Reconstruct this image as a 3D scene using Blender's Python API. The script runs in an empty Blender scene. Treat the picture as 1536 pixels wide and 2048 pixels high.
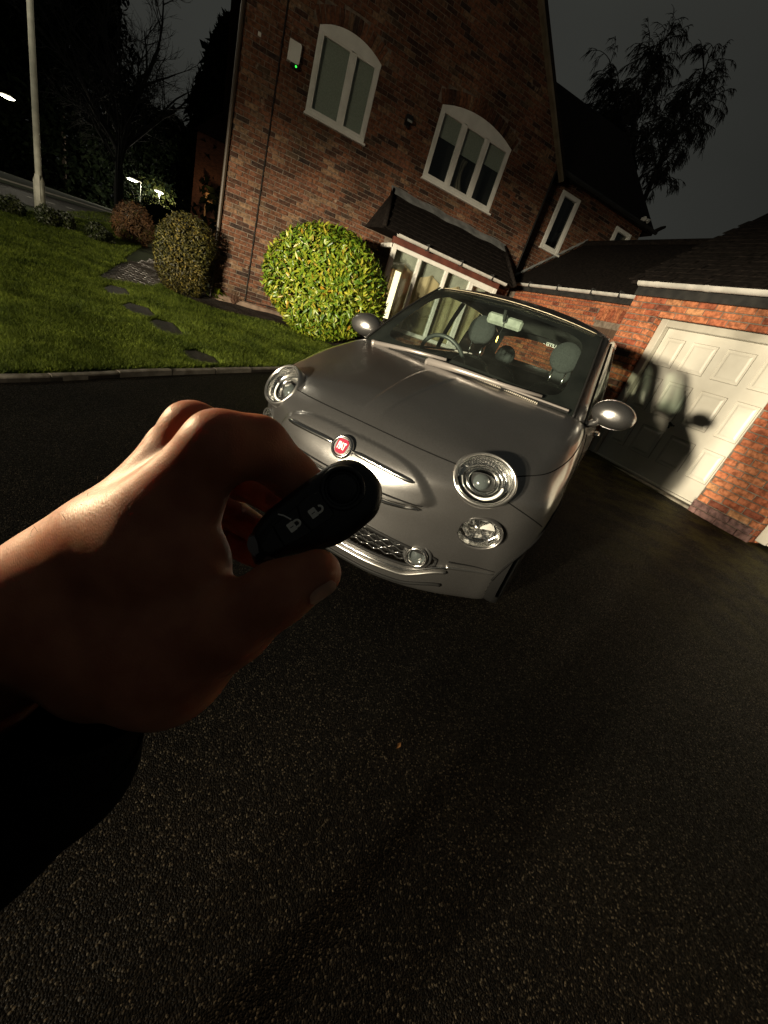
import bpy, bmesh, math, random
import numpy as np
from mathutils import Matrix, Vector
rng = np.random.default_rng(7)
random.seed(7)
scene = bpy.context.scene
COL = scene.collection

# ---------------------------------------------------------------- camera
F_PX = 802.0                       # focal length in photo pixels (1536 x 2048)
CAM = np.array([0.0, 0.0, 1.26])
RCAM = np.array([[0.8908629, -0.3347122, 0.3071336],
                 [0.0991387, -0.5165538, -0.8504961],
                 [0.4433225, 0.7881243, -0.4269957]])   # right, down, forward
cam = bpy.data.cameras.new('camera')
cam.sensor_fit = 'VERTICAL'; cam.sensor_height = 36.0; cam.lens = F_PX / 2048 * 36.0
cam.clip_start = 0.01; cam.clip_end = 500
cam_o = bpy.data.objects.new('camera', cam); COL.objects.link(cam_o)
mw = Matrix.Identity(4)
for i in range(3):
    mw[i][0] = RCAM[0][i]; mw[i][1] = -RCAM[1][i]; mw[i][2] = -RCAM[2][i]; mw[i][3] = CAM[i]
cam_o.matrix_world = mw
scene.camera = cam_o

# ---------------------------------------------------------------- world: overcast night sky lit by the town
world = bpy.data.worlds.new('World'); scene.world = world; world.use_nodes = True
wn = world.node_tree.nodes; wl = world.node_tree.links
bg = wn['Background']
tc = wn.new('ShaderNodeTexCoord'); mp = wn.new('ShaderNodeMapping'); nz = wn.new('ShaderNodeTexNoise'); rp = wn.new('ShaderNodeValToRGB')
mp.inputs['Scale'].default_value = (1.0, 1.0, 1.6)
nz.inputs['Scale'].default_value = 1.6; nz.inputs['Detail'].default_value = 3.0; nz.inputs['Roughness'].default_value = 0.45
rp.color_ramp.elements[0].position = 0.30; rp.color_ramp.elements[0].color = (0.0195, 0.0202, 0.0180, 1)
rp.color_ramp.elements[1].position = 0.72; rp.color_ramp.elements[1].color = (0.0330, 0.0340, 0.0300, 1)
wl.new(tc.outputs['Generated'], mp.inputs['Vector']); wl.new(mp.outputs['Vector'], nz.inputs['Vector'])
wl.new(nz.outputs['Fac'], rp.inputs['Fac']); wl.new(rp.outputs['Color'], bg.inputs['Color'])
bg.inputs['Strength'].default_value = 1.0

# ---------------------------------------------------------------- assumed lamps of an unseen vehicle standing to the left of the photographer
def spot(name, loc, target, power, angle, blend, color, radius):
    l = bpy.data.lights.new(name, 'SPOT'); l.energy = power; l.spot_size = math.radians(angle); l.spot_blend = blend
    l.color = color; l.shadow_soft_size = radius
    o = bpy.data.objects.new(name, l); COL.objects.link(o)
    o.location = loc
    o.rotation_euler = (Vector(target) - Vector(loc)).to_track_quat('-Z', 'Y').to_euler()
    return o
WARM = (1.0, 0.86, 0.62)
for hx, hy, pw in ((-9.00, -3.45, 1.0), (-8.45, -4.55, 0.55)):
    low = spot('assumed_headlamp_low_beam', (hx, hy, 0.72), (3.2, 4.0, 1.42), 17000 * pw, 104, 1.0, WARM, 0.17); low.scale = (1.0, 0.125, 1.0)     # flat wide beam
    up = spot('assumed_headlamp_spill', (hx, hy, 0.72), (3.2, 5.0, 4.2), 1000 * pw, 120, 1.0, WARM, 0.17); up.scale = (1.0, 0.32, 1.0)  # dim spill added for the upper walls
# assumed lamp added left of the frame, unseen, to light the hand
spot('assumed_hand_light', (-2.5, 3.1, 1.75), (-0.10, 0.10, 1.26), 980, 48, 1.0, (1.0, 0.72, 0.42), 0.10)

# ---------------------------------------------------------------- picture settings
scene.view_settings.view_transform = 'Standard'; scene.view_settings.look = 'None'
scene.view_settings.exposure = 0.0; scene.view_settings.gamma = 1.0; scene.view_settings.use_curve_mapping = False
scene.render.engine = 'CYCLES'
scene.cycles.use_denoising = True
scene.cycles.max_bounces = 8; scene.cycles.transparent_max_bounces = 16
scene.cycles.sample_clamp_indirect = 6.0
scene.cycles.caustics_reflective = False; scene.cycles.caustics_refractive = False

# ---------------------------------------------------------------- survey helpers: photo pixel -> place
def ray(px, py):
    return RCAM.T @ np.array([(px - 768) / F_PX, (py - 1024) / F_PX, 1.0])
def at_y(px, py, Y): d = ray(px, py); return CAM + d * (Y / d[1])
def at_x(px, py, X): d = ray(px, py); return CAM + d * (X / d[0])
def at_d(px, py, depth): return CAM + ray(px, py) * depth
def lerp(a, b, t): return a + (b - a) * t
def sstep(a, b, x):
    t = np.clip((np.asarray(x, float) - a) / (b - a), 0, 1); return t * t * (3 - 2 * t)
def interp(x, xs, ys):
    xs = np.asarray(xs, float); ys = np.asarray(ys, float)
    h = np.diff(xs); d = np.diff(ys) / h
    m = np.zeros_like(ys); m[0] = d[0]; m[-1] = d[-1]
    for i in range(1, len(xs) - 1):
        m[i] = 0 if d[i - 1] * d[i] <= 0 else (d[i - 1] * h[i] + d[i] * h[i - 1]) / (h[i - 1] + h[i])
    x = np.asarray(x, float); xc = np.clip(x, xs[0], xs[-1])
    k = np.clip(np.searchsorted(xs, xc) - 1, 0, len(xs) - 2)
    t = (xc - xs[k]) / h[k]
    r = ys[k] * (1 + 2 * t) * (1 - t) ** 2 + h[k] * m[k] * t * (1 - t) ** 2 + ys[k + 1] * t * t * (3 - 2 * t) + h[k] * m[k + 1] * t * t * (t - 1)
    return r + np.where(x < xs[0], (x - xs[0]) * m[0], 0) + np.where(x > xs[-1], (x - xs[-1]) * m[-1], 0)
def smax(a, b, k):
    h = np.clip(.5 + .5 * (a - b) / k, 0, 1); return b + (a - b) * h + k * h * (1 - h)
def g(x, y):                       # height of the sloping ground
    x = np.asarray(x, float); y = np.asarray(y, float)
    fx = np.where(x > -2, x, -2 + (x + 2) * .3)
    fx = np.where(fx > 7, 7 + (fx - 7) * .2, fx)
    return .045 * fx + interp(y, [-30, -5, 0, 4, 7, 10, 15, 25, 45, 120], [-.3, -.1, 0, .08, .19, .36, .78, 1.25, 1.6, 1.8])
def on_g(px, py, up=0.0):
    d = ray(px, py); t = 1.0
    lo, hi = 0.3, 120.0
    for _ in range(60):
        mid = (lo + hi) / 2; p = CAM + d * mid
        if p[2] > g(p[0], p[1]) + up: lo = mid
        else: hi = mid
    return CAM + d * lo

# ---------------------------------------------------------------- mesh helpers
def tag(o, label=None, cat=None, group=None, kind=None):
    if label: o['label'] = label
    if cat: o['category'] = cat
    if group: o['group'] = group
    if kind: o['kind'] = kind
    return o
def empty(name, loc=(0, 0, 0), label=None, cat=None, group=None):
    o = bpy.data.objects.new(name, None); COL.objects.link(o); o.location = loc; o.empty_display_size = .1
    return tag(o, label, cat, group)
def raw_mesh(name, V, Fc, smooth=False):
    me = bpy.data.meshes.new(name)
    me.from_pydata([tuple(map(float, v)) for v in V], [], [tuple(map(int, f)) for f in Fc])
    me.validate()
    if smooth: me.polygons.foreach_set('use_smooth', [True] * len(me.polygons))
    me.update(); return me
def obj(name, me, mat=None, parent=None, world=None):
    o = bpy.data.objects.new(name, me); COL.objects.link(o)
    if mat is not None and len(me.materials) == 0:
        me.materials.append(mat)
    if parent is not None:
        o.parent = parent
        if world is True: o.matrix_parent_inverse = PINV(parent)
    return o
def WORLD(p):
    m = Matrix.LocRotScale(p.location, p.rotation_euler, p.scale)
    return m if p.parent is None else WORLD(p.parent) @ p.matrix_parent_inverse @ m
def PINV(p): return WORLD(p).inverted()
class MB:
    """collects shapes, then links them as one mesh"""
    def __init__(s): s.v = []; s.f = []
    def add(s, V, Fc):
        n = len(s.v); s.v += [tuple(map(float, p)) for p in V]; s.f += [tuple(int(i) + n for i in f) for f in Fc]; return s
    def box(s, c, d, R=None, bev=0.0):
        c = np.array(c, float); hx, hy, hz = np.array(d, float) / 2
        if bev <= 0:
            V = np.array([(sx * hx, sy * hy, sz * hz) for sx in (-1, 1) for sy in (-1, 1) for sz in (-1, 1)])
            Fc = [(0, 1, 3, 2), (4, 6, 7, 5), (0, 4, 5, 1), (2, 3, 7, 6), (0, 2, 6, 4), (1, 5, 7, 3)]
        else:
            b = min(bev, hx * .9, hy * .9, hz * .9)
            bm = bmesh.new(); bmesh.ops.create_cube(bm, size=1)
            for v in bm.verts: v.co = Vector((v.co.x * 2 * hx, v.co.y * 2 * hy, v.co.z * 2 * hz))
            bmesh.ops.bevel(bm, geom=list(bm.edges), offset=b, segments=1, affect='EDGES')
            bm.verts.index_update()
            V = np.array([v.co[:] for v in bm.verts]); Fc = [[v.index for v in f.verts] for f in bm.faces]; bm.free()
        if R is not None: V = V @ np.array(R, float).T
        return s.add(V + c, Fc)
    def bar(s, a, b, w, h, up=(0, 0, 1), bev=0.0):
        a = np.array(a, float); b = np.array(b, float); d = b - a; L = np.linalg.norm(d); d /= L
        up = np.array(up, float); sd = np.cross(d, up); sd /= np.linalg.norm(sd); u = np.cross(sd, d)
        return s.box((a + b) / 2, (L, w, h), np.array([d, sd, u]).T, bev)
    def tube(s, pts, r, n=10, caps=True, ell=None, up=None):
        P = np.array(pts, float); m = len(P)
        r = np.full(m, r, float) if np.isscalar(r) else np.array(r, float)
        T = np.gradient(P, axis=0); T /= np.linalg.norm(T, axis=1, keepdims=True) + 1e-12
        u = np.array(up, float) if up is not None else (np.array([0, 0, 1.]) if abs(T[0][2]) < .9 else np.array([1., 0, 0]))
        V = []
        for i in range(m):
            u = u - T[i] * (u @ T[i]); u /= np.linalg.norm(u) + 1e-12; w = np.cross(T[i], u)
            for k in range(n):
                a = 2 * math.pi * k / n
                e = (1, 1) if ell is None else ell
                V.append(P[i] + r[i] * (math.cos(a) * u * e[0] + math.sin(a) * w * e[1]))
        Fc = [(i * n + k, i * n + (k + 1) % n, (i + 1) * n + (k + 1) % n, (i + 1) * n + k) for i in range(m - 1) for k in range(n)]
        if caps: Fc += [tuple(range(n))[::-1], tuple((m - 1) * n + k for k in range(n))]
        return s.add(V, Fc)
    def loop_tube(s, pts, r, n=8):
        P = np.array(pts, float); m = len(P)
        T = np.roll(P, -1, 0) - np.roll(P, 1, 0); T /= np.linalg.norm(T, axis=1, keepdims=True)
        c = P.mean(0); V = []
        for i in range(m):
            u = P[i] - c; u = u - T[i] * (u @ T[i]); u /= np.linalg.norm(u); w = np.cross(T[i], u)
            for k in range(n):
                a = 2 * math.pi * k / n; V.append(P[i] + r * (math.cos(a) * u + math.sin(a) * w))
        Fc = [(i * n + k, i * n + (k + 1) % n, ((i + 1) % m) * n + (k + 1) % n, ((i + 1) % m) * n + k) for i in range(m) for k in range(n)]
        return s.add(V, Fc)
    def lathe(s, prof, n=24, R=None, c=(0, 0, 0), close=False):
        """prof: (radius, height) pairs turned round local z"""
        V = []; m = len(prof)
        for (r, h) in prof:
            for k in range(n):
                a = 2 * math.pi * k / n; V.append((r * math.cos(a), r * math.sin(a), h))
        V = np.array(V)
        Fc = [(i * n + k, i * n + (k + 1) % n, (i + 1) * n + (k + 1) % n, (i + 1) * n + k) for i in range(m - 1) for k in range(n)]
        if close: Fc += [tuple(range(n))[::-1], tuple((m - 1) * n + k for k in range(n))]
        if R is not None: V = V @ np.array(R, float).T
        return s.add(V + np.array(c, float), Fc)
    def prism(s, poly, a, ext):
        """flat polygon (3-D points) pushed along ext"""
        P = np.array(poly, float) + np.array(a, float); n = len(P); Q = P + np.array(ext, float)
        return s.add(np.vstack([P, Q]), [tuple(range(n))[::-1], tuple(range(n, 2 * n))] + [(i, (i + 1) % n, (i + 1) % n + n, i + n) for i in range(n)])
    def grid(s, G, flip=False):
        a, b = G.shape[:2]; V = G.reshape(-1, 3)
        Fc = [((i * b + j), (i * b + j + 1), ((i + 1) * b + j + 1), ((i + 1) * b + j)) for i in range(a - 1) for j in range(b - 1)]
        if flip: Fc = [f[::-1] for f in Fc]
        return s.add(V, Fc)
    def build(s, name, mat=None, parent=None, smooth=False, world=None):
        return obj(name, raw_mesh(name, s.v, s.f, smooth), mat, parent, world)
def copy_tree(o, parent=None, label=None):
    c = o.copy(); COL.objects.link(c); c.parent = parent
    if label: c['label'] = label
    for ch in list(o.children): copy_tree(ch, c)
    return c
def auto_smooth(o, deg=35):
    me = o.data; me.polygons.foreach_set('use_smooth', [True] * len(me.polygons))
    try: me.set_sharp_from_angle(angle=math.radians(deg))
    except Exception: pass
    return o
def frame_of(n, up=(0, 0, 1)):
    """columns: two tangents and the normal"""
    n = np.array(n, float); n /= np.linalg.norm(n); u = np.array(up, float)
    x = np.cross(u, n); x /= np.linalg.norm(x); y = np.cross(n, x)
    return np.array([x, y, n]).T

# ---------------------------------------------------------------- materials
MATS = {}
def mat(name, base=(.5, .5, .5), rough=.6, metal=0.0, **k):
    if name in MATS: return MATS[name]
    m = bpy.data.materials.new(name); m.use_nodes = True; MATS[name] = m
    nt = m.node_tree; b = nt.nodes['Principled BSDF']
    b.inputs['Base Color'].default_value = (*base, 1); b.inputs['Roughness'].default_value = rough; b.inputs['Metallic'].default_value = metal
    for kk, v in k.items():
        key = {'coat': 'Coat Weight', 'coat_rough': 'Coat Roughness', 'ior': 'IOR', 'trans': 'Transmission Weight', 'spec': 'Specular IOR Level', 'sss': 'Subsurface Weight', 'emit': 'Emission Strength', 'sheen': 'Sheen Weight', 'alpha': 'Alpha'}.get(kk)
        if key: b.inputs[key].default_value = v
        elif kk == 'emit_color': b.inputs['Emission Color'].default_value = (*v, 1)
    return m
def NT(m): return m.node_tree.nodes, m.node_tree.links, m.node_tree.nodes['Principled BSDF']
def noise_color(m, scale, c1, c2, p1=.35, p2=.65, detail=6, coord='Object', rough=None, bump=None, stretch=(1, 1, 1), dist=0.0):
    n, l, b = NT(m)
    t = n.new('ShaderNodeTexCoord'); mp = n.new('ShaderNodeMapping'); mp.inputs['Scale'].default_value = stretch
    x = n.new('ShaderNodeTexNoise'); x.inputs['Scale'].default_value = scale; x.inputs['Detail'].default_value = detail; x.inputs['Distortion'].default_value = dist
    r = n.new('ShaderNodeValToRGB'); r.color_ramp.elements[0].position = p1; r.color_ramp.elements[1].position = p2
    r.color_ramp.elements[0].color = (*c1, 1); r.color_ramp.elements[1].color = (*c2, 1)
    l.new(t.outputs[coord], mp.inputs['Vector']); l.new(mp.outputs['Vector'], x.inputs['Vector'])
    l.new(x.outputs['Fac'], r.inputs['Fac']); l.new(r.outputs['Color'], b.inputs['Base Color'])
    if rough:
        q = n.new('ShaderNodeMapRange'); q.inputs['To Min'].default_value = rough[0]; q.inputs['To Max'].default_value = rough[1]
        l.new(x.outputs['Fac'], q.inputs['Value']); l.new(q.outputs['Result'], b.inputs['Roughness'])
    if bump:
        y = n.new('ShaderNodeTexNoise'); y.inputs['Scale'].default_value = bump[0]; y.inputs['Detail'].default_value = 4
        l.new(mp.outputs['Vector'], y.inputs['Vector'])
        u = n.new('ShaderNodeBump'); u.inputs['Strength'].default_value = bump[1]; u.inputs['Distance'].default_value = bump[2]
        l.new(y.outputs['Fac'], u.inputs['Height']); l.new(u.outputs['Normal'], b.inputs['Normal'])
    return m
def brick_mat(name, ramp, bump=.6, stain=.9):
    m = mat(name, rough=.85, spec=.25); n, l, b = NT(m)
    oi = n.new('ShaderNodeObjectInfo'); ge = n.new('ShaderNodeNewGeometry')
    ad = n.new('ShaderNodeMath'); ad.operation = 'ADD'; fr = n.new('ShaderNodeMath'); fr.operation = 'FRACT'
    l.new(oi.outputs['Random'], ad.inputs[0]); l.new(ge.outputs['Random Per Island'], ad.inputs[1]); l.new(ad.outputs[0], fr.inputs[0])
    r = n.new('ShaderNodeValToRGB'); r.color_ramp.interpolation = 'LINEAR'
    while len(r.color_ramp.elements) < len(ramp): r.color_ramp.elements.new(.5)
    for e, (p, c) in zip(r.color_ramp.elements, ramp): e.position = p; e.color = (*c, 1)
    l.new(fr.outputs[0], r.inputs['Fac'])
    x = n.new('ShaderNodeTexNoise'); x.inputs['Scale'].default_value = 22; x.inputs['Detail'].default_value = 5
    l.new(ge.outputs['Position'], x.inputs['Vector'])
    mx = n.new('ShaderNodeMix'); mx.data_type = 'RGBA'; mx.blend_type = 'MULTIPLY'; mx.inputs['Factor'].default_value = .75
    r2 = n.new('ShaderNodeValToRGB'); r2.color_ramp.elements[0].position = .36; r2.color_ramp.elements[0].color = (.30, .27, .25, 1)
    r2.color_ramp.elements[1].position = .62; r2.color_ramp.elements[1].color = (1.15, 1.1, 1.05, 1)
    l.new(x.outputs['Fac'], r2.inputs['Fac']); l.new(r.outputs['Color'], mx.inputs['A']); l.new(r2.outputs['Color'], mx.inputs['B'])
    # pale lime smears
    x2 = n.new('ShaderNodeTexNoise'); x2.inputs['Scale'].default_value = 7; x2.inputs['Detail'].default_value = 6
    l.new(ge.outputs['Position'], x2.inputs['Vector'])
    r3 = n.new('ShaderNodeValToRGB'); r3.color_ramp.elements[0].position = .66; r3.color_ramp.elements[0].color = (0, 0, 0, 1)
    r3.color_ramp.elements[1].position = .76; r3.color_ramp.elements[1].color = (.6, .6, .6, 1)
    l.new(x2.outputs['Fac'], r3.inputs['Fac'])
    mx2 = n.new('ShaderNodeMix'); mx2.data_type = 'RGBA'; l.new(r3.outputs['Color'], mx2.inputs['Factor'])
    l.new(mx.outputs['Result'], mx2.inputs['A']); mx2.inputs['B'].default_value = (.42, .33, .24, 1)
    # broad weather stains
    x4 = n.new('ShaderNodeTexNoise'); x4.inputs['Scale'].default_value = 1.1; x4.inputs['Detail'].default_value = 7; x4.inputs['Roughness'].default_value = .62; l.new(ge.outputs['Position'], x4.inputs['Vector'])
    r4 = n.new('ShaderNodeValToRGB'); r4.color_ramp.elements[0].position = .36; r4.color_ramp.elements[0].color = (.42, .42, .40, 1); r4.color_ramp.elements[1].position = .64; r4.color_ramp.elements[1].color = (1.1, 1.08, 1.05, 1); l.new(x4.outputs['Fac'], r4.inputs['Fac'])
    mx4 = n.new('ShaderNodeMix'); mx4.data_type = 'RGBA'; mx4.blend_type = 'MULTIPLY'; mx4.inputs['Factor'].default_value = stain; l.new(mx2.outputs['Result'], mx4.inputs['A']); l.new(r4.outputs['Color'], mx4.inputs['B'])
    l.new(mx4.outputs['Result'], b.inputs['Base Color'])
    u = n.new('ShaderNodeBump'); u.inputs['Strength'].default_value = bump; u.inputs['Distance'].default_value = .006
    x3 = n.new('ShaderNodeTexNoise'); x3.inputs['Scale'].default_value = 55; x3.inputs['Detail'].default_value = 5; l.new(ge.outputs['Position'], x3.inputs['Vector'])
    l.new(x3.outputs['Fac'], u.inputs['Height']); l.new(u.outputs['Normal'], b.inputs['Normal'])
    return m
M_BRICK = brick_mat('house_brick', [(0, (.055, .030, .022)), (.18, (.15, .064, .036)), (.45, (.195, .088, .048)), (.68, (.18, .080, .050)), (.84, (.26, .165, .10)), (.94, (.04, .026, .022)), (1, (.09, .045, .03))])
M_GBRICK = brick_mat('garage_brick', [(0, (.07, .045, .04)), (.08, (.30, .085, .045)), (.4, (.46, .165, .08)), (.7, (.50, .20, .10)), (.9, (.36, .11, .06)), (1, (.55, .30, .15))], stain=.45)
M_PLINTH = brick_mat('plinth_brick', [(0, (.14, .085, .085)), (.5, (.20, .12, .115)), (1, (.16, .10, .11))])
M_MORTAR = noise_color(mat('mortar', rough=.95), 14, (.10, .078, .058), (.20, .16, .125), bump=(80, .5, .004))
M_WHITE = noise_color(mat('white_upvc', rough=.35), 5, (.66, .65, .60), (.76, .75, .70), rough=(.3, .45))
M_DARKTRIM = noise_color(mat('dark_fascia', rough=.6, spec=.2), 8, (.02, .02, .02), (.035, .034, .032))
M_GUTTER = noise_color(mat('gutter_plastic', rough=.3), 6, (.45, .44, .41), (.62, .60, .56))
M_LEAD = noise_color(mat('lead_flashing', rough=.5), 6, (.12, .125, .125), (.22, .225, .22), bump=(12, .5, .02))
M_TILE = noise_color(mat('roof_tile', rough=.9, spec=.06), 20, (.007, .006, .0055), (.020, .016, .014), bump=(60, .4, .004))
M_BLACK = mat('black_plastic', (.012, .012, .012), .45)
M_PIPE = mat('black_pipe', (.012, .011, .010), .4)
# ================================================================ ground
def sheet(name, xs, ys, off, m, kind='structure'):
    X, Y = np.meshgrid(xs, ys, indexing='ij'); G = np.stack([X, Y, g(X, Y) + off], -1)
    o = MB().grid(G).build(name, m, smooth=True); return tag(o, kind=kind)
M_EARTH = noise_color(mat('earth_ground', rough=.95), .6, (.012, .016, .006), (.03, .035, .012))
xs = np.unique(np.round(np.concatenate([np.linspace(-160, -30, 14), np.arange(-30, 30.1, .5), np.linspace(30, 160, 14)]), 3))
ys = np.unique(np.round(np.concatenate([np.linspace(-60, -12, 8), np.arange(-12, 40.1, .5), np.linspace(40, 220, 19)]), 3))
sheet('ground', xs, ys, -.02, M_EARTH)

# --- asphalt: rounded chippings, dark binder, wet glints painted as pale chippings, moss by the garage
M_ASPH = mat('asphalt', rough=.5, spec=.07); n, l, b = NT(M_ASPH)
ge = n.new('ShaderNodeNewGeometry')
vo = n.new('ShaderNodeTexVoronoi'); vo.inputs['Scale'].default_value = 230; vo.inputs['Randomness'].default_value = 1
vo2 = n.new('ShaderNodeTexVoronoi'); vo2.inputs['Scale'].default_value = 520
nzl = n.new('ShaderNodeTexNoise'); nzl.inputs['Scale'].default_value = 1.3; nzl.inputs['Detail'].default_value = 5
for x in (vo, vo2, nzl): l.new(ge.outputs['Position'], x.inputs['Vector'])
sp = n.new('ShaderNodeSeparateColor'); l.new(vo.outputs['Color'], sp.inputs['Color'])
rc = n.new('ShaderNodeValToRGB')
for _ in range(2): rc.color_ramp.elements.new(.5)
for e, (p, c) in zip(rc.color_ramp.elements, [(0, (.0025, .0023, .002)), (.62, (.0075, .0066, .0054)), (.91, (.022, .019, .015)), (1, (.12, .105, .08))]): e.position = p; e.color = (*c, 1)
l.new(sp.outputs['Red'], rc.inputs['Fac'])
mlt = n.new('ShaderNodeMix'); mlt.data_type = 'RGBA'; mlt.blend_type = 'MULTIPLY'; mlt.inputs['Factor'].default_value = 1
rl = n.new('ShaderNodeValToRGB'); rl.color_ramp.elements[0].position = .3; rl.color_ramp.elements[0].color = (.55, .55, .55, 1); rl.color_ramp.elements[1].position = .7; rl.color_ramp.elements[1].color = (1.2, 1.15, 1.05, 1)
l.new(nzl.outputs['Fac'], rl.inputs['Fac']); l.new(rc.outputs['Color'], mlt.inputs['A']); l.new(rl.outputs['Color'], mlt.inputs['B'])
sx = n.new('ShaderNodeSeparateXYZ'); l.new(ge.outputs['Position'], sx.inputs['Vector'])
mr = n.new('ShaderNodeMapRange'); mr.inputs['From Min'].default_value = 2.6; mr.inputs['From Max'].default_value = 5.6; l.new(sx.outputs['X'], mr.inputs['Value'])
nm = n.new('ShaderNodeTexNoise'); nm.inputs['Scale'].default_value = 3.0; nm.inputs['Detail'].default_value = 7; nm.inputs['Roughness'].default_value = .7; l.new(ge.outputs['Position'], nm.inputs['Vector'])
mm = n.new('ShaderNodeMath'); mm.operation = 'MULTIPLY'; l.new(mr.outputs['Result'], mm.inputs[0])
rm = n.new('ShaderNodeValToRGB'); rm.color_ramp.elements[0].position = .42; rm.color_ramp.elements[1].position = .62
l.new(nm.outputs['Fac'], rm.inputs['Fac']); l.new(rm.outputs['Color'], mm.inputs[1])
mo = n.new('ShaderNodeMix'); mo.data_type = 'RGBA'; l.new(mm.outputs[0], mo.inputs['Factor']); l.new(mlt.outputs['Result'], mo.inputs['A']); mo.inputs['B'].default_value = (.075, .066, .016, 1)
l.new(mo.outputs['Result'], b.inputs['Base Color'])
rr_ = n.new('ShaderNodeMapRange'); rr_.inputs['To Min'].default_value = .90; rr_.inputs['To Max'].default_value = .42; l.new(sp.outputs['Green'], rr_.inputs['Value']); l.new(rr_.outputs['Result'], b.inputs['Roughness'])
bu = n.new('ShaderNodeBump'); bu.inputs['Strength'].default_value = 1.0; bu.inputs['Distance'].default_value = .0050; bu.invert = True
l.new(vo.outputs['Distance'], bu.inputs['Height'])
bu2 = n.new('ShaderNodeBump'); bu2.inputs['Strength'].default_value = .5; bu2.inputs['Distance'].default_value = .001; bu2.invert = True
l.new(vo2.outputs['Distance'], bu2.inputs['Height']); l.new(bu.outputs['Normal'], bu2.inputs['Normal']); l.new(bu2.outputs['Normal'], b.inputs['Normal'])
sheet('driveway', np.arange(-14, 8.01, .25), np.arange(-7, 10.3, .25), .0, M_ASPH)

# --- lawn edge (kerb curve) and lawn
KP = np.array([(-14, -.2), (-9, .6), (-6, 1.4), (-3.6, 2.35), (-2.2, 3.05), (-1.25, 3.62), (-.42, 4.4), (.25, 5.0), (.85, 5.52), (1.6, 6.2), (2.2, 6.75), (2.7, 7.25), (3.3, 8.1), (3.5, 9.2)])
ks = np.concatenate([[0], np.cumsum(np.linalg.norm(np.diff(KP, axis=0), axis=1))])
def kerb(s):
    return np.stack([interp(s, ks, KP[:, 0]), interp(s, ks, KP[:, 1])], -1)
S = np.linspace(0, ks[-1], 160); KC = kerb(S)
M_LAWN = noise_color(mat('lawn_soil', rough=.95), 3, (.012, .02, .004), (.03, .045, .01), coord='Object')
T = np.linspace(0, 1, 90) ** 2.2
far = np.stack([lerp(-40, .0, (S / ks[-1]) ** .8), np.full_like(S, 34.)], -1)
GX = KC[:, None, :] + (far - KC)[:, None, :] * T[None, :, None]
GZ = g(GX[..., 0], GX[..., 1]) + .03
lawn = MB().grid(np.concatenate([GX, GZ[..., None]], -1), flip=True).build('lawn', M_LAWN, smooth=True); tag(lawn, kind='structure')
# concrete edging strip along the lawn
M_CONC = noise_color(mat('concrete_edging', rough=.9), 9, (.16, .14, .11), (.34, .31, .26), bump=(60, .4, .004))
tn = np.gradient(KC, axis=0); tn /= np.linalg.norm(tn, axis=1, keepdims=True); nn = np.stack([tn[:, 1], -tn[:, 0]], -1)   # towards the drive
mb = MB()
prof = [(.0, -.02), (.0, .042), (.012, .05), (.045, .05), (.057, .042), (.057, -.02)]
GE = np.array([[np.append(KC[i] + nn[i] * (a + .002), g(*(KC[i])) + h) for a, h in prof] for i in range(len(S) - 18)])
mb.grid(GE - np.array([0, 0, .012])); ed = mb.build('kerb', M_SOILEDGE := noise_color(mat('kerb_bedding', rough=.95), 9, (.03, .026, .02), (.06, .05, .04))); tag(ed, kind='structure')
r_k = random.Random(4); i = 0
while i < len(GE) - 5:                     # separate edging stones with open joints
    j = min(i + 4, len(GE) - 1); seg = GE[i:j + 1].copy(); d0 = (seg[-1] - seg[0]); d0 = d0 / np.linalg.norm(d0[0]); seg[0] += d0 * .006; seg[-1] -= d0 * .006
    seg[:, :, 2] += r_k.uniform(-.004, .005); seg[:, :, :2] += r_k.uniform(-.004, .004)
    k_ = MB().grid(seg); k_.add(seg[0], [tuple(range(6))]); k_.add(seg[-1], [tuple(range(6))[::-1]]); k_.build('kerb_stone', M_CONC, ed); i = j

# --- soil bed along the house front
M_SOIL = noise_color(mat('soil', rough=.95), 12, (.014, .010, .007), (.05, .034, .022), bump=(30, 1.0, .03))
BP = [(-1.7, 11.7), (-.55, 9.35), (.2, 8.75), (1.2, 8.85), (2.0, 8.2), (2.6, 7.4)]
bs = np.linspace(0, 1, 60); bc = np.stack([interp(bs, np.linspace(0, 1, 6), [p[0] for p in BP]), interp(bs, np.linspace(0, 1, 6), [p[1] for p in BP])], -1)
bk = np.stack([lerp(-1.2, 3.6, bs), np.full(60, 10.4)], -1); bk[:14, 1] = np.linspace(12.4, 10.4, 14)
Gb = bc[:, None] + (bk - bc)[:, None] * np.linspace(0, 1, 14)[None, :, None]
zb = g(Gb[..., 0], Gb[..., 1]) + .045 + .03 * np.sin(Gb[..., 0] * 9) * np.sin(Gb[..., 1] * 8) * .5
zb[:, 0] -= .02
bed = MB().grid(np.concatenate([Gb, zb[..., None]], -1), flip=True).build('flower_bed', M_SOIL, smooth=True); tag(bed, kind='structure')
def in_bed(x, y):
    fy = np.interp(x, [p[0] for p in BP], [p[1] for p in BP]); return (y > fy - .03) & (x > -1.75)

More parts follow.
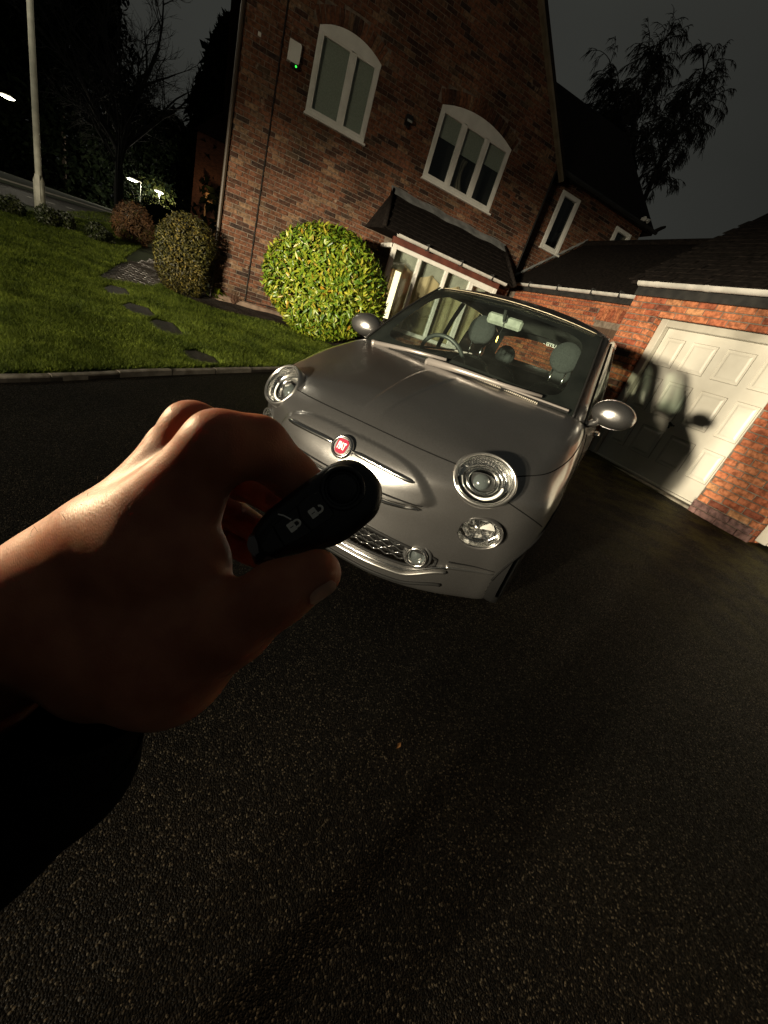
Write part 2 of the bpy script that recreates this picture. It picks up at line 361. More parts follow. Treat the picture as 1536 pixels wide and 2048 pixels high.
# --- wet brick path crossing the lawn to the front door
pq = np.array([on_g(*p, up=.03) for p in [(196, 556), (240, 528), (330, 518), (345, 560), (300, 575)]])
M_PATH = noise_color(mat('path_brick', rough=.25, spec=.6), 6, (.02, .016, .014), (.07, .058, .05), rough=(.12, .5), bump=(16, .8, .02))
path_c = pq[:, :2].mean(0)
mbp = MB(); ring = np.array([[*(path_c + (p[:2] - path_c) * s)] for p in pq for s in (1,)])
V = [(*path_c, g(*path_c) + .036)] + [(*p, g(*p) + .036) for p in ring]
mbp.add(V, [(0, i + 1, (i + 1) % 5 + 1) for i in range(5)])
tag(mbp.build('path', M_PATH), kind='structure')
def in_poly(x, y, P):
    x = np.asarray(x); y = np.asarray(y); r = np.zeros(x.shape, bool); j = len(P) - 1
    for i in range(len(P)):
        xi, yi = P[i][:2]; xj, yj = P[j][:2]
        c = ((yi > y) != (yj > y)) & (x < (xj - xi) * (y - yi) / (yj - yi + 1e-12) + xi); r ^= c; j = i
    return r
# paving pieces of the path, wet
pm = MB()
u0, u1 = pq[:, 0].min(), pq[:, 0].max(); v0, v1 = pq[:, 1].min(), pq[:, 1].max()
path_root = empty('brick_path', (path_c[0], path_c[1], float(g(*path_c))), 'wet dark brick path patch between the lawn and the clipped shrub', 'path')
pv = MB().box((0, 0, 0), (.20, .098, .05), bev=.006); pme = raw_mesh('paver', pv.v, pv.f); pme.materials.append(M_PATH)
iy = 0; cnt = 0
y = v0
while y < v1:
    x = u0 + (.105 if iy % 2 else 0)
    while x < u1:
        if in_poly(np.array(x), np.array(y), pq) and cnt < 290:
            o = obj('paver', pme, None, path_root); o.location = (x - path_c[0], y - path_c[1], float(g(x, y)) + .022 + random.uniform(-.004, .004) - float(g(*path_c)))
            o.rotation_euler = (random.uniform(-.03, .03), random.uniform(-.03, .03), random.uniform(-.03, .03)); cnt += 1
        x += .21
    y += .108; iy += 1
# --- dark stepping stones set in the lawn
STONES = [[(364, 703), (392, 702), (428, 716), (441, 731), (425, 733), (398, 729), (376, 718)],
          [(293, 645), (310, 640), (345, 648), (372, 674), (355, 676), (320, 667)],
          [(243, 612), (258, 607), (296, 618), (312, 634), (295, 637), (262, 628)],
          [(205, 577), (222, 572), (252, 580), (262, 592), (240, 592), (216, 587)]]
LBL = ['stepping stone nearest the driveway, dark slab sunk in the lawn', 'second dark stepping stone from the driveway in the lawn', 'third dark stepping stone from the driveway in the lawn', 'stepping stone farthest from the driveway, next to the brick path']
M_SLAB = noise_color(mat('slab_stone', rough=.7), 9, (.012, .010, .008), (.055, .042, .030), rough=(.35, .8), bump=(24, 1.0, .012), stretch=(1, 5, 1))
stone_polys = []
for P, lb in zip(STONES, LBL):
    Q = np.array([on_g(*p, up=.03) for p in P])[:, :2]; c = Q.mean(0); stone_polys.append(Q)
    V = []; nq = len(Q); k3 = 3
    for s, h in ((1.0, .0), (1.0, .036), (.93, .045), (.5, .046)):
        for q in Q: p = c + (q - c) * s; V.append((p[0] - c[0], p[1] - c[1], g(*p) + h + random.uniform(-.003, .003) - g(*c)))
    Fc = [(r * nq + i, r * nq + (i + 1) % nq, (r + 1) * nq + (i + 1) % nq, (r + 1) * nq + i) for r in range(3) for i in range(nq)] + [tuple(3 * nq + i for i in range(nq))]
    o = MB().add(V, Fc).build('stepping_stone', M_SLAB); o.location = (c[0], c[1], float(g(*c)))
    tag(o, lb, 'stepping stone', 'stepping stones across the lawn')

# --- road beyond the lawn, its kerb and far verge
M_ROAD = noise_color(mat('road_asphalt', rough=.6), 5, (.035, .034, .031), (.065, .062, .056), bump=(90, .6, .006))
near = np.array([on_g(*p)[:2] for p in [(0, 398), (60, 416), (150, 438), (228, 452)]])
farr = np.array([on_g(*p)[:2] for p in [(0, 368), (60, 386), (150, 412), (228, 436)]])
def strip(name, A, B, h, m, n1=24, n2=5, ext=None):
    t = np.linspace(0, 1, n1); k = np.linspace(0, 1, len(A))
    a = np.stack([np.interp(t, k, A[:, 0]), np.interp(t, k, A[:, 1])], -1); bb = np.stack([np.interp(t, k, B[:, 0]), np.interp(t, k, B[:, 1])], -1)
    Gs = a[:, None] + (bb - a)[:, None] * np.linspace(0, 1, n2)[None, :, None]
    return MB().grid(np.concatenate([Gs, (g(Gs[..., 0], Gs[..., 1]) + h)[..., None]], -1), flip=True).build(name, m, smooth=True)
dn = near[0] - near[1]; df = farr[0] - farr[1]
nearE = np.vstack([near[0] + dn * 4, near]); farE = np.vstack([farr[0] + dn * 4, farr])
tag(strip('road', nearE, farE, .05, M_ROAD, 40, 8), kind='structure')
mid = lerp(nearE, farE, .93); pav = strip('pavement', mid, farE + (farE - nearE) * .12, .16, M_CONC, 40, 4); tag(pav, kind='structure')
mbl = MB()
for t0 in (.3, .45, .6):
    a = lerp(near, farr, .45)
    p = np.array([np.interp(t0, [0, .33, .66, 1], a[:, 0]), np.interp(t0, [0, .33, .66, 1], a[:, 1])]); q = np.array([np.interp(t0 + .05, [0, .33, .66, 1], a[:, 0]), np.interp(t0 + .05, [0, .33, .66, 1], a[:, 1])])
    mbl.add([(p[0] - .06, p[1], g(*p) + .056), (q[0] - .06, q[1], g(*q) + .056), (q[0] + .06, q[1], g(*q) + .056), (p[0] + .06, p[1], g(*p) + .056)], [(0, 1, 2, 3)])
tag(mbl.build('road_marking', M_WHITE), kind='structure')

# --- grass blades
M_GRASS = mat('grass_blade', (.06, .12, .012), .55, spec=.2); n, l, b = NT(M_GRASS)
ge = n.new('ShaderNodeNewGeometry'); r = n.new('ShaderNodeValToRGB'); r.color_ramp.elements[0].color = (.050, .090, .009, 1); r.color_ramp.elements[1].color = (.21, .285, .04, 1)
l.new(ge.outputs['Random Per Island'], r.inputs['Fac'])
nz = n.new('ShaderNodeTexNoise'); nz.inputs['Scale'].default_value = 2.6; nz.inputs['Detail'].default_value = 6; nz.inputs['Roughness'].default_value = .65; l.new(ge.outputs['Position'], nz.inputs['Vector'])
r2 = n.new('ShaderNodeValToRGB'); r2.color_ramp.elements[0].position = .36; r2.color_ramp.elements[0].color = (.40, .42, .35, 1); r2.color_ramp.elements[1].position = .64; r2.color_ramp.elements[1].color = (1.25, 1.15, 1.1, 1); l.new(nz.outputs['Fac'], r2.inputs['Fac'])
mx = n.new('ShaderNodeMix'); mx.data_type = 'RGBA'; mx.blend_type = 'MULTIPLY'; mx.inputs['Factor'].default_value = 1; l.new(r.outputs['Color'], mx.inputs['A']); l.new(r2.outputs['Color'], mx.inputs['B']); l.new(mx.outputs['Result'], b.inputs['Base Color'])
def blades(n, sampler, name, hmin=.03, hmax=.055, wid=.0035, dens_scale=True):
    xy = sampler(n); n = len(xy)
    d = np.linalg.norm(xy - CAM[:2], axis=1)
    z = g(xy[:, 0], xy[:, 1]) + .028
    a = rng.uniform(0, 2 * np.pi, n); h = rng.uniform(hmin, hmax, n) * (1 + .02 * d) * (.65 + .7 * (.5 + .5 * np.sin(xy[:, 0] * 2.3 + 1.7 * np.sin(xy[:, 1] * 1.9)) * np.sin(xy[:, 1] * 2.9 + xy[:, 0]))); w = wid * np.clip(d / 5.5, .9, 5)
    lean = rng.normal(0, .45, (n, 2)) * h[:, None]
    base = np.stack([xy[:, 0], xy[:, 1], z], -1); side = np.stack([np.cos(a), np.sin(a), np.zeros(n)], -1) * w[:, None] / 2
    mid = base + np.stack([lean[:, 0] * .35, lean[:, 1] * .35, h * .6], -1); tip = base + np.stack([lean[:, 0], lean[:, 1], h], -1)
    V = np.stack([base - side, base + side, mid + side * .8, mid - side * .8, tip], 1).reshape(-1, 3)
    i0 = np.arange(n) * 5
    quads = np.stack([i0, i0 + 1, i0 + 2, i0 + 3], -1); tris = np.stack([i0 + 3, i0 + 2, i0 + 4], -1)
    loops = np.concatenate([quads, tris], 1).ravel()
    me = bpy.data.meshes.new(name); me.vertices.add(len(V)); me.vertices.foreach_set('co', V.ravel().astype(np.float32))
    me.loops.add(len(loops)); me.loops.foreach_set('vertex_index', loops.astype(np.int32))
    ls = np.stack([np.arange(n) * 7, np.arange(n) * 7 + 4], -1).ravel()
    me.polygons.add(2 * n); me.polygons.foreach_set('loop_start', ls.astype(np.int32))
    me.update(calc_edges=True); me.validate()
    return obj(name, me, M_GRASS)
lawn_poly = list(KC[20:140]) + [(3.2, 9.7), (-.3, 9.8), (-.9, 11), (-1.5, 30), (-25, 30), (-25, -1)]
def lawn_sampler(n):
    out = []; tot = 0
    while tot < n:
        m = 200000
        px = rng.uniform(-10, 700, m); py = rng.uniform(425, 760, m)
        d = RCAM.T @ np.stack([(px - 768) / F_PX, (py - 1024) / F_PX, np.ones(m)])
        lo = np.full(m, .5); hi = np.full(m, 40.)
        for _ in range(26):
            t = (lo + hi) / 2; p = CAM[:, None] + d * t; above = p[2] > g(p[0], p[1]) + .03; lo = np.where(above, t, lo); hi = np.where(above, hi, t)
        p = (CAM[:, None] + d * t)[:2].T
        # spread evenly on the ground near the camera, thinner far away
        ok = in_poly(p[:, 0], p[:, 1], lawn_poly) & ~in_bed(p[:, 0], p[:, 1]) & (t < 30) & ~in_poly(p[:, 0], p[:, 1], pq)
        for Q in stone_polys: ok &= ~in_poly(p[:, 0], p[:, 1], Q)
        out.append(p[ok]); tot += ok.sum()
    return np.concatenate(out)[:n]
gr = blades(260000, lawn_sampler, 'lawn_grass'); tag(gr, 'short green lawn grass between the driveway kerb and the house', 'grass', kind='stuff')
# ================================================================ brick pieces
def brick_variant(L, H, D=.05, seed=0):
    """front face in local -y, chamfered arrises, slightly uneven"""
    r = random.Random(seed); c = .006
    j = lambda s=.002: r.uniform(-s, s)
    hx, hz = L / 2, H / 2
    back = [(-hx, D, -hz), (hx, D, -hz), (hx, D, hz), (-hx, D, hz)]
    mid = [(-hx + j(), c, -hz + j()), (hx + j(), c, -hz + j()), (hx + j(), c, hz + j()), (-hx + j(), c, hz + j())]
    fr = [(-hx + c + j(), j(.0015), -hz + c + j()), (hx - c + j(), j(.0015), -hz + c + j()), (hx - c + j(), j(.0015), hz - c + j()), (-hx + c + j(), j(.0015), hz - c + j())]
    V = back + mid + fr
    F = [(8, 9, 10, 11)] + [(4 + i, 4 + (i + 1) % 4, 8 + (i + 1) % 4, 8 + i) for i in range(4)] + [(i, (i + 1) % 4, 4 + (i + 1) % 4, 4 + i) for i in range(4)]
    return V, F
_bcache = {}
def brick_mesh(L, H, m, k):
    key = (round(L, 2), round(H, 3), m.name, k)
    if key not in _bcache:
        V, F = brick_variant(key[0] - .0, key[1], .05, hash((key[0], k)) % 1000); me = raw_mesh('brick', V, F); me.materials.append(m); _bcache[key] = me
    return _bcache[key]
def courses(u_rng, v0, v1, course, pitch, holes, joint=.011, seed=1, header_every=0):
    """stretcher bond: [(u, v, length, height)]; u_rng(v)->(u0,u1); holes(v)->[(a,b)]"""
    r = random.Random(seed); out = []; k = 0; v = v0 + course / 2
    while v < v1:
        a0, a1 = u_rng(v); iv = [(a0, a1)]
        for (ha, hb) in holes(v):
            nv = []
            for (a, b) in iv:
                if hb <= a or ha >= b: nv.append((a, b))
                else:
                    if ha > a: nv.append((a, ha))
                    if hb < b: nv.append((hb, b))
            iv = nv
        off = (k % 2) * pitch / 2
        for (a, b) in iv:
            u = math.floor((a - off) / pitch) * pitch + off
            while u < b:
                s, e = max(u, a) + joint / 2, min(u + pitch, b) - joint / 2
                if e - s > .03: out.append(((s + e) / 2, v, e - s, course - joint))
                u += pitch
        v += course; k += 1
    return out
def lay_bricks(parent, blist, to_world, rot, m, limit=300, name='brick', jit=.004):
    """to_world(u, v)->point on the wall face; rot: euler turning local (x along wall, -y out)"""
    pts = [np.array(to_world(b[0], b[1])) for b in blist]
    order = sorted(range(len(blist)), key=lambda i: np.linalg.norm(pts[i] - CAM))
    Rm = np.array(rot.to_matrix())
    inv = PINV(parent)
    for i in order[:limit]:
        u, v, L, H = blist[i]
        o = bpy.data.objects.new(name, brick_mesh(max(.03, round(L, 2)), H, m, random.randrange(5))); COL.objects.link(o)
        out = Rm @ np.array([0, -1, 0]) * random.uniform(-jit, jit)
        o.parent = parent; o.matrix_parent_inverse = inv
        o.location = pts[i] + out; o.rotation_euler = rot
        o.scale = (L / max(.03, round(L, 2)), 1, 1)
    rest = MB()
    for i in order[limit:]:
        u, v, L, H = blist[i]; V, Fc = brick_variant(L, H, .05, random.randrange(10 ** 6))
        Vw = np.array(V) @ Rm.T + pts[i] + Rm @ np.array([0, -1, 0]) * random.uniform(-jit, jit); rest.add(Vw, Fc)
    if rest.v:
        o = rest.build(name + 'work', m, parent, world=True); o['kind'] = 'stuff'
    return order
from mathutils import Euler
FRONT = Euler((0, 0, 0)); WEST = Euler((0, 0, -math.pi / 2))   # facing -Y, facing -X

# ================================================================ house
YF = 9.9; XL, XR = .06, 6.80; ZB = .15; ZE = 5.22; XP = (XL + XR) / 2; ZP = ZE + (XR - XP) * 1.0 + .05
house = empty('brick_house', (XP, YF, ZB), 'two storey brick house with steep gable, white arched windows and bay', 'house')
def rake(z): return min(XR, XR - (z - ZE) / 1.02)
def rakeL(z): return max(XL, XL + (z - ZE) / 1.02)
WIN = [(1.22, 2.37, 3.87, 5.02, .15), (3.71, 5.49, 3.87, 5.04, .17)]    # x0 x1 z0 spring, rise
def arch_z(w, x):
    x0, x1, z0, z1, rise = w; c = (x0 + x1) / 2; hw = (x1 - x0) / 2
    R = (hw * hw + rise * rise) / (2 * rise); return z1 + math.sqrt(max(R * R - (x - c) ** 2, 0)) - (R - rise)
def house_holes(z):
    h = []
    for w in WIN:
        x0, x1, z0, z1, rise = w
        if z0 - .03 < z < z1: h.append((x0, x1))
        elif z1 <= z < z1 + rise + .24:
            hw = (x1 - x0) / 2; c = (x0 + x1) / 2; top = z1 + rise + .24
            # outer arch of the soldier course
            R = (hw * hw + rise * rise) / (2 * rise) + .24; zc = z1 + rise + .24 - R
            q = R * R - (z - zc) ** 2
            e = min(math.sqrt(q) if q > 0 else 0, hw + .12); h.append((c - e, c + e))
    if z < 2.75: h.append((3.28, 6.12))      # behind the bay
    if .62 < z < .86: h.append((1.22, 1.50))  # air vent
    return h
# backing wall with a gable outline (mortar seen between the bricks)
mb = MB()
poly = [(XL, YF + .012, ZB), (XR, YF + .012, ZB), (XR, YF + .012, ZE), (XP, YF + .012, ZP), (XL, YF + .012, ZE)]
def wall_with_holes():
    # assemble the mortar face from strips so that the window openings stay open
    m = MB(); zz = np.arange(ZB, ZP, .05)
    for z in zz:
        zc = z + .025; a, b = rakeL(zc), rake(zc); iv = [(a, b)]
        hs = [(w[0], w[1]) for w in WIN if w[2] < zc < w[3]]
        for w in WIN:
            if w[3] <= zc < w[3] + w[4]:
                hw = (w[1] - w[0]) / 2; c = (w[0] + w[1]) / 2; R = (hw * hw + w[4] ** 2) / (2 * w[4]); q = R * R - (zc - (w[3] + w[4] - R)) ** 2
                if q > 0: hs.append((c - math.sqrt(q), c + math.sqrt(q)))
        if zc < 2.55: hs.append((3.32, 6.08))
        for (ha, hb) in hs:
            nv = []
            for (p, q) in iv:
                if hb <= p or ha >= q: nv.append((p, q))
                else:
                    if ha > p: nv.append((p, ha))
                    if hb < q: nv.append((hb, q))
            iv = nv
        for (p, q) in iv:
            m.add([(p, YF + .012, z), (q, YF + .012, z), (q, YF + .012, z + .05), (p, YF + .012, z + .05)], [(0, 1, 2, 3)])
    return m
wall = wall_with_holes()
wall.add([(XL + .002, YF + .012, ZB), (XL + .002, YF + .012, ZE), (XL + .002, YF + 8, ZE), (XL + .002, YF + 8, ZB)], [(0, 1, 2, 3)])
wall.add([(XR - .002, YF + .012, ZB), (XR - .002, YF + .012, ZE), (XR - .002, YF + 8, ZE), (XR - .002, YF + 8, ZB)], [(3, 2, 1, 0)])
wall_o = wall.build('wall', M_MORTAR, house, world=True)
bl = courses(lambda z: (rakeL(z), rake(z)), .52, 7.7, .0755, .226, house_holes, seed=3)
lay_bricks(wall_o, bl, lambda u, v: (u, YF, v), FRONT, M_BRICK, 300)
# plinth: smooth render band with a line of vents
pl = MB().box((XP - .9, YF + .0, .33), (XR - XL - 1.7, .05, .37), bev=.01)
pl.build('plinth', noise_color(mat('plinth_render', rough=.9), 7, (.16, .11, .08), (.28, .20, .15), bump=(40, .5, .006)), house, world=True)
vt = MB().box((1.36, YF - .006, .74), (.27, .03, .22), bev=.004)
for k in range(5): vt.box((1.36, YF - .024, .66 + k * .04), (.24, .012, .012))
vt.build('air_vent', M_BLACK, house, world=True)
# window arches: a fan of upright bricks
for w in WIN:
    x0, x1, z0, z1, rise = w; c = (x0 + x1) / 2; hw = (x1 - x0) / 2; R = (hw * hw + rise * rise) / (2 * rise); zc = z1 + rise - R
    half = math.asin((hw + .03) / R); nb = int(2 * half * (R + .1) / .078)
    inv = PINV(wall_o)
    for k in range(nb):
        a = -half + (k + .5) * 2 * half / nb
        o = bpy.data.objects.new('brick', brick_mesh(.067, .215, M_BRICK, k % 5)); COL.objects.link(o); o.parent = wall_o; o.matrix_parent_inverse = inv
        o.location = (c + (R + .115) * math.sin(a), YF - random.uniform(0, .005), zc + (R + .115) * math.cos(a)); o.rotation_euler = (0, a, 0)
M_PANE = mat('window_pane', (.02, .022, .02), .06, spec=.6)
M_BLIND = noise_color(mat('roller_blind', rough=.85), 40, (.30, .31, .27), (.38, .39, .34), coord='Object')
M_ROOM = mat('dark_room', (.012, .011, .010), .9)
M_GLASS = mat('clear_glass', (1, 1, 1), .0, ior=1.45, trans=1.0)
def clear_glass(name, tint=(.92, .95, .93), refl=.05, dust_haze=0.0):
    """thin pane: mostly see-through with a mirror film"""
    if name in MATS: return MATS[name]
    m = bpy.data.materials.new(name); m.use_nodes = True; MATS[name] = m; n = m.node_tree.nodes; l = m.node_tree.links
    n.remove(n['Principled BSDF']); o = n['Material Output']
    t = n.new('ShaderNodeBsdfTransparent'); t.inputs['Color'].default_value = (*tint, 1); gl = n.new('ShaderNodeBsdfGlossy'); gl.inputs['Roughness'].default_value = .01
    lw = n.new('ShaderNodeLayerWeight'); lw.inputs['Blend'].default_value = .5; pw = n.new('ShaderNodeMath'); pw.operation = 'POWER'; pw.inputs[1].default_value = 5
    ma = n.new('ShaderNodeMath'); ma.operation = 'MULTIPLY_ADD'; ma.inputs[1].default_value = .93; ma.inputs[2].default_value = refl; mx = n.new('ShaderNodeMixShader')
    l.new(lw.outputs['Facing'], pw.inputs[0]); l.new(pw.outputs[0], ma.inputs[0]); l.new(ma.outputs[0], mx.inputs['Fac']); l.new(t.outputs['BSDF'], mx.inputs[1]); l.new(gl.outputs['BSDF'], mx.inputs[2]); l.new(mx.outputs['Shader'], o.inputs['Surface'])
    if dust_haze > 0:  # diffuse dust film, painted in as a pale haze over the glass
        df = n.new('ShaderNodeBsdfDiffuse'); df.inputs['Color'].default_value = (.5, .55, .48, 1); m2 = n.new('ShaderNodeMixShader'); tc_ = n.new('ShaderNodeTexCoord'); nz_ = n.new('ShaderNodeTexNoise'); nz_.inputs['Scale'].default_value = 6; nz_.inputs['Detail'].default_value = 8
        mr_ = n.new('ShaderNodeMapRange'); mr_.inputs['From Min'].default_value = .3; mr_.inputs['From Max'].default_value = .75; mr_.inputs['To Min'].default_value = dust_haze * .4; mr_.inputs['To Max'].default_value = dust_haze * 1.8
        l.new(tc_.outputs['Object'], nz_.inputs['Vector']); l.new(nz_.outputs['Fac'], mr_.inputs['Value']); l.new(mr_.outputs['Result'], m2.inputs['Fac']); l.new(mx.outputs['Shader'], m2.inputs[1]); l.new(df.outputs['BSDF'], m2.inputs[2]); l.new(m2.outputs['Shader'], o.inputs['Surface'])
    return m
M_CLEAR = clear_glass('pane_glass')
def upper_window(w, mull, blinds):
    x0, x1, z0, z1, rise = w; yw = YF + .03; f = .07
    root = empty('window', ((x0 + x1) / 2, yw, z0)); root.parent = house; root.matrix_parent_inverse = PINV(house)
    # frame: bottom rail, jambs, arched head
    m = MB(); m.box(((x0 + x1) / 2, yw, z0 + .035), (x1 - x0, .07, .07), bev=.008)
    for x in (x0 + f / 2, x1 - f / 2): m.box((x, yw, (z0 + .07 + z1 + .01) / 2), (f, .068, z1 - z0 - .06), bev=.008)
    N = 16; X = np.linspace(x0, x1, N); top = [arch_z(w, x) for x in X]; bot = [z1 - .055] * N
    for i in range(N - 1):
        m.add([(X[i], yw - .035, bot[i]), (X[i + 1], yw - .035, bot[i + 1]), (X[i + 1], yw - .035, top[i + 1]), (X[i], yw - .035, top[i]),
               (X[i], yw + .03, bot[i]), (X[i + 1], yw + .03, bot[i + 1]), (X[i + 1], yw + .03, top[i + 1]), (X[i], yw + .03, top[i])],
              [(0, 1, 2, 3), (0, 4, 5, 1), (3, 2, 6, 7)])
    m.build('frame', M_WHITE, root, world=True)
    for x in mull: MB().box((x, yw - .002, (z0 + z1) / 2), (.075, .066, z1 - z0 - .13), bev=.008).build('mullion', M_WHITE, root, world=True)
    MB().box(((x0 + x1) / 2, YF - .025, z0 - .018), (x1 - x0 + .05, .11, .035), bev=.006).build('sill', M_WHITE, root, world=True)
    ed = [x0 + f] + [c for mm_ in mull for c in (mm_ - .037, mm_ + .037)] + [x1 - f]
    for k in range(0, len(ed), 2):
        a, b_ = ed[k], ed[k + 1]
        s = MB()   # sash rim
        for (c, d) in (((a + .015, z0 + .07, z1 - .055), 0), ((b_ - .015, z0 + .07, z1 - .055), 0)): s.box((c[0], yw - .012, (c[1] + c[2]) / 2), (.03, .04, c[2] - c[1]), bev=.004)
        for zz in (z0 + .085, z1 - .07): s.box(((a + b_) / 2, yw - .012, zz), (b_ - a - .06, .04, .03), bev=.004)
        s.build('sash', M_WHITE, root, world=True)
        MB().box(((a + b_) / 2, yw + .0, (z0 + z1) / 2), (b_ - a - .05, .006, z1 - z0 - .15)).build('pane', M_CLEAR, root, world=True)
        zb = blinds[k // 2]
        if zb is not None:
            MB().box(((a + b_) / 2, yw + .07, (zb + z1) / 2), (b_ - a + .02, .006, z1 - zb)).build('blind', M_BLIND, root, world=True)
    MB().add([(x0, yw + .5, z0), (x1, yw + .5, z0), (x1, yw + .5, z1 + .1), (x0, yw + .5, z1 + .1), (x0, yw + .04, z0), (x1, yw + .04, z0), (x1, yw + .04, z1 + .1), (x0, yw + .04, z1 + .1)], [(0, 1, 2, 3), (0, 4, 5, 1), (0, 3, 7, 4), (1, 5, 6, 2), (3, 2, 6, 7)]).build('room', M_ROOM, root, world=True)
    return root
upper_window(WIN[0], [1.86], [3.9, 3.9])
upper_window(WIN[1], [4.30, 4.88], [4.62, 4.55, 4.62])
# a curtain hanging in the middle light of the right window
cu = MB(); uu = np.linspace(0, 1, 22); vv = np.linspace(0, 1, 8)
Gc = np.array([[(4.36 + .46 * (u * (1 - .35 * math.sin(v * 2.4))), YF + .22 + .025 * math.sin(u * 34), 3.93 + .62 * v) for v in vv] for u in uu]); cu.grid(Gc)
M_CURT = noise_color(mat('curtain', rough=.9), 10, (.10, .085, .06), (.16, .135, .10)); cu.build('curtain', M_CURT, house, smooth=True, world=True)
# gable roof: two slopes with verge boards
rf = MB(); ov = .10
for s in (-1, 1):
    e = XP + s * (XR - XP + .22); ze = ZE - .22; ax = np.array([XP, YF - ov, ZP + .05]); bx_ = np.array([e, YF - ov, ze + .05])
    rf.add([ax, bx_, bx_ + [0, 8.4, 0], ax + [0, 8.4, 0], ax + [0, 0, .12], bx_ + [0, 0, .12], bx_ + [0, 8.4, .12], ax + [0, 8.4, .12]], [(0, 1, 5, 4), (4, 5, 6, 7), (0, 3, 2, 1), (1, 2, 6, 5)])
roof = rf.build('roof', M_TILE, house, world=True)
vb = MB()
for s in (-1, 1):
    a = np.array([XP, YF - ov + .01, ZP - .03]); b_ = np.array([XP + s * (XR - XP + .16), YF - ov + .01, ZE - .16 - .03]); vb.bar(a, b_, .05, .12, up=(0, -1, 0))
vb.build('verge_board', noise_color(mat('verge_board', rough=.6), 6, (.10, .08, .05), (.17, .135, .09)), house, world=True)
# rainwater pipe in the corner and the thin black cable on the wall
MB().tube([(XR - .06, YF - .05, 5.15), (XR - .07, YF - .05, 2.95)], .022, 8).build('drainpipe', M_PIPE, house, world=True)
cb = [at_y(576.7, 0, YF - .012), at_y(549, 190, YF - .012), at_y(520, 390, YF - .012), at_y(490, 602, YF - .012), (1.5, YF - .012, .60), (2.2, YF - .012, .58)]
cbl = MB(); cbl.tube([(cb[0][0], YF - .012, 6.5)] + cb[:4], .011, 6); cbl.tube(cb[3:], .009, 6); cbl.build('cable', M_PIPE, house, world=True)
dpL = MB().tube([(XL - .03, YF - .02, 5.0), (XL - .02, YF - .02, .4)], .035, 8); dpL.build('downpipe', mat('brown_pipe', (.05, .035, .022), .5), house, world=True)

# ---- bay window
BX0, BX1, BY, BZ0, BZ1 = 3.26, 6.02, 9.25, .95, 2.50
bay = empty('bay_window', ((BX0 + BX1) / 2, BY, BZ0)); bay.parent = house; bay.matrix_parent_inverse = PINV(house)
def bayp(m, name, mt, sm=False): return m.build(name, mt, bay, smooth=sm, world=True)
mull = [3.93, 4.62, 5.29]
m = MB(); m.box(((BX0 + BX1) / 2, BY, BZ1 - .04), (BX1 - BX0, .07, .08), bev=.008); m.box(((BX0 + BX1) / 2, BY, BZ0 + .04), (BX1 - BX0, .07, .08), bev=.008)
for x in (BX0 + .05, BX1 - .05): m.box((x, BY - .002, (BZ0 + BZ1) / 2), (.10, .075, BZ1 - BZ0), bev=.008)
for (ya, yb, x) in ((BY, YF, BX0), (BY, YF, BX1)):
    m.box((x, (ya + yb) / 2 + .04, BZ1 - .042), (.065, yb - ya, .08), bev=.006); m.box((x, (ya + yb) / 2 + .04, BZ0 + .04), (.065, yb - ya, .08), bev=.006)
bayp(m, 'frame', M_WHITE)
for x in mull: bayp(MB().box((x, BY - .003, (BZ0 + BZ1) / 2), (.085, .068, BZ1 - BZ0 - .16), bev=.008), 'mullion', M_WHITE)
ed = [BX0 + .10, mull[0] - .042, mull[0] + .042, mull[1] - .042, mull[1] + .042, mull[2] - .042, mull[2] + .042, BX1 - .10]
for k in range(0, 8, 2):
    a, b_ = ed[k], ed[k + 1]; bayp(MB().box(((a + b_) / 2, BY + .005, (BZ0 + BZ1) / 2), (b_ - a - .005, .006, BZ1 - BZ0 - .17)), 'pane', M_CLEAR)
s = MB()
for x in (ed[6] + .02, ed[7] - .02): s.box((x, BY - .01, (BZ0 + BZ1) / 2), (.04, .045, BZ1 - BZ0 - .165), bev=.004)
for z in (BZ0 + .10, BZ1 - .10): s.box(((ed[6] + ed[7]) / 2, BY - .01, z), (ed[7] - ed[6] - .082, .045, .04), bev=.004)
bayp(s, 'sash', M_WHITE)
bayp(MB().box((BX0 + .002, (BY + YF) / 2 + .04, (BZ0 + BZ1) / 2), (.006, YF - BY - .05, BZ1 - BZ0 - .17)), 'pane', M_CLEAR)
# low brick wall under the bay and dark brick band over it
lb = courses(lambda z: (BX0 - .02, BX1 + .02), .25, BZ0, .0755, .226, lambda z: [], seed=9)
lwall = bayp(MB().box(((BX0 + BX1) / 2, BY + .06, .60), (BX1 - BX0, .10, .70)), 'base_wall', M_MORTAR)
lay_bricks(lwall, lb, lambda u, v: (u, BY - .005, v), FRONT, M_BRICK, 140)
bayp(MB().box(((BX0 + BX1) / 2, BY + .02, BZ1 + .06), (BX1 - BX0 + .04, .10, .12), bev=.006), 'header_board', noise_color(mat('red_brown_board', rough=.7), 5, (.07, .018, .010), (.12, .035, .02)))
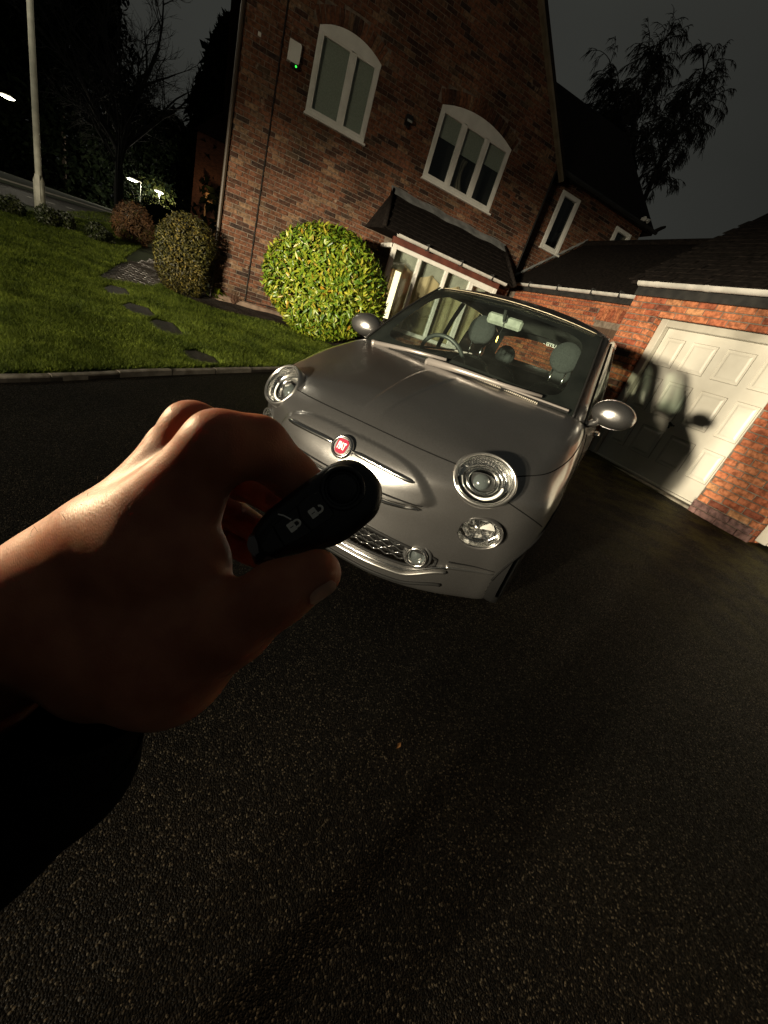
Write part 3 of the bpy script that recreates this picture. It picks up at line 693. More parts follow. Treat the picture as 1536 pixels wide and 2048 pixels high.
# hipped lean-to roof with lead top
RT = 3.40; rl_, rr2 = 3.17, 6.18; el, er, ey, ez = 2.93, 6.30, 9.02, 2.64
V = [(rl_, YF - .02, RT), (rr2, YF - .02, RT), (er, ey, ez), (el, ey, ez), (rr2 + .42, YF - .02, ez), (el - .15, YF - .02, ez)]
rfm = MB(); rfm.add(V, [(3, 2, 1, 0), (2, 4, 1), (3, 0, 5), (2, 3, 5, 4)]); bayp(rfm, 'roof_deck', M_TILE)
tl = MB(); nc = 9
for c_ in range(nc):      # overlapping courses of plain tiles on the front slope
    t0, t1 = c_ / nc, (c_ + 1.25) / nc
    t1 = min(t1, 1.0)
    for k in range(16):
        def P(s_, t): L = lerp(np.array([el, ey, ez]), np.array([rl_, YF - .02, RT]), t); Rr = lerp(np.array([er, ey, ez]), np.array([rr2, YF - .02, RT]), t); return lerp(L, Rr, s_)
        s0, s1 = (k + .02 + .5 * (c_ % 2)) / 16.5, (k + .98 + .5 * (c_ % 2)) / 16.5
        n_ = np.array([0, -.65, .76]); lift = random.uniform(.012, .02)
        a, b2, c2, d2 = P(s0, t0) + n_ * (lift + .012), P(s1, t0) + n_ * (lift + .012), P(s1, t1) + n_ * .004, P(s0, t1) + n_ * .004
        tl.add([a, b2, c2, d2, a - n_ * .012, b2 - n_ * .012], [(0, 1, 2, 3), (4, 5, 1, 0)])
o = bayp(tl, 'roof_tiles', M_TILE); o['kind'] = 'stuff'
G = np.array([[(lerp(rl_ - .06, rr2 + .02, u), YF - .03 - .16 * v - .006 * math.sin(u * 40) * v, RT + .10 - .16 * v + .01 * math.sin(u * 23 + v)) for v in np.linspace(0, 1, 6)] for u in np.linspace(0, 1, 60)])
bayp(MB().grid(G), 'lead_flashing', M_LEAD, True)
for pa, pb_ in (((el - .02, ey, ez + .03), (rl_, YF - .06, RT + .03)), ((er + .02, ey, ez + .03), (rr2, YF - .06, RT + .03))): bayp(MB().tube([pa, pb_], .045, 8), 'hip_tiles', M_TILE, True)
gt = MB(); gp = [(.055 * math.cos(a), .055 * math.sin(a)) for a in np.linspace(math.pi, 2 * math.pi, 9)]
gt.grid(np.array([[(x, ey - .05 + p[0], ez + .0 + p[1]) for p in gp] for x in np.linspace(el + .28, er - .28, 12)])); bayp(gt, 'gutter', M_GUTTER, True)
for x in (3.9, 4.75, 5.6): bayp(MB().box((x, ey - .05, ez - .01), (.03, .125, .12), bev=.004), 'gutter_bracket', M_DARKTRIM)
# curtains and the lit gap inside the bay
M_BCURT = noise_color(mat('bay_curtain', rough=.9), 3, (.40, .31, .18), (.52, .42, .27))
cu = MB()
Gc = np.array([[(3.70 + 2.28 * u, BY + .17 + .022 * math.sin(u * 60) + .015 * math.sin(u * 23), BZ0 - .1 + 1.42 * v * (1 - .10 * abs(math.sin(u * math.pi * 3.2)) * v) ) for v in np.linspace(0, 1, 8)] for u in np.linspace(0, 1, 150)]); cu.grid(Gc); bayp(cu, 'curtain', M_BCURT, True)
M_NET = noise_color(mat('bay_blind', rough=.85), 5, (.34, .34, .29), (.42, .42, .36)); bl_ = MB()
Gn = np.array([[(BX0 + .12 + (BX1 - BX0 - .24) * u, BY + .24, 1.9 + .62 * v) for v in np.linspace(0, 1, 4)] for u in np.linspace(0, 1, 10)]); bl_.grid(Gn); bayp(bl_, 'blind', M_NET)
M_LIT = mat('lit_room', (.9, .8, .5), .8, emit=2.2, emit_color=(1.0, .86, .50))
bayp(MB().box((3.60, BY + .15, 1.60), (.13, .02, .95)), 'lit_curtain_gap', M_LIT)
Gl = np.array([[(BX0 + .13 + .21 * u, BY + .19 + .02 * math.sin(u * 14), BZ0 - .1 + 1.25 * v) for v in np.linspace(0, 1, 4)] for u in np.linspace(0, 1, 16)]); bayp(MB().grid(Gl), 'curtain', M_BCURT, True)
bayp(MB().box(((BX0 + BX1) / 2, YF + .05, (BZ0 + BZ1) / 2), (BX1 - BX0, .02, BZ1 - BZ0)), 'room', mat('bay_room', (.10, .08, .05), .9))

# ---- set-back wing to the right
YW = 10.3; WX1 = 10.45; ZW = 5.36
wing = empty('house_wing', ((XR + WX1) / 2, YW, ZB), 'set back brick wing right of the gable with two narrow windows', 'house')
SW = [(7.45, 8.08, 3.90, 5.12), (9.53, 10.16, 3.90, 5.10)]
def whole(z): return [(w[0], w[1]) for w in SW if w[2] < z < w[3]]
mm_ = MB(); z = 2.4
while z < ZW + .05:
    iv = [(XR - .3, WX1)]
    for (ha, hb) in whole(z + .025):
        nv = []
        for (p, q) in iv:
            if hb <= p or ha >= q: nv.append((p, q)); continue
            if ha > p: nv.append((p, ha))
            if hb < q: nv.append((hb, q))
        iv = nv
    for (p, q) in iv: mm_.add([(p, YW + .012, z), (q, YW + .012, z), (q, YW + .012, z + .05), (p, YW + .012, z + .05)], [(0, 1, 2, 3)])
    z += .05
mm_.add([(WX1, YW + .012, .3), (WX1, YW + 7, .3), (WX1, YW + 7, ZW), (WX1, YW + .012, ZW)], [(0, 1, 2, 3)])
wwall = mm_.build('wall', M_MORTAR, wing, world=True)
bl = courses(lambda z: (XR, WX1), 2.6, ZW, .0755, .226, whole, seed=5); lay_bricks(wwall, bl, lambda u, v: (u, YW, v), FRONT, M_BRICK, 220)
for w, bz in zip(SW, (None, 3.95)):
    x0, x1, z0, z1 = w; root = empty('window', ((x0 + x1) / 2, YW, z0)); root.parent = wing; root.matrix_parent_inverse = PINV(wing)
    m = MB(); yw = YW + .02
    for x in (x0 + .045, x1 - .045): m.box((x, yw, (z0 + z1) / 2), (.09, .08, z1 - z0), bev=.008)
    for zz in (z0 + .045, z1 - .045): m.box(((x0 + x1) / 2, yw + .001, zz), (x1 - x0 - .18, .078, .09), bev=.008)
    m.build('frame', M_WHITE, root, world=True)
    s = MB()
    for x in (x0 + .105, x1 - .105): s.box((x, yw - .006, (z0 + z1) / 2), (.03, .05, z1 - z0 - .18), bev=.004)
    s.build('sash', M_WHITE, root, world=True)
    MB().box(((x0 + x1) / 2, YW - .03, z0 - .02), (x1 - x0 + .05, .1, .04), bev=.006).build('sill', M_WHITE, root, world=True)
    MB().box(((x0 + x1) / 2, yw + .02, (z0 + z1) / 2), (x1 - x0 - .15, .006, z1 - z0 - .16)).build('pane', M_CLEAR, root, world=True)
    MB().add([(x0, yw + .4, z0), (x1, yw + .4, z0), (x1, yw + .4, z1), (x0, yw + .4, z1)], [(0, 1, 2, 3)]).build('room', M_ROOM if bz is None else M_BLIND, root, world=True)
# wing roof
e0 = np.array([XR - .5, 10.08, 5.33]); e1 = np.array([10.62, 10.08, 5.36]); r0 = np.array([7.5, 14, 8.45]); r1 = np.array([11.58, 14, 8.57])
MB().add([e0, e1, r1, r0, (11.9, 18, 5.3), (XR, 18, 5.3), e0 - [0, 0, .12], e1 - [0, 0, .12]], [(0, 1, 2, 3), (1, 4, 2), (3, 2, 4, 5), (6, 7, 1, 0), (0, 3, 5), (7, 4, 1)]).build('roof', M_TILE, wing, world=True)
MB().tube([e0 + [0, -.05, -.04], e1 + [.05, -.05, -.04]], .05, 8).build('gutter', M_DARKTRIM, wing, world=True)
MB().tube([e1 + [.02, -.02, 0], e1 + [.12, -.06, .10], e1 + [.22, -.08, .17]], [.05, .045, .03], 8).build('roof_finial', M_TILE, wing, world=True)

# ---- fittings on the walls
al = empty('alarm_box', (.885, YF - .05, 4.50), 'white burglar alarm box with green light left of the upper window', 'alarm box')
bm_ = MB(); pr = [(-.10, .12), (.08, .12), (.10, .10), (.10, -.10), (.07, -.12), (-.10, -.12)]
bm_.prism([(p[0], -.035, p[1] * 1.1) for p in pr], (0, 0, 0), (0, .075, 0)); bm_.build('cover', M_WHITE, al)
MB().box((.03, -.02, -.165), (.14, .06, .06), bev=.012).build('base', M_BLACK, al)
MB().lathe([(0, .008), (.012, .006), (.016, 0)], 12, frame_of((0, -1, 0)), (.055, -.05, -.165)).build('status_light', mat('green_led', (.02, .3, .03), .4, emit=1.6, emit_color=(.05, 1, .08)), al)
sl = empty('security_light', (3.10, YF - .06, 4.52), 'small black bulkhead wall light between the two upper windows', 'wall light')
MB().box((0, .03, 0), (.12, .04, .15), bev=.01).build('back_plate', M_BLACK, sl)
R_ = np.array(Euler((-.35, 0, 0)).to_matrix())
MB().box((.0, -.03, .02), (.14, .10, .12), R_, bev=.02).build('housing', M_BLACK, sl)
MB().box((.0, -.082, .0), (.105, .012, .085), R_, bev=.004).build('lens', mat('frosted_lens', (.35, .37, .34), .25), sl)
MB().tube([(0, 0, -.06), (.0, -.03, -.10)], .03, 10).build('sensor', M_BLACK, sl)
pw = MB().box((.32, YF - .012, 4.48), (.05, .03, .05), bev=.006).build('junction_box', M_WHITE); tag(pw, 'tiny white junction box high on the wall near the left corner', 'junction box')
fl_ = empty('floodlight', (10.0, 10.02, 5.40), 'twin white security spotlights under the wing eaves', 'wall light')
for dx in (-.07, .07): MB().lathe([(.02, -.05), (.045, 0), (.055, .05), (.04, .055)], 12, frame_of((.3 * (1 if dx > 0 else -1), -.8, -.4)), (dx, -.08, 0), close=True).build('lamp_head', M_WHITE, fl_)
MB().box((0, 0, 0), (.12, .06, .06), bev=.008).build('mount', M_WHITE, fl_)
# ================================================================ garage
XG = 5.66; XD = 5.86; GY0, GY1 = 2.02, 5.12; OY0, OY1 = 2.72, 4.60; OZ = 2.38; GZ0 = .29; GZT = 2.62
gar = empty('garage', (XG, 3.6, GZ0), 'red brick double garage with white panelled up and over doors', 'garage')
mb = MB()
# mortar body: face pieces, reveals
def quad(m, *p): m.add(p, [(0, 1, 2, 3)])
e = .012
quad(mb, (XG + e, OY1, GZ0 - .2), (XG + e, GY1, GZ0 - .2), (XG + e, GY1, GZT + .1), (XG + e, OY1, GZT + .1))
quad(mb, (XG + e, OY0, OZ), (XG + e, OY1, OZ), (XG + e, OY1, GZT + .1), (XG + e, OY0, GZT + .1))
quad(mb, (XG + e, GY0, GZ0 - .2), (XG + e, OY0, GZ0 - .2), (XG + e, OY0, GZT + .1), (XG + e, GY0, GZT + .1))
quad(mb, (XG + e, -1.2, OZ), (XG + e, GY0, OZ), (XG + e, GY0, GZT + .1), (XG + e, -1.2, GZT + .1))
quad(mb, (XG + e, OY1 + e, GZ0 - .2), (XD + .1, OY1 + e, GZ0 - .2), (XD + .1, OY1 + e, OZ), (XG + e, OY1 + e, OZ))
quad(mb, (XG + e, OY0 - e, GZ0 - .2), (XD + .1, OY0 - e, GZ0 - .2), (XD + .1, OY0 - e, OZ), (XG + e, OY0 - e, OZ))
quad(mb, (XG + e, GY0 + e, GZ0 - .2), (XD + .1, GY0 + e, GZ0 - .2), (XD + .1, GY0 + e, OZ), (XG + e, GY0 + e, OZ))
quad(mb, (XG + e, OY0, OZ + e), (XD + .1, OY0, OZ + e), (XD + .1, OY1, OZ + e), (XG + e, OY1, OZ + e))
quad(mb, (XG + e, GY1 - .002, GZ0 - .2), (10.5, GY1 - .002, GZ0 - .2), (10.5, GY1 - .002, GZT + .1), (XG + e, GY1 - .002, GZT + .1))
gwall = mb.build('wall', M_MORTAR, gar, world=True)
def gh(z):
    h = []
    if z < OZ: h.append((-OY1, -OY0)); h.append((-GY0, 1.3))
    return h
PZ = GZ0 + 2 * .083
bl = courses(lambda z: (-GY1, 1.2), PZ, GZT, .083, .235, gh, joint=.013, seed=11)
lay_bricks(gwall, bl, lambda u, v: (XG, -u, v), WEST, M_GBRICK, 300)
bl = courses(lambda z: (-GY1 - .01, -GY0 + .01), GZ0, PZ, .083, .24, lambda z: [(-OY1 + .012, -OY0 - .012)], joint=.008, seed=12)
lay_bricks(gwall, bl, lambda u, v: (XG - .014, -u, v), WEST, M_PLINTH, 60)
for yy, sgn in ((OY1, 1), (GY0, 1)):       # brick reveals facing the drive
    bl = courses(lambda z: (XG + .004, XD - .02 if yy == OY1 else XD + .1), GZ0, OZ, .083, .235, lambda z: [], joint=.013, seed=13)
    lay_bricks(gwall, bl, lambda u, v: (u, yy, v), FRONT, M_GBRICK, 120)
# doors
M_DOOR = noise_color(mat('garage_door_paint', rough=.42, spec=.4), 2.2, (.46, .44, .385), (.56, .54, .48), rough=(.36, .5), bump=(3, .04, .01))
def garage_door(y0, y1, z0, z1, name_lbl):
    root = empty('garage_door', (XD, (y0 + y1) / 2, z0)); root.parent = gar; root.matrix_parent_inverse = PINV(gar)
    W_ = lambda m, nm, mt=M_DOOR: m.build(nm, mt, root, world=True)
    W_(MB().box((XD + .03, (y0 + y1) / 2, (z0 + z1) / 2), (.04, y1 - y0, z1 - z0), bev=.004), 'leaf')
    fr = MB()
    fr.box((XD - .03, y1 + .057, (z0 + z1) / 2 + .05), (.09, .11, z1 - z0 + .1), bev=.006); fr.box((XD - .03, y0 - .057, (z0 + z1) / 2 + .05), (.09, .11, z1 - z0 + .1), bev=.006)
    fr.box((XD - .028, (y0 + y1) / 2, z1 + .045), (.088, y1 - y0 + .004, .09), bev=.006)
    W_(fr, 'frame', noise_color(mat('door_frame_paint', rough=.5), 4, (.36, .34, .29), (.46, .44, .38)))
    cols = [(y1 - .075, y1 - .345), (y1 - .455, y1 - .80), (y1 - .92, y1 - 1.26), (y1 - 1.375, y1 - 1.645)]
    rows = [(1.50, 1.88), (.875, 1.34), (.30, .70)]
    for (ya, yb) in cols:
        for (za, zb) in rows:
            za, zb = z0 + za * (z1 - z0) / 2.0, z0 + zb * (z1 - z0) / 2.0
            m = MB(); yc, zc, hy, hz = (ya + yb) / 2, (za + zb) / 2, (ya - yb) / 2, (zb - za) / 2
            R_ = [(1.0, .0095), (.955, -.006), (.90, -.006), (.70, .009), (.66, .010)]    # groove, then raised field
            V = []
            for s_, d_ in R_:
                iy, iz = hy - (1 - s_) * .17, hz - (1 - s_) * .17
                V += [(XD + .0095 - d_ + .0, yc + iy, zc - iz), (XD + .0095 - d_, yc - iy, zc - iz), (XD + .0095 - d_, yc - iy, zc + iz), (XD + .0095 - d_, yc + iy, zc + iz)]
            Fc = [(r_ * 4 + i, r_ * 4 + (i + 1) % 4, (r_ + 1) * 4 + (i + 1) % 4, (r_ + 1) * 4 + i) for r_ in range(4) for i in range(4)] + [(16, 17, 18, 19)]
            m.add([(v[0] , v[1], v[2]) for v in V], Fc); W_(m, 'door_panel')
            # thin dark strips painting the shade of the groove round the panel
            gm = MB(); t = .006
            for (a, b_) in (((ya, za), (yb, za)), ((yb, za), (yb, zb)), ((yb, zb), (ya, zb)), ((ya, zb), (ya, za))):
                gm.bar((XD + .0085, a[0], a[1]), (XD + .0085, b_[0], b_[1]), t, .004, up=(1, 0, 0))
            W_(gm, 'groove_shade', mat('panel_shade_line', (.20, .185, .155), .6))
    for (za) in (.78, 1.43):
        pass
    W_(MB().box((XD - .02, (y0 + y1) / 2, z0 + .02), (.05, y1 - y0, .03), bev=.004), 'bottom_rail')
    hd = MB().tube([(XD + .01, yh := (cols[1][1] + cols[2][0]) / 2, z0 + .80), (XD - .045, yh, z0 + .80)], .012, 10); hd.bar((XD - .05, yh + .045, z0 + .825), (XD - .05, yh - .02, z0 + .795), .03, .018, bev=.004, up=(1, 0, 0)); hd.bar((XD - .05, yh + .03, z0 + .82), (XD - .05, yh + .012, z0 + .75), .02, .018, bev=.004, up=(1, 0, 0))
    W_(hd, 'handle', M_BLACK)
    return root
garage_door(OY0 + .06, OY1 - .12, .335, 2.29, 'far')
garage_door(-.10, GY0 - .12, .335, 2.29, 'near')
MB().box((XD - .06, (OY0 + OY1) / 2, .30), (.26, OY1 - OY0 - .004, .07), bev=.01).build('threshold', M_CONC, gar, world=True)
# fascia, gutter, roof
MB().box((XG - .03, 1.9, 2.655), (.05, 6.4, .11), bev=.004).build('fascia', M_DARKTRIM, gar, world=True)
gt = MB(); gp = [(.055 * math.cos(a), .055 * math.sin(a)) for a in np.linspace(math.pi, 2 * math.pi, 9)]
gt.grid(np.array([[(XG - .115 + p[0], y, 2.755 + p[1]) for p in gp] for y in np.linspace(5.05, -1.2, 20)])); gt.build('gutter', M_GUTTER, gar, smooth=True, world=True)
gq = [(.061 * math.cos(a), .061 * math.sin(a)) for a in np.linspace(math.pi, 2 * math.pi, 9)]
for y in (4.72, 4.02, 3.1, 2.2): MB().grid(np.array([[(XG - .115 + p[0], yy, 2.757 + p[1]) for p in gq] for yy in (y + .03, y - .03)])).build('gutter_union', M_GUTTER, gar, smooth=True, world=True)
rs = .80; X0 = XG - .10
ga = [(X0, 5.22, 2.79), (X0, -1.2, 2.79), (X0 + 3.6, -1.2, 2.79 + 3.6 * rs), (X0 + 3.6, 5.22, 2.79 + 3.6 * rs)]
rm_ = MB().add(ga + [(p[0], p[1], p[2] - .06) for p in ga], [(0, 1, 2, 3), (0, 3, 7, 4), (4, 5, 1, 0), (2, 6, 7, 3)])
rm_.build('roof_deck', M_TILE, gar, world=True)
tl = MB(); nrm = np.array([-rs, 0, 1]) / math.hypot(rs, 1)
for c_ in range(16):
    x = X0 - .03 + c_ * .11; zz = 2.79 + (x - X0) * rs
    for k in range(28):
        y = 5.25 - k * .168 - (c_ % 2) * .084; lift = random.uniform(.014, .022)
        a = np.array([x, y, zz]) + nrm * lift; b_ = np.array([x, y - .162, zz]) + nrm * lift; u = np.array([.16, 0, .16 * rs])
        tl.add([a, b_, b_ + u - nrm * .01, a + u - nrm * .01, a - nrm * .013, b_ - nrm * .013], [(0, 1, 2, 3), (4, 5, 1, 0)])
o = tl.build('roof_tiles', M_TILE, gar, world=True); o['kind'] = 'stuff'

# ================================================================ low link between house and garage
XK = 7.0
link = empty('link_building', (XK, 7.5, .4), 'low brick link between the house and the garage with tiled roof', 'outbuilding')
m = MB(); quad(m, (XK + e, 6.97, .2), (XK + e, YF + .3, .2), (XK + e, YF + .3, 2.80), (XK + e, 6.97, 2.80)); quad(m, (XK + e, 5.0, 2.30), (XK + e, 6.97, 2.30), (XK + e, 6.97, 2.80), (XK + e, 5.0, 2.80)); quad(m, (XK + e, 5.0, .2), (XK + e, 6.1, .2), (XK + e, 6.1, 2.3), (XK + e, 5.0, 2.3))
lw = m.build('wall', M_MORTAR, link, world=True)
def lh(z):
    h = []
    if 2.40 < z < 2.66: h.append((-6.98, -6.20))
    if z <= 2.40: h.append((-6.95, -6.15))
    return h
bl = courses(lambda z: (-YF, -5.1), 1.2, 2.76, .079, .23, lh, seed=21); lay_bricks(lw, bl, lambda u, v: (XK, -u, v), WEST, M_GBRICK, 300)
inv = PINV(lw)
for k in range(10):
    o = bpy.data.objects.new('brick', brick_mesh(.068, .235, M_GBRICK, k % 5)); COL.objects.link(o); o.parent = lw; o.matrix_parent_inverse = inv
    o.location = (XK - random.uniform(0, .006), 6.94 - k * .079, 2.535); o.rotation_euler = WEST
MB().box((XK + .04, 6.55, 1.3), (.05, .8, 2.2), bev=.004).build('side_door', noise_color(mat('brown_door', rough=.6), 5, (.05, .03, .02), (.09, .055, .035), stretch=(1, 8, 1)), link, world=True)
MB().box((XK - .06, 7.5, 2.80), (.05, 4.7, .13), bev=.004).build('fascia', M_DARKTRIM, link, world=True)
gt = MB(); gt.grid(np.array([[(XK - .15 + p[0], y, 2.875 + p[1]) for p in gp] for y in np.linspace(9.85, 5.0, 16)])); gt.build('gutter', M_GUTTER, link, smooth=True, world=True)
for y in (9.2, 8.2, 7.2, 6.5): MB().box((XK - .15, y, 2.865), (.124, .03, .118), bev=.004).build('gutter_bracket', M_DARKTRIM, link, world=True)
la = [(6.83, YF - .02, 2.87), (6.83, 5.0, 2.87), (8.75, 5.0, 4.37), (8.75, YW + .02, 4.37), (10.6, 5.0, 2.9), (10.6, YW + .02, 2.9), (6.9, YW + .0, 2.9)]
MB().add(la, [(0, 1, 2, 3), (3, 2, 4, 5), (0, 3, 6)]).build('roof', M_TILE, link, world=True)
G = np.array([[lerp(np.array([7.02, YW - .02, 3.0]), np.array([8.78, YW - .02, 4.42]), u) + np.array([-.07 * v, -.03 - .10 * v * (1 - v) , .11 - .13 * v + .012 * math.sin(u * 60)]) for v in np.linspace(0, 1, 5)] for u in np.linspace(0, 1, 40)])
MB().grid(G).build('lead_flashing', M_LEAD, link, smooth=True, world=True)
MB().tube([(8.75, 5.0, 4.40), (8.75, YW - .02, 4.40)], .07, 8).build('ridge_tiles', M_TILE, link, world=True)
MB().box((XG + .42 + .35, 5.02 + .13, 2.50), (.05, .05, .16)).build('bracket', M_DARKTRIM, gar, world=True)
# ================================================================ planting
def leaf_mesh_arrays(P, N, L, W, droop=.0, seed=1):
    """one folded six-point leaf at each P with outward direction N; arrays of verts and quads"""
    r = np.random.default_rng(seed); n = len(P)
    t = np.cross(N, r.normal(size=(n, 3))); t /= np.linalg.norm(t, axis=1, keepdims=True)
    ax = t * .75 + N * r.uniform(.1, .9, (n, 1)) + np.array([0, 0, -1]) * droop; ax /= np.linalg.norm(ax, axis=1, keepdims=True)
    sd = np.cross(ax, N + .35 * r.normal(size=(n, 3))); sd /= np.linalg.norm(sd, axis=1, keepdims=True); up = np.cross(sd, ax)
    L = L * r.uniform(.7, 1.3, (n, 1)); W = W * r.uniform(.75, 1.25, (n, 1))
    V = np.stack([P, P + ax * L * .45 - sd * W / 2 + up * W * .22, P + ax * L * .5, P + ax * L * .45 + sd * W / 2 + up * W * .22, P + ax * L - up * L * .12], 1)
    return V
def leaves_obj(name, V, m, parent=None):
    n = len(V); i0 = np.arange(n) * 5
    q = np.concatenate([np.stack([i0, i0 + 2, i0 + 1], -1), np.stack([i0, i0 + 3, i0 + 2], -1), np.stack([i0 + 1, i0 + 2, i0 + 4], -1), np.stack([i0 + 2, i0 + 3, i0 + 4], -1)], 1).ravel()
    me = bpy.data.meshes.new(name); me.vertices.add(n * 5); me.vertices.foreach_set('co', V.reshape(-1).astype(np.float32))
    me.loops.add(len(q)); me.loops.foreach_set('vertex_index', q.astype(np.int32)); me.polygons.add(n * 4); me.polygons.foreach_set('loop_start', (np.arange(n * 4) * 3).astype(np.int32))
    me.update(calc_edges=True)
    return obj(name, me, m, parent, world=True if parent is not None else None)
def leaf_mat(name, ramp, rough=.4, trans=.15):
    m = mat(name, rough=rough, spec=.45); n, l, b = NT(m); oi = n.new('ShaderNodeObjectInfo'); ge = n.new('ShaderNodeNewGeometry')
    ad = n.new('ShaderNodeMath'); ad.operation = 'ADD'; fr = n.new('ShaderNodeMath'); fr.operation = 'FRACT'
    l.new(oi.outputs['Random'], ad.inputs[0]); l.new(ge.outputs['Random Per Island'], ad.inputs[1]); l.new(ad.outputs[0], fr.inputs[0])
    r = n.new('ShaderNodeValToRGB')
    while len(r.color_ramp.elements) < len(ramp): r.color_ramp.elements.new(.5)
    for e_, (p, c) in zip(r.color_ramp.elements, ramp): e_.position = p; e_.color = (*c, 1)
    l.new(fr.outputs[0], r.inputs['Fac'])
    nz = n.new('ShaderNodeTexNoise'); nz.inputs['Scale'].default_value = 2.2; nz.inputs['Detail'].default_value = 2; l.new(ge.outputs['Position'], nz.inputs['Vector'])
    mx = n.new('ShaderNodeMix'); mx.data_type = 'RGBA'; mx.blend_type = 'MULTIPLY'; mx.inputs['Factor'].default_value = .6
    r2 = n.new('ShaderNodeValToRGB'); r2.color_ramp.elements[0].position = .35; r2.color_ramp.elements[0].color = (.55, .72, .5, 1); r2.color_ramp.elements[1].position = .65; r2.color_ramp.elements[1].color = (1.15, 1.05, .9, 1)
    l.new(nz.outputs['Fac'], r2.inputs['Fac']); l.new(r.outputs['Color'], mx.inputs['A']); l.new(r2.outputs['Color'], mx.inputs['B']); l.new(mx.outputs['Result'], b.inputs['Base Color'])
    return m
def blob_points(n, c, R, seed, lump=.10, shell=.22, bottom=-1.0):
    r = np.random.default_rng(seed); d = r.normal(size=(n, 3)); d /= np.linalg.norm(d, axis=1, keepdims=True)
    d = d[d[:, 2] > bottom]
    k = r.normal(size=(10, 3)); k /= np.linalg.norm(k, axis=1, keepdims=True); am = r.uniform(-1, 1, 10)
    f = 1 + lump * (np.exp(4 * (d @ k.T - 1)) * am).sum(1)
    rad = f * (1 - shell * r.uniform(0, 1, len(d)) ** 2)
    return np.array(c) + d * rad[:, None] * np.array(R), d
# ---- the round golden laurel beside the bay
bc_ = at_y(663, 577, 8.5); dep = (bc_ - CAM) @ RCAM[2]; br = 101 * dep / F_PX
bgz = float(g(bc_[0], bc_[1])) + .04
M_LAUREL = leaf_mat('laurel_leaf', [(0, (.045, .11, .010)), (.3, (.12, .20, .016)), (.6, (.19, .245, .02)), (.86, (.27, .29, .026)), (.96, (.38, .35, .05)), (1, (.36, .18, .02))], .38)
bush = empty('round_shrub', (bc_[0], bc_[1], bgz), 'large round golden green shrub in front of the house', 'shrub')
st = MB()
for k in range(7):
    a = k * .9; st.tube([(bc_[0] + .08 * math.cos(a), bc_[1] + .08 * math.sin(a), bgz - .05), (bc_[0] + .2 * math.cos(a), bc_[1] + .2 * math.sin(a), bgz + .35), (bc_[0] + .55 * math.cos(a), bc_[1] + .5 * math.sin(a), bc_[2] + .1)], [.03, .022, .012], 6)
st.build('stem', noise_color(mat('bark', rough=.9), 20, (.03, .022, .015), (.07, .05, .035)), bush, world=True)
P, N = blob_points(17000, bc_, (br, br, br), 4, .17, .24)
low = P[:, 2] < bc_[2] - .35 * br          # tucks in towards the foot
s_ = np.where(low, 1 - .38 * np.clip((bc_[2] - .35 * br - P[:, 2]) / (.75 * br), 0, 1), 1); P[:, :2] = bc_[:2] + (P[:, :2] - bc_[:2]) * s_[:, None]
P = P[P[:, 2] > bgz + .03]; N = N[:len(P)] if len(N) == len(P) else (P - bc_) / br
V = leaf_mesh_arrays(P, N, .118, .043, .25, 5)
vis = ((CAM - P) / np.linalg.norm(CAM - P, axis=1, keepdims=True) * N).sum(1); dist = np.linalg.norm(P - CAM, axis=1)
rad_ = np.linalg.norm((P - bc_), axis=1); key = -vis * (rad_ > .9 * br) + .0 * dist
top = np.argsort(key)[:290]; rest_i = np.setdiff1d(np.arange(len(P)), top)
fo = leaves_obj('foliage', V[rest_i], M_LAUREL, bush); fo['kind'] = 'stuff'
for i in top:
    c = V[i].mean(0); o = obj('leaf', raw_mesh('leaf', V[i] - c, [(0, 2, 1), (0, 3, 2), (1, 2, 4), (2, 3, 4)]), M_LAUREL, bush); o.matrix_parent_inverse = PINV(bush); o.location = c
# inner dark mass so that the crown is not see-through
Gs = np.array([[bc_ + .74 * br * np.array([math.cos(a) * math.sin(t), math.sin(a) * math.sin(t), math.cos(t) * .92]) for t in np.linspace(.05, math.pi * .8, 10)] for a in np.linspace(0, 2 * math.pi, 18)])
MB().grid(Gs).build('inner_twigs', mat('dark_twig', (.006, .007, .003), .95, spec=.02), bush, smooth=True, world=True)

# ---- clipped golden shrub by the house corner
def simple_shrub(name, base, R, nl, m, lbl, seed, leaf=.05, lump=.2, group=None, wid=.4, cat='shrub', sq=1.0):
    root = empty(name, base, lbl, cat, group); c = np.array(base) + [0, 0, R[2] * .92]
    P, N = blob_points(nl, c, R, seed, lump, .35)
    if sq != 1.0:
        q = (P - c) / np.array(R); q = np.sign(q) * np.abs(q) ** sq; P = c + q * np.array(R)
    k = P[:, 2] > base[2] + .01; o = leaves_obj('foliage', leaf_mesh_arrays(P[k], N[k], leaf, leaf * wid, .1, seed + 1), m, root); o['kind'] = 'stuff'
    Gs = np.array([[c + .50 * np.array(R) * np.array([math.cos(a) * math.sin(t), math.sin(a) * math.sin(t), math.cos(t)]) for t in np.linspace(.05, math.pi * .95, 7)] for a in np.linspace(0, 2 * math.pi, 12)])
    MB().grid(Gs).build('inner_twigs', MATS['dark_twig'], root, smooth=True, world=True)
    s2 = MB().tube([np.array(base) - [0, 0, .05], c], [.03, .015], 6); s2.build('stem', MATS['bark'], root, world=True)
    return root
M_GOLD = leaf_mat('golden_shrub_leaf', [(0, (.014, .014, .004)), (.4, (.042, .038, .006)), (.8, (.09, .075, .010)), (1, (.15, .11, .018))], .6)
M_BOX = leaf_mat('box_leaf', [(0, (.010, .016, .004)), (.6, (.025, .034, .008)), (1, (.04, .05, .012))], .5)
M_RUST = leaf_mat('rusty_shrub_leaf', [(0, (.05, .025, .012)), (.6, (.11, .05, .022)), (1, (.16, .08, .03))], .7)
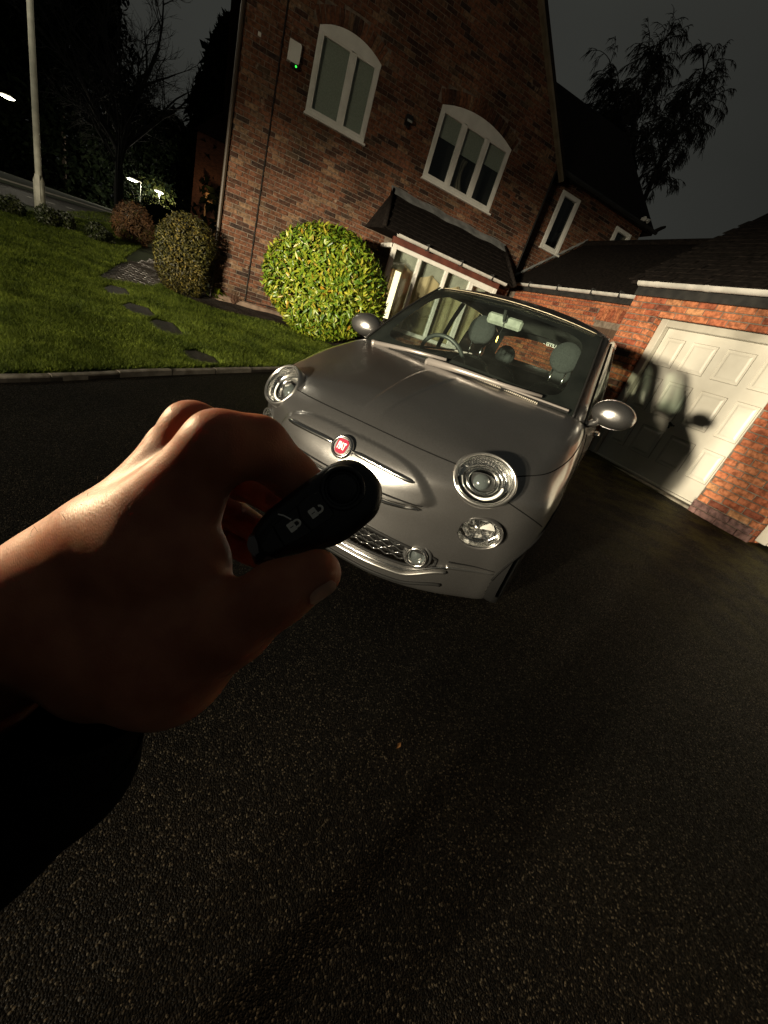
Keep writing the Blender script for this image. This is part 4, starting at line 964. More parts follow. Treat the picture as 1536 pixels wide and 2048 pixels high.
M_FIR = leaf_mat('conifer_leaf', [(0, (.003, .005, .003)), (1, (.009, .013, .006))], .9); M_FIR.node_tree.nodes['Principled BSDF'].inputs['Specular IOR Level'].default_value = .03
b0 = on_g(372, 592); d0 = np.linalg.norm(b0 - CAM); kpx = ((b0 - CAM) @ RCAM[2]) / F_PX
simple_shrub('clipped_shrub', tuple(b0), (60 * kpx, 60 * kpx, 74 * kpx), 9000, M_GOLD, 'clipped golden brown shrub at the left corner of the house', 31, .06, .38, sq=.95)
b0 = on_g(418, 596); kpx = ((b0 - CAM) @ RCAM[2]) / F_PX
simple_shrub('wispy_shrub', tuple(b0), (34 * kpx, 34 * kpx, 58 * kpx), 1400, M_RUST, 'thin brown wispy shrub against the house corner pipe', 32, .07, .3, wid=.2)
b0 = on_g(428, 600); kpx = ((b0 - CAM) @ RCAM[2]) / F_PX
# broad-leaved plant
hp = empty('hosta_plant', tuple(b0), 'low plant with broad yellow leaves at the foot of the wall', 'plant')
r5 = np.random.default_rng(9)
for k in range(26):
    a = r5.uniform(0, 2 * math.pi); L = r5.uniform(.16, .30); d = np.array([math.cos(a), math.sin(a), 0]); s3 = np.array([-d[1], d[0], 0]); h = r5.uniform(.08, .26); c = b0 + d * .03
    Vl = [c, c + d * L * .5 - s3 * .05 + [0, 0, h], c + d * L * .55 + [0, 0, h * .92], c + d * L * .5 + s3 * .05 + [0, 0, h], c + d * L * 1.05 + [0, 0, h * .65]]
    MB().add(Vl, [(0, 2, 1), (0, 3, 2), (1, 2, 4), (2, 3, 4)]).build('leaf', M_LAUREL, hp, world=True)
b0 = on_g(466, 612)
hz = empty('heather_plant', tuple(b0), 'low reddish twiggy heather under the wall cable', 'plant'); tw = MB()
for k in range(170):
    a = r5.uniform(0, 2 * math.pi); t = r5.uniform(.1, .75); L = r5.uniform(.16, .30); d = np.array([math.cos(a) * math.sin(t), math.sin(a) * math.sin(t), math.cos(t)])
    tw.tube([b0 + d * .02, b0 + d * L * .6 + [0, 0, .02], b0 + d * L], [.004, .003, .001], 3, caps=False)
o = tw.build('twigs', noise_color(mat('heather', rough=.8), 30, (.10, .05, .03), (.28, .16, .11)), hz, world=True); o['kind'] = 'stuff'

# ---- row of clipped balls along the road
balls = [((4, 428), 17, 'leftmost clipped box ball by the road, cut by the picture edge'), ((28, 434), 19, 'clipped box ball second from the left along the road'), ((94, 454), 19, 'clipped box ball at the foot of the lamp column'),
         ((131, 462), 17, 'clipped box ball just right of the lamp column'), ((193, 485), 19, 'larger clipped box ball nearest the bare tree'), ((216, 489), 11, 'smallest clipped box ball at the right end of the row')]
for k, ((x, y), rp, lb) in enumerate(balls):
    b0 = on_g(x, y); kp = ((b0 - CAM) @ RCAM[2]) / F_PX * .92
    simple_shrub('box_ball', tuple(b0), (rp * kp, rp * kp, rp * kp * 1.05), 900, M_BOX, lb, 50 + k, .06, .06, 'clipped box balls along the road', .6)
b0 = on_g(266, 490); kp = ((b0 - CAM) @ RCAM[2]) / F_PX
simple_shrub('rusty_shrub', tuple(b0), (34 * kp, 34 * kp, 36 * kp), 2600, M_RUST, 'rust brown bare shrub under the leafless tree', 61, .12, .15, wid=.18)

# ---- street lighting column on the near side of the road
pb = on_g(81, 428); tp = at_y(66.7, 0, pb[1] + .05); k1 = at_y(80.3, 362, pb[1])
M_COLUMN = noise_color(mat('galvanised_column', rough=.5), 6, (.36, .36, .30), (.50, .50, .42))
lc = empty('lamp_column', tuple(pb), 'tall pale steel street lamp column rising out of the picture', 'lamp post')
axis = np.array([0, 0, 1.])
MB().tube([pb - [0, 0, .1], [pb[0], pb[1], k1[2]]], [.115, .115], 14).build('base_compartment', M_COLUMN, lc, smooth=True, world=True)
MB().tube([[pb[0], pb[1], k1[2]], [pb[0], pb[1], k1[2] + .12], [pb[0], pb[1], 8.6]], [.115, .068, .048], 14).build('shaft', M_COLUMN, lc, smooth=True, world=True)
MB().tube([[pb[0], pb[1], 8.55], [pb[0] - .4, pb[1] + .2, 8.75], [pb[0] - .9, pb[1] + .4, 8.78]], .035, 8).build('bracket_arm', M_COLUMN, lc, world=True)
MB().box((pb[0] - 1.1, pb[1] + .45, 8.78), (.55, .22, .12), bev=.04).build('lantern', M_COLUMN, lc, world=True)
MB().box((pb[0], pb[1] - .113, pb[2] + .55), (.10, .02, .55), bev=.004).build('door', M_COLUMN, lc, world=True)

MB().box((pb[0] - 1.1, pb[1] + .45, 8.71), (.40, .16, .03), bev=.01).build('lit_lens', mat('assumed_column_lamp_on', (1, 1, 1), .5, emit=9, emit_color=(1.0, .93, .76)), lc, world=True)  # lantern above the frame, assumed lit
li = bpy.data.lights.new('assumed_column_light', 'SPOT'); li.energy = 900; li.spot_size = math.radians(150); li.spot_blend = .6; li.color = (1, .90, .68); li.shadow_soft_size = .12  # light added for the unseen lantern, assumed lit
lo = bpy.data.objects.new('assumed_column_light', li); COL.objects.link(lo); lo.location = (pb[0] - 1.1, pb[1] + .45, 8.66); lo.parent = lc; lo.matrix_parent_inverse = PINV(lc)
# ---- lit lamps farther along the road
M_LAMPON = mat('lamp_on', (1, 1, 1), .5, emit=9, emit_color=(1.0, .93, .76))
def far_lamp(px, py, depth, post_px, lbl, power, foot):
    p = at_d(px, py, depth); q = at_d(*post_px, depth); q[2] = p[2] + .08
    root = empty('street_lamp', (q[0], q[1], float(g(q[0], q[1]))), lbl, 'street lamp', 'lit street lamps along the road')
    MB().tube([(q[0], q[1], float(g(q[0], q[1]))), (q[0], q[1], p[2] - .3), tuple(q)], [.07, .045, .04], 8).build('post', M_COLUMN, root, world=True)
    d = p - q; MB().tube([q, q + d * .5 + [0, 0, .04], p + [0, 0, .06]], .035, 6).build('arm', M_COLUMN, root, world=True)
    MB().box(p + [0, 0, .08], (.5, .24, .10), bev=.03).build('lantern', M_COLUMN, root, world=True)
    Gs = np.array([[p + np.array([.42 * math.cos(a) * math.sin(t), .32 * math.sin(a) * math.sin(t), -.10 * math.cos(t) + .02]) for t in np.linspace(0, math.pi / 2, 5)] for a in np.linspace(0, 2 * math.pi, 12)])
    MB().grid(Gs).build('lit_lens', M_LAMPON, root, smooth=True, world=True)
    li = bpy.data.lights.new('street_lamp_light', 'POINT'); li.energy = power; li.color = (1, .92, .72); li.shadow_soft_size = .12
    lo = bpy.data.objects.new('street_lamp_light', li); COL.objects.link(lo); lo.location = p - [0, 0, .25]; lo.parent = root; lo.matrix_parent_inverse = PINV(root)
    return root
far_lamp(14, 194, 26, (-22, 190), 'lit street lamp high at the left edge of the picture', 160, None)
far_lamp(265, 360, 34, (283, 366), 'lit street lamp left of the bright hedge', 500, None)
far_lamp(318, 384, 40, (320, 383), 'lit street lamp in front of the bright leafy hedge', 1500, None)
# lit hedge behind the lamps and the dark hedge in front of them
def hedge(name, cpx, depth, R, nl, m, lbl, seed, leaf):
    c = at_d(*cpx, depth); base = (c[0], c[1], float(g(c[0], c[1])))
    root = empty(name, base, lbl, 'hedge'); P, N = blob_points(nl, c, R, seed, .25, .3); k = P[:, 2] > base[2]
    o = leaves_obj('foliage', leaf_mesh_arrays(P[k], N[k], leaf, leaf * .6, .1, seed), m, root); o['kind'] = 'stuff'
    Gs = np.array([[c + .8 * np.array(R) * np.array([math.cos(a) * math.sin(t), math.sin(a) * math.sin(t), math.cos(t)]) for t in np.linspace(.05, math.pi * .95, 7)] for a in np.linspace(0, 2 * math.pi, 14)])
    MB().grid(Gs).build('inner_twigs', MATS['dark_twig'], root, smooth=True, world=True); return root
M_HEDGE = leaf_mat('hedge_leaf', [(0, (.05, .07, .015)), (1, (.16, .17, .05))], .5)
hedge('tall_hedge', (318, 418), 44, (3.6, 1.6, 2.6), 5200, M_HEDGE, 'tall leafy hedge lit up by the street lamps', 71, .30)
hedge('dark_hedge', (318, 440), 24, (1.1, 1.0, .95), 2600, M_FIR, 'low black hedge left of the clipped golden shrub', 72, .12)
hedge('boundary_hedge', (70, 368), 42, (9.5, 1.5, 2.2), 6000, M_BOX, 'long dim hedge on the far side of the road', 74, .3)
hedge('roadside_hedge', (205, 425), 46, (4.5, 2, 1.9), 3600, M_BOX, 'dim hedge across the road behind the bare tree', 73, .25)

# ---- trees
def conifer(name, px, py, depth, height, width, lbl, seed, n=5200, shape=1.0):
    b = at_d(px, py, depth); b[2] = float(g(b[0], b[1]))
    root = empty(name, tuple(b), lbl, 'tree', 'dark trees behind the road'); r = np.random.default_rng(seed)
    MB().tube([b - [0, 0, .2], b + [0, 0, height * .5], b + [0, 0, height * .95]], [.22, .14, .03], 7).build('trunk', MATS['bark'], root, world=True)
    t = r.uniform(.0, 1, n) ** .8; a = r.uniform(0, 2 * np.pi, n)
    lob = 1 + .28 * np.sin(a * 3 + seed) * np.sin(t * 17 + a) + .15 * np.sin(t * 40 + a * 5)
    rad = width * (1 - t) ** (.75 / shape) * lob * np.sqrt(r.uniform(.35, 1, n)) * 1
    P = np.stack([b[0] + rad * np.cos(a), b[1] + rad * np.sin(a), b[2] + t * height], -1); N = np.stack([np.cos(a), np.sin(a), np.full(n, .3)], -1); N /= np.linalg.norm(N, axis=1, keepdims=True)
    o = leaves_obj('crown', leaf_mesh_arrays(P, N, .55, .26, .35, seed), M_FIR, root); o['kind'] = 'stuff'
    return root
conifer('conifer_tree', 425, 440, 25, 10.3, 2.2, 'dark pointed conifer left of the house gable', 81, 9000, 1.5)
conifer('evergreen_tree', 130, 420, 38, 23, 6.2, 'huge black evergreen behind the lamp column', 82, 30000, 2.2)
conifer('evergreen_tree', 20, 400, 46, 24, 7.0, 'black evergreen at the left edge behind the lit lamp', 83, 26000, 1.8)
conifer('evergreen_tree', 320, 440, 48, 10.5, 5.5, 'broad low black tree between the bare tree and the conifer', 84, 12000, 2.4)
M_TWIG = noise_color(mat('bare_twig', rough=.9), 20, (.010, .009, .007), (.03, .026, .02))
def bare_tree(name, base, tips, r0, lbl, seed, gens=4, spread=.45, droop=0.0, cat='tree', twigs=True, fine=.006, kids=4, limb=(.22, .4), nl=8):
    root = empty(name, tuple(base), lbl, cat); r = random.Random(seed); tr = MB(); tw = MB()
    def grow(p, d, L, rad, gen):
        n = 4; pts = [p]; dd = np.array(d, float)
        for i in range(n):
            dd = dd + np.array([r.gauss(0, .10), r.gauss(0, .10), r.gauss(.02, .06) - droop * (gen > 1) * .30]); dd /= np.linalg.norm(dd); pts.append(pts[-1] + dd * L / n)
        rr = np.linspace(rad, rad * .5, n + 1)
        (tr if gen < 2 else tw).tube(pts, rr, 7 if gen < 1 else (5 if gen < 2 else 3), caps=False)
        if gen >= gens: return
        for k in range(kids + (1 if gen > 1 else 0)):
            f = r.uniform(.3, 1); i = min(int(f * n), n - 1); q = lerp(pts[i], pts[i + 1], f * n - i)
            v = np.array([r.gauss(0, 1), r.gauss(0, 1), r.gauss(0, 1)]); v -= dd * (v @ dd); v /= np.linalg.norm(v)
            nd = dd * r.uniform(.6, 1.1) + v * r.uniform(spread, spread * 2); nd /= np.linalg.norm(nd); grow(q, nd, L * r.uniform(.45, .68), max(rad * .45, fine), gen + 1)
    base = np.array(base, float)
    for (via, tip) in tips:
        pts = [base - [0, 0, .2]] + [np.array(v) for v in via]
        tr.tube(pts + [np.array(tip)], np.linspace(r0, r0 * .35, len(pts) + 1), 9, caps=False)
        allp = pts + [np.array(tip)]; top_ = len(allp) - 1
        for k in range(nl):
            f = r.uniform(.35, 1) * top_; i = min(int(f), top_ - 1); q = lerp(allp[i], allp[i + 1], f - i); dd = allp[i + 1] - allp[i]; Ls = np.linalg.norm(allp[-1] - allp[0]); dd = dd / np.linalg.norm(dd)
            v = np.array([r.gauss(0, 1), r.gauss(0, 1), r.gauss(.2, .6)]); nd = dd * .8 + v * spread; nd /= np.linalg.norm(nd); grow(q, nd, Ls * r.uniform(*limb), r0 * .3, 1)
    tr.build('trunk', M_TWIG, root, smooth=True, world=True)
    o = tw.build('twigs', M_TWIG, root, world=True); o['kind'] = 'stuff'
    return root
D = 27; b0 = at_d(238, 455, D); b0[2] = float(g(b0[0], b0[1]))
bare_tree('bare_tree', b0, [([at_d(234, 380, D), at_d(240, 300, D)], at_d(205, 30, D)), ([at_d(238, 330, D), at_d(262, 230, D - .5)], at_d(318, 95, D - 1)), ([at_d(240, 300, D)], at_d(350, 215, D + 1)), ([at_d(236, 300, D)], at_d(140, 120, D + 1))], .26, 'tall leafless tree with upright branches across the road', 5, 4, .42, 0, fine=.010)
D = 19; b0 = at_d(1262, 470, D); b0[2] = float(g(b0[0], b0[1])) - 1
bare_tree('birch_tree', b0, [([at_d(1290, 395, D), at_d(1330, 300, D)], at_d(1408, 150, D)), ([at_d(1270, 390, D), at_d(1265, 250, D)], at_d(1312, 105, D)), ([at_d(1275, 380, D), at_d(1245, 260, D)], at_d(1222, 170, D))], .14, 'tall bare weeping birch standing behind the wing roof', 11, 4, .30, .9, fine=.013, kids=5, limb=(.05, .10), nl=34)

# ---- neighbouring house seen past the corner
nb_ = at_d(412, 445, 23); nz0 = float(g(nb_[0], nb_[1]))
nb = empty('neighbour_house', (nb_[0], nb_[1], nz0), 'dim brick house beyond the left corner with a lit doorway frame', 'house')
Mfar = noise_color(mat('far_brick', rough=.9), 9, (.05, .022, .014), (.11, .045, .028), stretch=(1, 1, 3))
MB().box((nb_[0] + 1.0, nb_[1] + 2.6, nz0 + 2.3), (3.7, 4, 5.4)).build('wall', Mfar, nb, world=True)
c = np.array([nb_[0] + 1.0, nb_[1] + 2.6, nz0 + 5.0]); MB().add([c + [-2.0, -2.2, 0], c + [2.0, -2.2, 0], c + [2, 2.2, 0], c + [-2, 2.2, 0], c + [.2, -2.0, 2.2], c + [.2, 2.0, 2.2]], [(0, 1, 4), (1, 2, 5, 4), (2, 3, 5), (3, 0, 4, 5)]).build('roof', M_TILE, nb, world=True)
p = at_d(424, 400, 22.8); q = at_d(420, 440, 22.8)
dm = MB(); ww = .62
for x in (-ww / 2, ww / 2): dm.box((p[0] + x, nb_[1] + .56, (p[2] + q[2]) / 2 - .2), (.09, .1, p[2] - q[2] + .9), bev=.01)
dm.box((p[0], nb_[1] + .56, p[2] + .22), (ww, .1, .1), bev=.01); dm.box((p[0], nb_[1] + .56, p[2] - .12), (ww - .1, .06, .06), bev=.01); dm.box((p[0], nb_[1] + .57, p[2] + .04), (ww - .1, .04, .2))
dm.build('door_frame', mat('lit_timber', (.5, .30, .13), .6), nb, world=True)
li = bpy.data.lights.new('assumed_porch_light', 'POINT'); li.energy = 14; li.color = (1, .62, .28); li.shadow_soft_size = .08  # assumed lamp by the door frame, itself unseen
lo = bpy.data.objects.new('assumed_porch_light', li); COL.objects.link(lo); lo.location = (p[0] - .3, nb_[1] - .35, p[2] + .35); lo.parent = nb; lo.matrix_parent_inverse = PINV(nb)
# ================================================================ the small grey hatchback (car frame: x forward from the front axle, y to its left, z up)
CO = np.array([1.12, 1.914, .0887])
CM = np.array([[-.78135436, .62246708, -.04494554], [-.62226924, -.78254837, -.01997579], [-.04760633, .01236005, .9987897]])
car = bpy.data.objects.new('car', None); COL.objects.link(car)
tag(car, 'small dark grey metallic hatchback parked on the driveway', 'car')
cmw = Matrix.Identity(4)
for i in range(3):
    for j in range(3): cmw[i][j] = CM[i][j]
    cmw[i][3] = CO[i]
car.location = cmw.to_translation(); car.rotation_euler = cmw.to_euler()
def body(P):
    x, y, z = P[..., 0], P[..., 1], P[..., 2]; ay = np.abs(y)
    top = interp(x, [-2.95, -2.75, -2.3, -1.5, -.8, -.4, -.15, .1, .3, .45, .56, .64, .70], [.80, .93, .985, .985, 1.0, 1.005, .985, .95, .905, .86, .81, .76, .70])
    cr = interp(x, [-2.8, -1, -.4, -.1, .2, .45, .7], [.02, .02, .018, .045, .085, .10, .09])
    zt = top - cr * (ay / .62) ** 2.2 + .006 * (1 - sstep(.035 + .03 * sstep(.6, .0, x), .055 + .03 * sstep(.6, .0, x), ay)) * sstep(.6, .45, x) * sstep(-.2, .1, x)
    w = interp(x, [-2.95, -2.7, -2.2, -1.2, -.2, .1, .35, .52, .68], [.66, .745, .795, .812, .812, .808, .786, .715, .58])
    w = w - interp(z, [.1, .22, .35, .5, .62, .75, .88, 1.0], [.10, .055, .02, .004, 0, .010, .035, .075])
    w = w + sstep(.15, .4, x) * interp(z, [.1, .22, .35, .5], [.07, .035, .01, 0]) * (z < .5)
    fl = np.exp(-((np.hypot(x, z - .28) - .34) / .07) ** 2) * .012 + np.exp(-((np.hypot(x + 2.3, z - .28) - .34) / .07) ** 2) * .012
    w = w + fl * (z > .1)
    xf = interp(z, [.08, .14, .24, .30, .38, .46, .58, .68, .78, .9], [.585, .615, .638, .650, .662, .672, .688, .688, .64, .55])
    hw_ = .425 - .09 * sstep(.57, .735, z)                     # the moustache panel, wider at its foot
    q = (ay / hw_) ** 3.2 + (np.abs(z - .647) / .094) ** 3.2
    xf = xf + .025 * (1 - sstep(.80, 1.14, q))
    xf = xf - interp(ay, [0, .1, .25, .4, .54, .66, .78, .85], [0, .004, .024, .080, .165, .258, .345, .40])
    xr = -2.84 - interp(z, [.2, .5, .8, 1.], [-.06, .02, -.03, -.12]) + .3 * (ay / .75) ** 2.6
    d = smax(z - zt, ay - w, .11); d = smax(d, x - xf, .085); d = smax(d, xr - x, .12)
    return smax(d, .11 - z, .03)
def grad(P, e=2e-3):
    q = np.stack([body(P + np.eye(3)[i] * e) - body(P - np.eye(3)[i] * e) for i in range(3)], -1)
    return q / np.linalg.norm(q, axis=-1, keepdims=True)
def hit(O, D_, t1=3.0, n=30):
    O = np.broadcast_to(O, D_.shape).astype(float); ts = np.linspace(0, t1, n); lo = np.full(D_.shape[:-1], np.nan); hi = lo.copy(); prev = body(O)
    for a, b_ in zip(ts[:-1], ts[1:]):
        cur = body(O + b_ * D_); m_ = (prev > 0) & (cur <= 0) & np.isnan(lo); lo[m_] = a; hi[m_] = b_; prev = cur
    for _ in range(15):
        md = (lo + hi) / 2; v_ = body(O + md[..., None] * D_) > 0; lo = np.where(v_, md, lo); hi = np.where(v_, hi, md)
    return O + ((lo + hi) / 2)[..., None] * D_
def front_pt(y, z):            # point on the front face
    y = np.asarray(y, float); z = np.asarray(z, float); O = np.stack([np.full(y.shape, 1.2), y, z], -1)
    return hit(O, np.broadcast_to([-1., 0, 0], O.shape), 1.6, 30)
def side_pt(x, z, s=1):
    x = np.asarray(x, float); z = np.asarray(z, float); O = np.stack([x, np.full(x.shape, 1.4 * s), z], -1)
    return hit(O, np.broadcast_to([0, -1. * s, 0], O.shape), 1.3, 26)
def top_pt(x, y):
    x = np.asarray(x, float); y = np.asarray(y, float); O = np.stack([x, y, np.full(x.shape, 1.6)], -1)
    return hit(O, np.broadcast_to([0, 0, -1.], O.shape), 1.4, 30)
# ---- materials
M_PAINT = mat('grey_metallic_paint', (.135, .125, .118), .29, .92, coat=1.0, coat_rough=.04); n, l, b = NT(M_PAINT)
ge = n.new('ShaderNodeTexCoord'); vz = n.new('ShaderNodeTexVoronoi'); vz.inputs['Scale'].default_value = 900; l.new(ge.outputs['Object'], vz.inputs['Vector'])
mr = n.new('ShaderNodeMapRange'); mr.inputs['To Min'].default_value = .8; mr.inputs['To Max'].default_value = 1.25; sp = n.new('ShaderNodeSeparateColor'); l.new(vz.outputs['Color'], sp.inputs['Color']); l.new(sp.outputs['Red'], mr.inputs['Value'])
vm = n.new('ShaderNodeMix'); vm.data_type = 'RGBA'; vm.blend_type = 'MULTIPLY'; vm.inputs['Factor'].default_value = 1; vm.inputs['A'].default_value = (.245, .241, .238, 1); l.new(mr.outputs['Result'], vm.inputs['B'])
# road dust gathered on the upper surfaces
nz1 = n.new('ShaderNodeTexNoise'); nz1.inputs['Scale'].default_value = 5; nz1.inputs['Detail'].default_value = 8; nz1.inputs['Roughness'].default_value = .65; l.new(ge.outputs['Object'], nz1.inputs['Vector'])
rd = n.new('ShaderNodeValToRGB'); rd.color_ramp.elements[0].position = .42; rd.color_ramp.elements[0].color = (.04, .04, .04, 1); rd.color_ramp.elements[1].position = .75; rd.color_ramp.elements[1].color = (.35, .35, .35, 1); l.new(nz1.outputs['Fac'], rd.inputs['Fac'])
dm_ = n.new('ShaderNodeMix'); dm_.data_type = 'RGBA'; l.new(rd.outputs['Color'], dm_.inputs['Factor']); l.new(vm.outputs['Result'], dm_.inputs['A']); dm_.inputs['B'].default_value = (.20, .19, .18, 1); l.new(dm_.outputs['Result'], b.inputs['Base Color'])
bf = n.new('ShaderNodeBump'); bf.inputs['Strength'].default_value = .10; bf.inputs['Distance'].default_value = .001; l.new(sp.outputs['Green'], bf.inputs['Height']); l.new(bf.outputs['Normal'], b.inputs['Normal'])
r3 = n.new('ShaderNodeMapRange'); r3.inputs['To Min'].default_value = .03; r3.inputs['To Max'].default_value = .16; l.new(nz1.outputs['Fac'], r3.inputs['Value']); l.new(r3.outputs['Result'], b.inputs['Coat Roughness'])
M_CHROME = mat('chrome', (.82, .81, .79), .17, 1.0)
M_SATIN = mat('satin_chrome', (.58, .57, .55), .32, 1.0)
M_GAP = mat('panel_gap', (.006, .006, .006), .8, spec=.05)
M_RUB = mat('black_rubber', (.008, .008, .008), .6, spec=.15)
M_TRIM = noise_color(mat('dark_trim', rough=.5), 30, (.010, .010, .010), (.02, .02, .02))
M_LAMPGLASS = clear_glass('lamp_glass', (.96, .97, .96))
M_ROOF = mat('dark_roof', (.016, .015, .015), .35, coat=.4, coat_rough=.1)
# ---- main shell: rays from the axle line outwards
NP = 380; phi = np.linspace(0, 2 * np.pi, NP + 1)[:-1] + .5 * np.pi * 0
C0 = np.array([-.1, 0, .55]); rows = []
psi = np.linspace(.002, np.pi / 2, 140) ; 
for p_ in psi: rows.append((C0, np.stack([np.full(NP, math.cos(p_)), math.sin(p_) * np.cos(phi), math.sin(p_) * np.sin(phi)], -1)))
for x_ in np.linspace(-.1, -2.35, 90)[1:]: rows.append((np.array([x_, 0, .55]), np.stack([np.zeros(NP), np.cos(phi), np.sin(phi)], -1)))
for p_ in np.linspace(np.pi / 2, np.pi - .01, 24)[1:]: rows.append((np.array([-2.35, 0, .55]), np.stack([np.full(NP, math.cos(p_)), math.sin(p_) * np.cos(phi), math.sin(p_) * np.sin(phi)], -1)))
OO = np.stack([np.broadcast_to(o_, d_.shape) for o_, d_ in rows]); DD = np.stack([d_ for o_, d_ in rows])
SH = hit(OO + DD * 1.3, -DD, 1.3, 18); SN = grad(SH)
nr = len(rows); idx = np.arange(nr * NP).reshape(nr, NP)
Q = np.stack([idx[1:, :], np.roll(idx[1:, :], -1, 1), np.roll(idx[:-1, :], -1, 1), idx[:-1, :]], -1).reshape(-1, 4)
SV = SH.reshape(-1, 3); SNv = SN.reshape(-1, 3); qc = SV[Q].mean(1); qn = SNv[Q].mean(1)
x, y, z = qc.T; ay = np.abs(y)
HL = np.array([.498, .535, .742]); LLp = np.array([.475, .600, .520]); 
HL = front_pt(HL[1], HL[2]); LLp = front_pt(LLp[1], LLp[2])
def lamp_frame(c):
    n_ = grad(c[None])[0]; n_ = n_ + np.array([.32, -.06, 0]); return frame_of(n_)
FH = lamp_frame(HL); FLw = lamp_frame(LLp)
def in_ell(P, c, Fm, a, b_, s): 
    Pm = P * np.array([1, s, 1]); q_ = (Pm - c) @ Fm; return ((q_[:, 0] / a) ** 2 + (q_[:, 1] / b_) ** 2 < 1) & (np.abs(q_[:, 2]) < .15)
keep = np.ones(len(Q), bool) & ~np.isnan(qc).any(1)
HA, HB, LA, LB_ = .122, .102, .098, .076
for s in (1, -1):
    keep &= ~in_ell(qc, HL, FH, HA * .93, HB * .93, s); keep &= ~in_ell(qc, LLp, FLw, LA * .93, LB_ * .93, s)
def gr_top(y): return .398 - .050 * (np.abs(y) / .45) ** 2
def gr_bot(y): return .262 + .035 * sstep(.36, .50, np.abs(y))
in_gr = (ay < .485) & (z < gr_top(y) - .006) & (z > gr_bot(y) + .006) & (x > .40)
keep &= ~in_gr
keep &= ~((np.hypot(x, z - .29) < .335) & (ay > .50) & (z < .7)); keep &= ~((np.hypot(x + 2.3, z - .29) < .335) & (ay > .50))
keep &= ~((z > .90) & (ay < .635) & (x < -.275 - .09 * (ay / .62) ** 2) & (x > -2.45))
keep &= ~((qn[:, 2] < -.8) & (z < .2))
zl = interp(x, [-.7, -.5, 0, .36, .50, .56, .62], [.95, .915, .826, .777, .770, .782, .80])
cat_ = np.full(len(Q), 'fender', dtype=object)
cat_[(x < -.52)] = 'door'; cat_[(x < -1.62)] = 'rear_quarter'; cat_[(z < .30) & (x < .2)] = 'sill'
lineb = .25 + (z - .587) * (.446 - .25) / (.683 - .587)
cat_[(x > .2) & (x > np.minimum(lineb, .47)) & (z < zl)] = 'front_bumper'; cat_[(z < .587) & (x > .27)] = 'front_bumper'
cat_[(z > zl) & (x > -.50) & ~((ay > .74))] = 'hood'
def submesh(name, sel, m, parent=car):
    f = Q[sel]; u, inv_ = np.unique(f, return_inverse=True); f2 = inv_.reshape(f.shape)
    me = bpy.data.meshes.new(name); me.vertices.add(len(u)); me.vertices.foreach_set('co', SV[u].ravel().astype(np.float32)); me.loops.add(f2.size); me.loops.foreach_set('vertex_index', f2.ravel().astype(np.int32))
    me.polygons.add(len(f2)); me.polygons.foreach_set('loop_start', (np.arange(len(f2)) * 4).astype(np.int32)); me.update(calc_edges=True)
    me.polygons.foreach_set('use_smooth', [True] * len(f2)); me.normals_split_custom_set_from_vertices([tuple(v_) for v_ in SNv[u]])
    return obj(name, me, m, parent)
submesh('hood', keep & (cat_ == 'hood'), M_PAINT); submesh('front_bumper', keep & (cat_ == 'front_bumper'), M_PAINT)
for s in (1, -1):
    for nm in ('fender', 'door', 'rear_quarter', 'sill'): submesh(nm, keep & (cat_ == nm) & (y * s > 0), M_PAINT if nm != 'sill' else M_TRIM)
# dark inner liner so that gaps and arches are not see-through
li_ = MB(); li_.box((-1.2, 0, .40), (2.9, 1.05, .40), bev=.06); li_.box((.25, 0, .50), (.5, .84, .30), bev=.1); li_.build('inner_structure', M_GAP, car)
# ---- panel gaps
def seam(pts, r=.0028, name='panel_gap', m=None, off=.0):
    P = np.array(pts); P = P + grad(P) * off; return MB().tube(P, r, 5, caps=False).build(name, m or M_GAP, car)
def refine(P, k=24):
    P = np.array(P, float); t = np.linspace(0, 1, len(P)); T_ = np.linspace(0, 1, k); return np.stack([interp(T_, t, P[:, i]) for i in range(P.shape[1])], -1)
def proj_in(P):                # drop points on to the shell along the ray from the axle line
    P = np.array(P, float); c = np.stack([np.minimum(P[:, 0], -.1), np.zeros(len(P)), np.full(len(P), .55)], -1); d = P - c; d /= np.linalg.norm(d, axis=1, keepdims=True); return hit(c + d * 1.6, -d, 1.7, 34)
yy = np.linspace(-.445, .445, 50); seam(front_pt(yy, .782 - .016 * (np.abs(yy) / .44) ** 2))
for s in (1, -1):
    seam(proj_in(refine([(.372, .63 * s, .776), (.2, .71 * s, .795), (0, .735 * s, .826), (-.25, .74 * s, .87), (-.50, .70 * s, .915)], 40)))
    seam(proj_in(refine([(.446, .63 * s, .69), (.35, .70 * s, .64), (.25, .77 * s, .587)], 20)))
    seam(proj_in(refine([(-.52, .8 * s, .30), (-.50, .81 * s, .6), (-.52, .78 * s, .90)], 24))); seam(proj_in(refine([(-1.62, .8 * s, .30), (-1.64, .81 * s, .6), (-1.60, .76 * s, .93)], 24)))
# ---- chrome strips on the nose
def bar_on(ys, zs, r, m, name, off=.004, ell=None):
    P = front_pt(ys, zs); P = P + grad(P) * off; rr_ = r * np.sqrt(np.clip(1 - (np.linspace(-1, 1, len(P))) ** 8, .08, 1)); return MB().tube(P, rr_, 8).build(name, m, car, smooth=True)
for s in (1, -1):
    yy = np.linspace(.045, .325, 26) * s; bar_on(yy, .684 - .012 * (np.clip(np.abs(yy) - .05, 0, 1) / .28) ** 1.5, .0105, M_CHROME, 'whisker_bar')
    yy = np.linspace(.0, .372, 30) * s; bar_on(yy, .563 - .0 * yy, .009, M_CHROME, 'lower_chrome_bar', .010)
yy = np.linspace(-.38, .38, 40); bar_on(yy, .585 + 0 * yy, .004, M_GAP, 'intake_slot', .001)
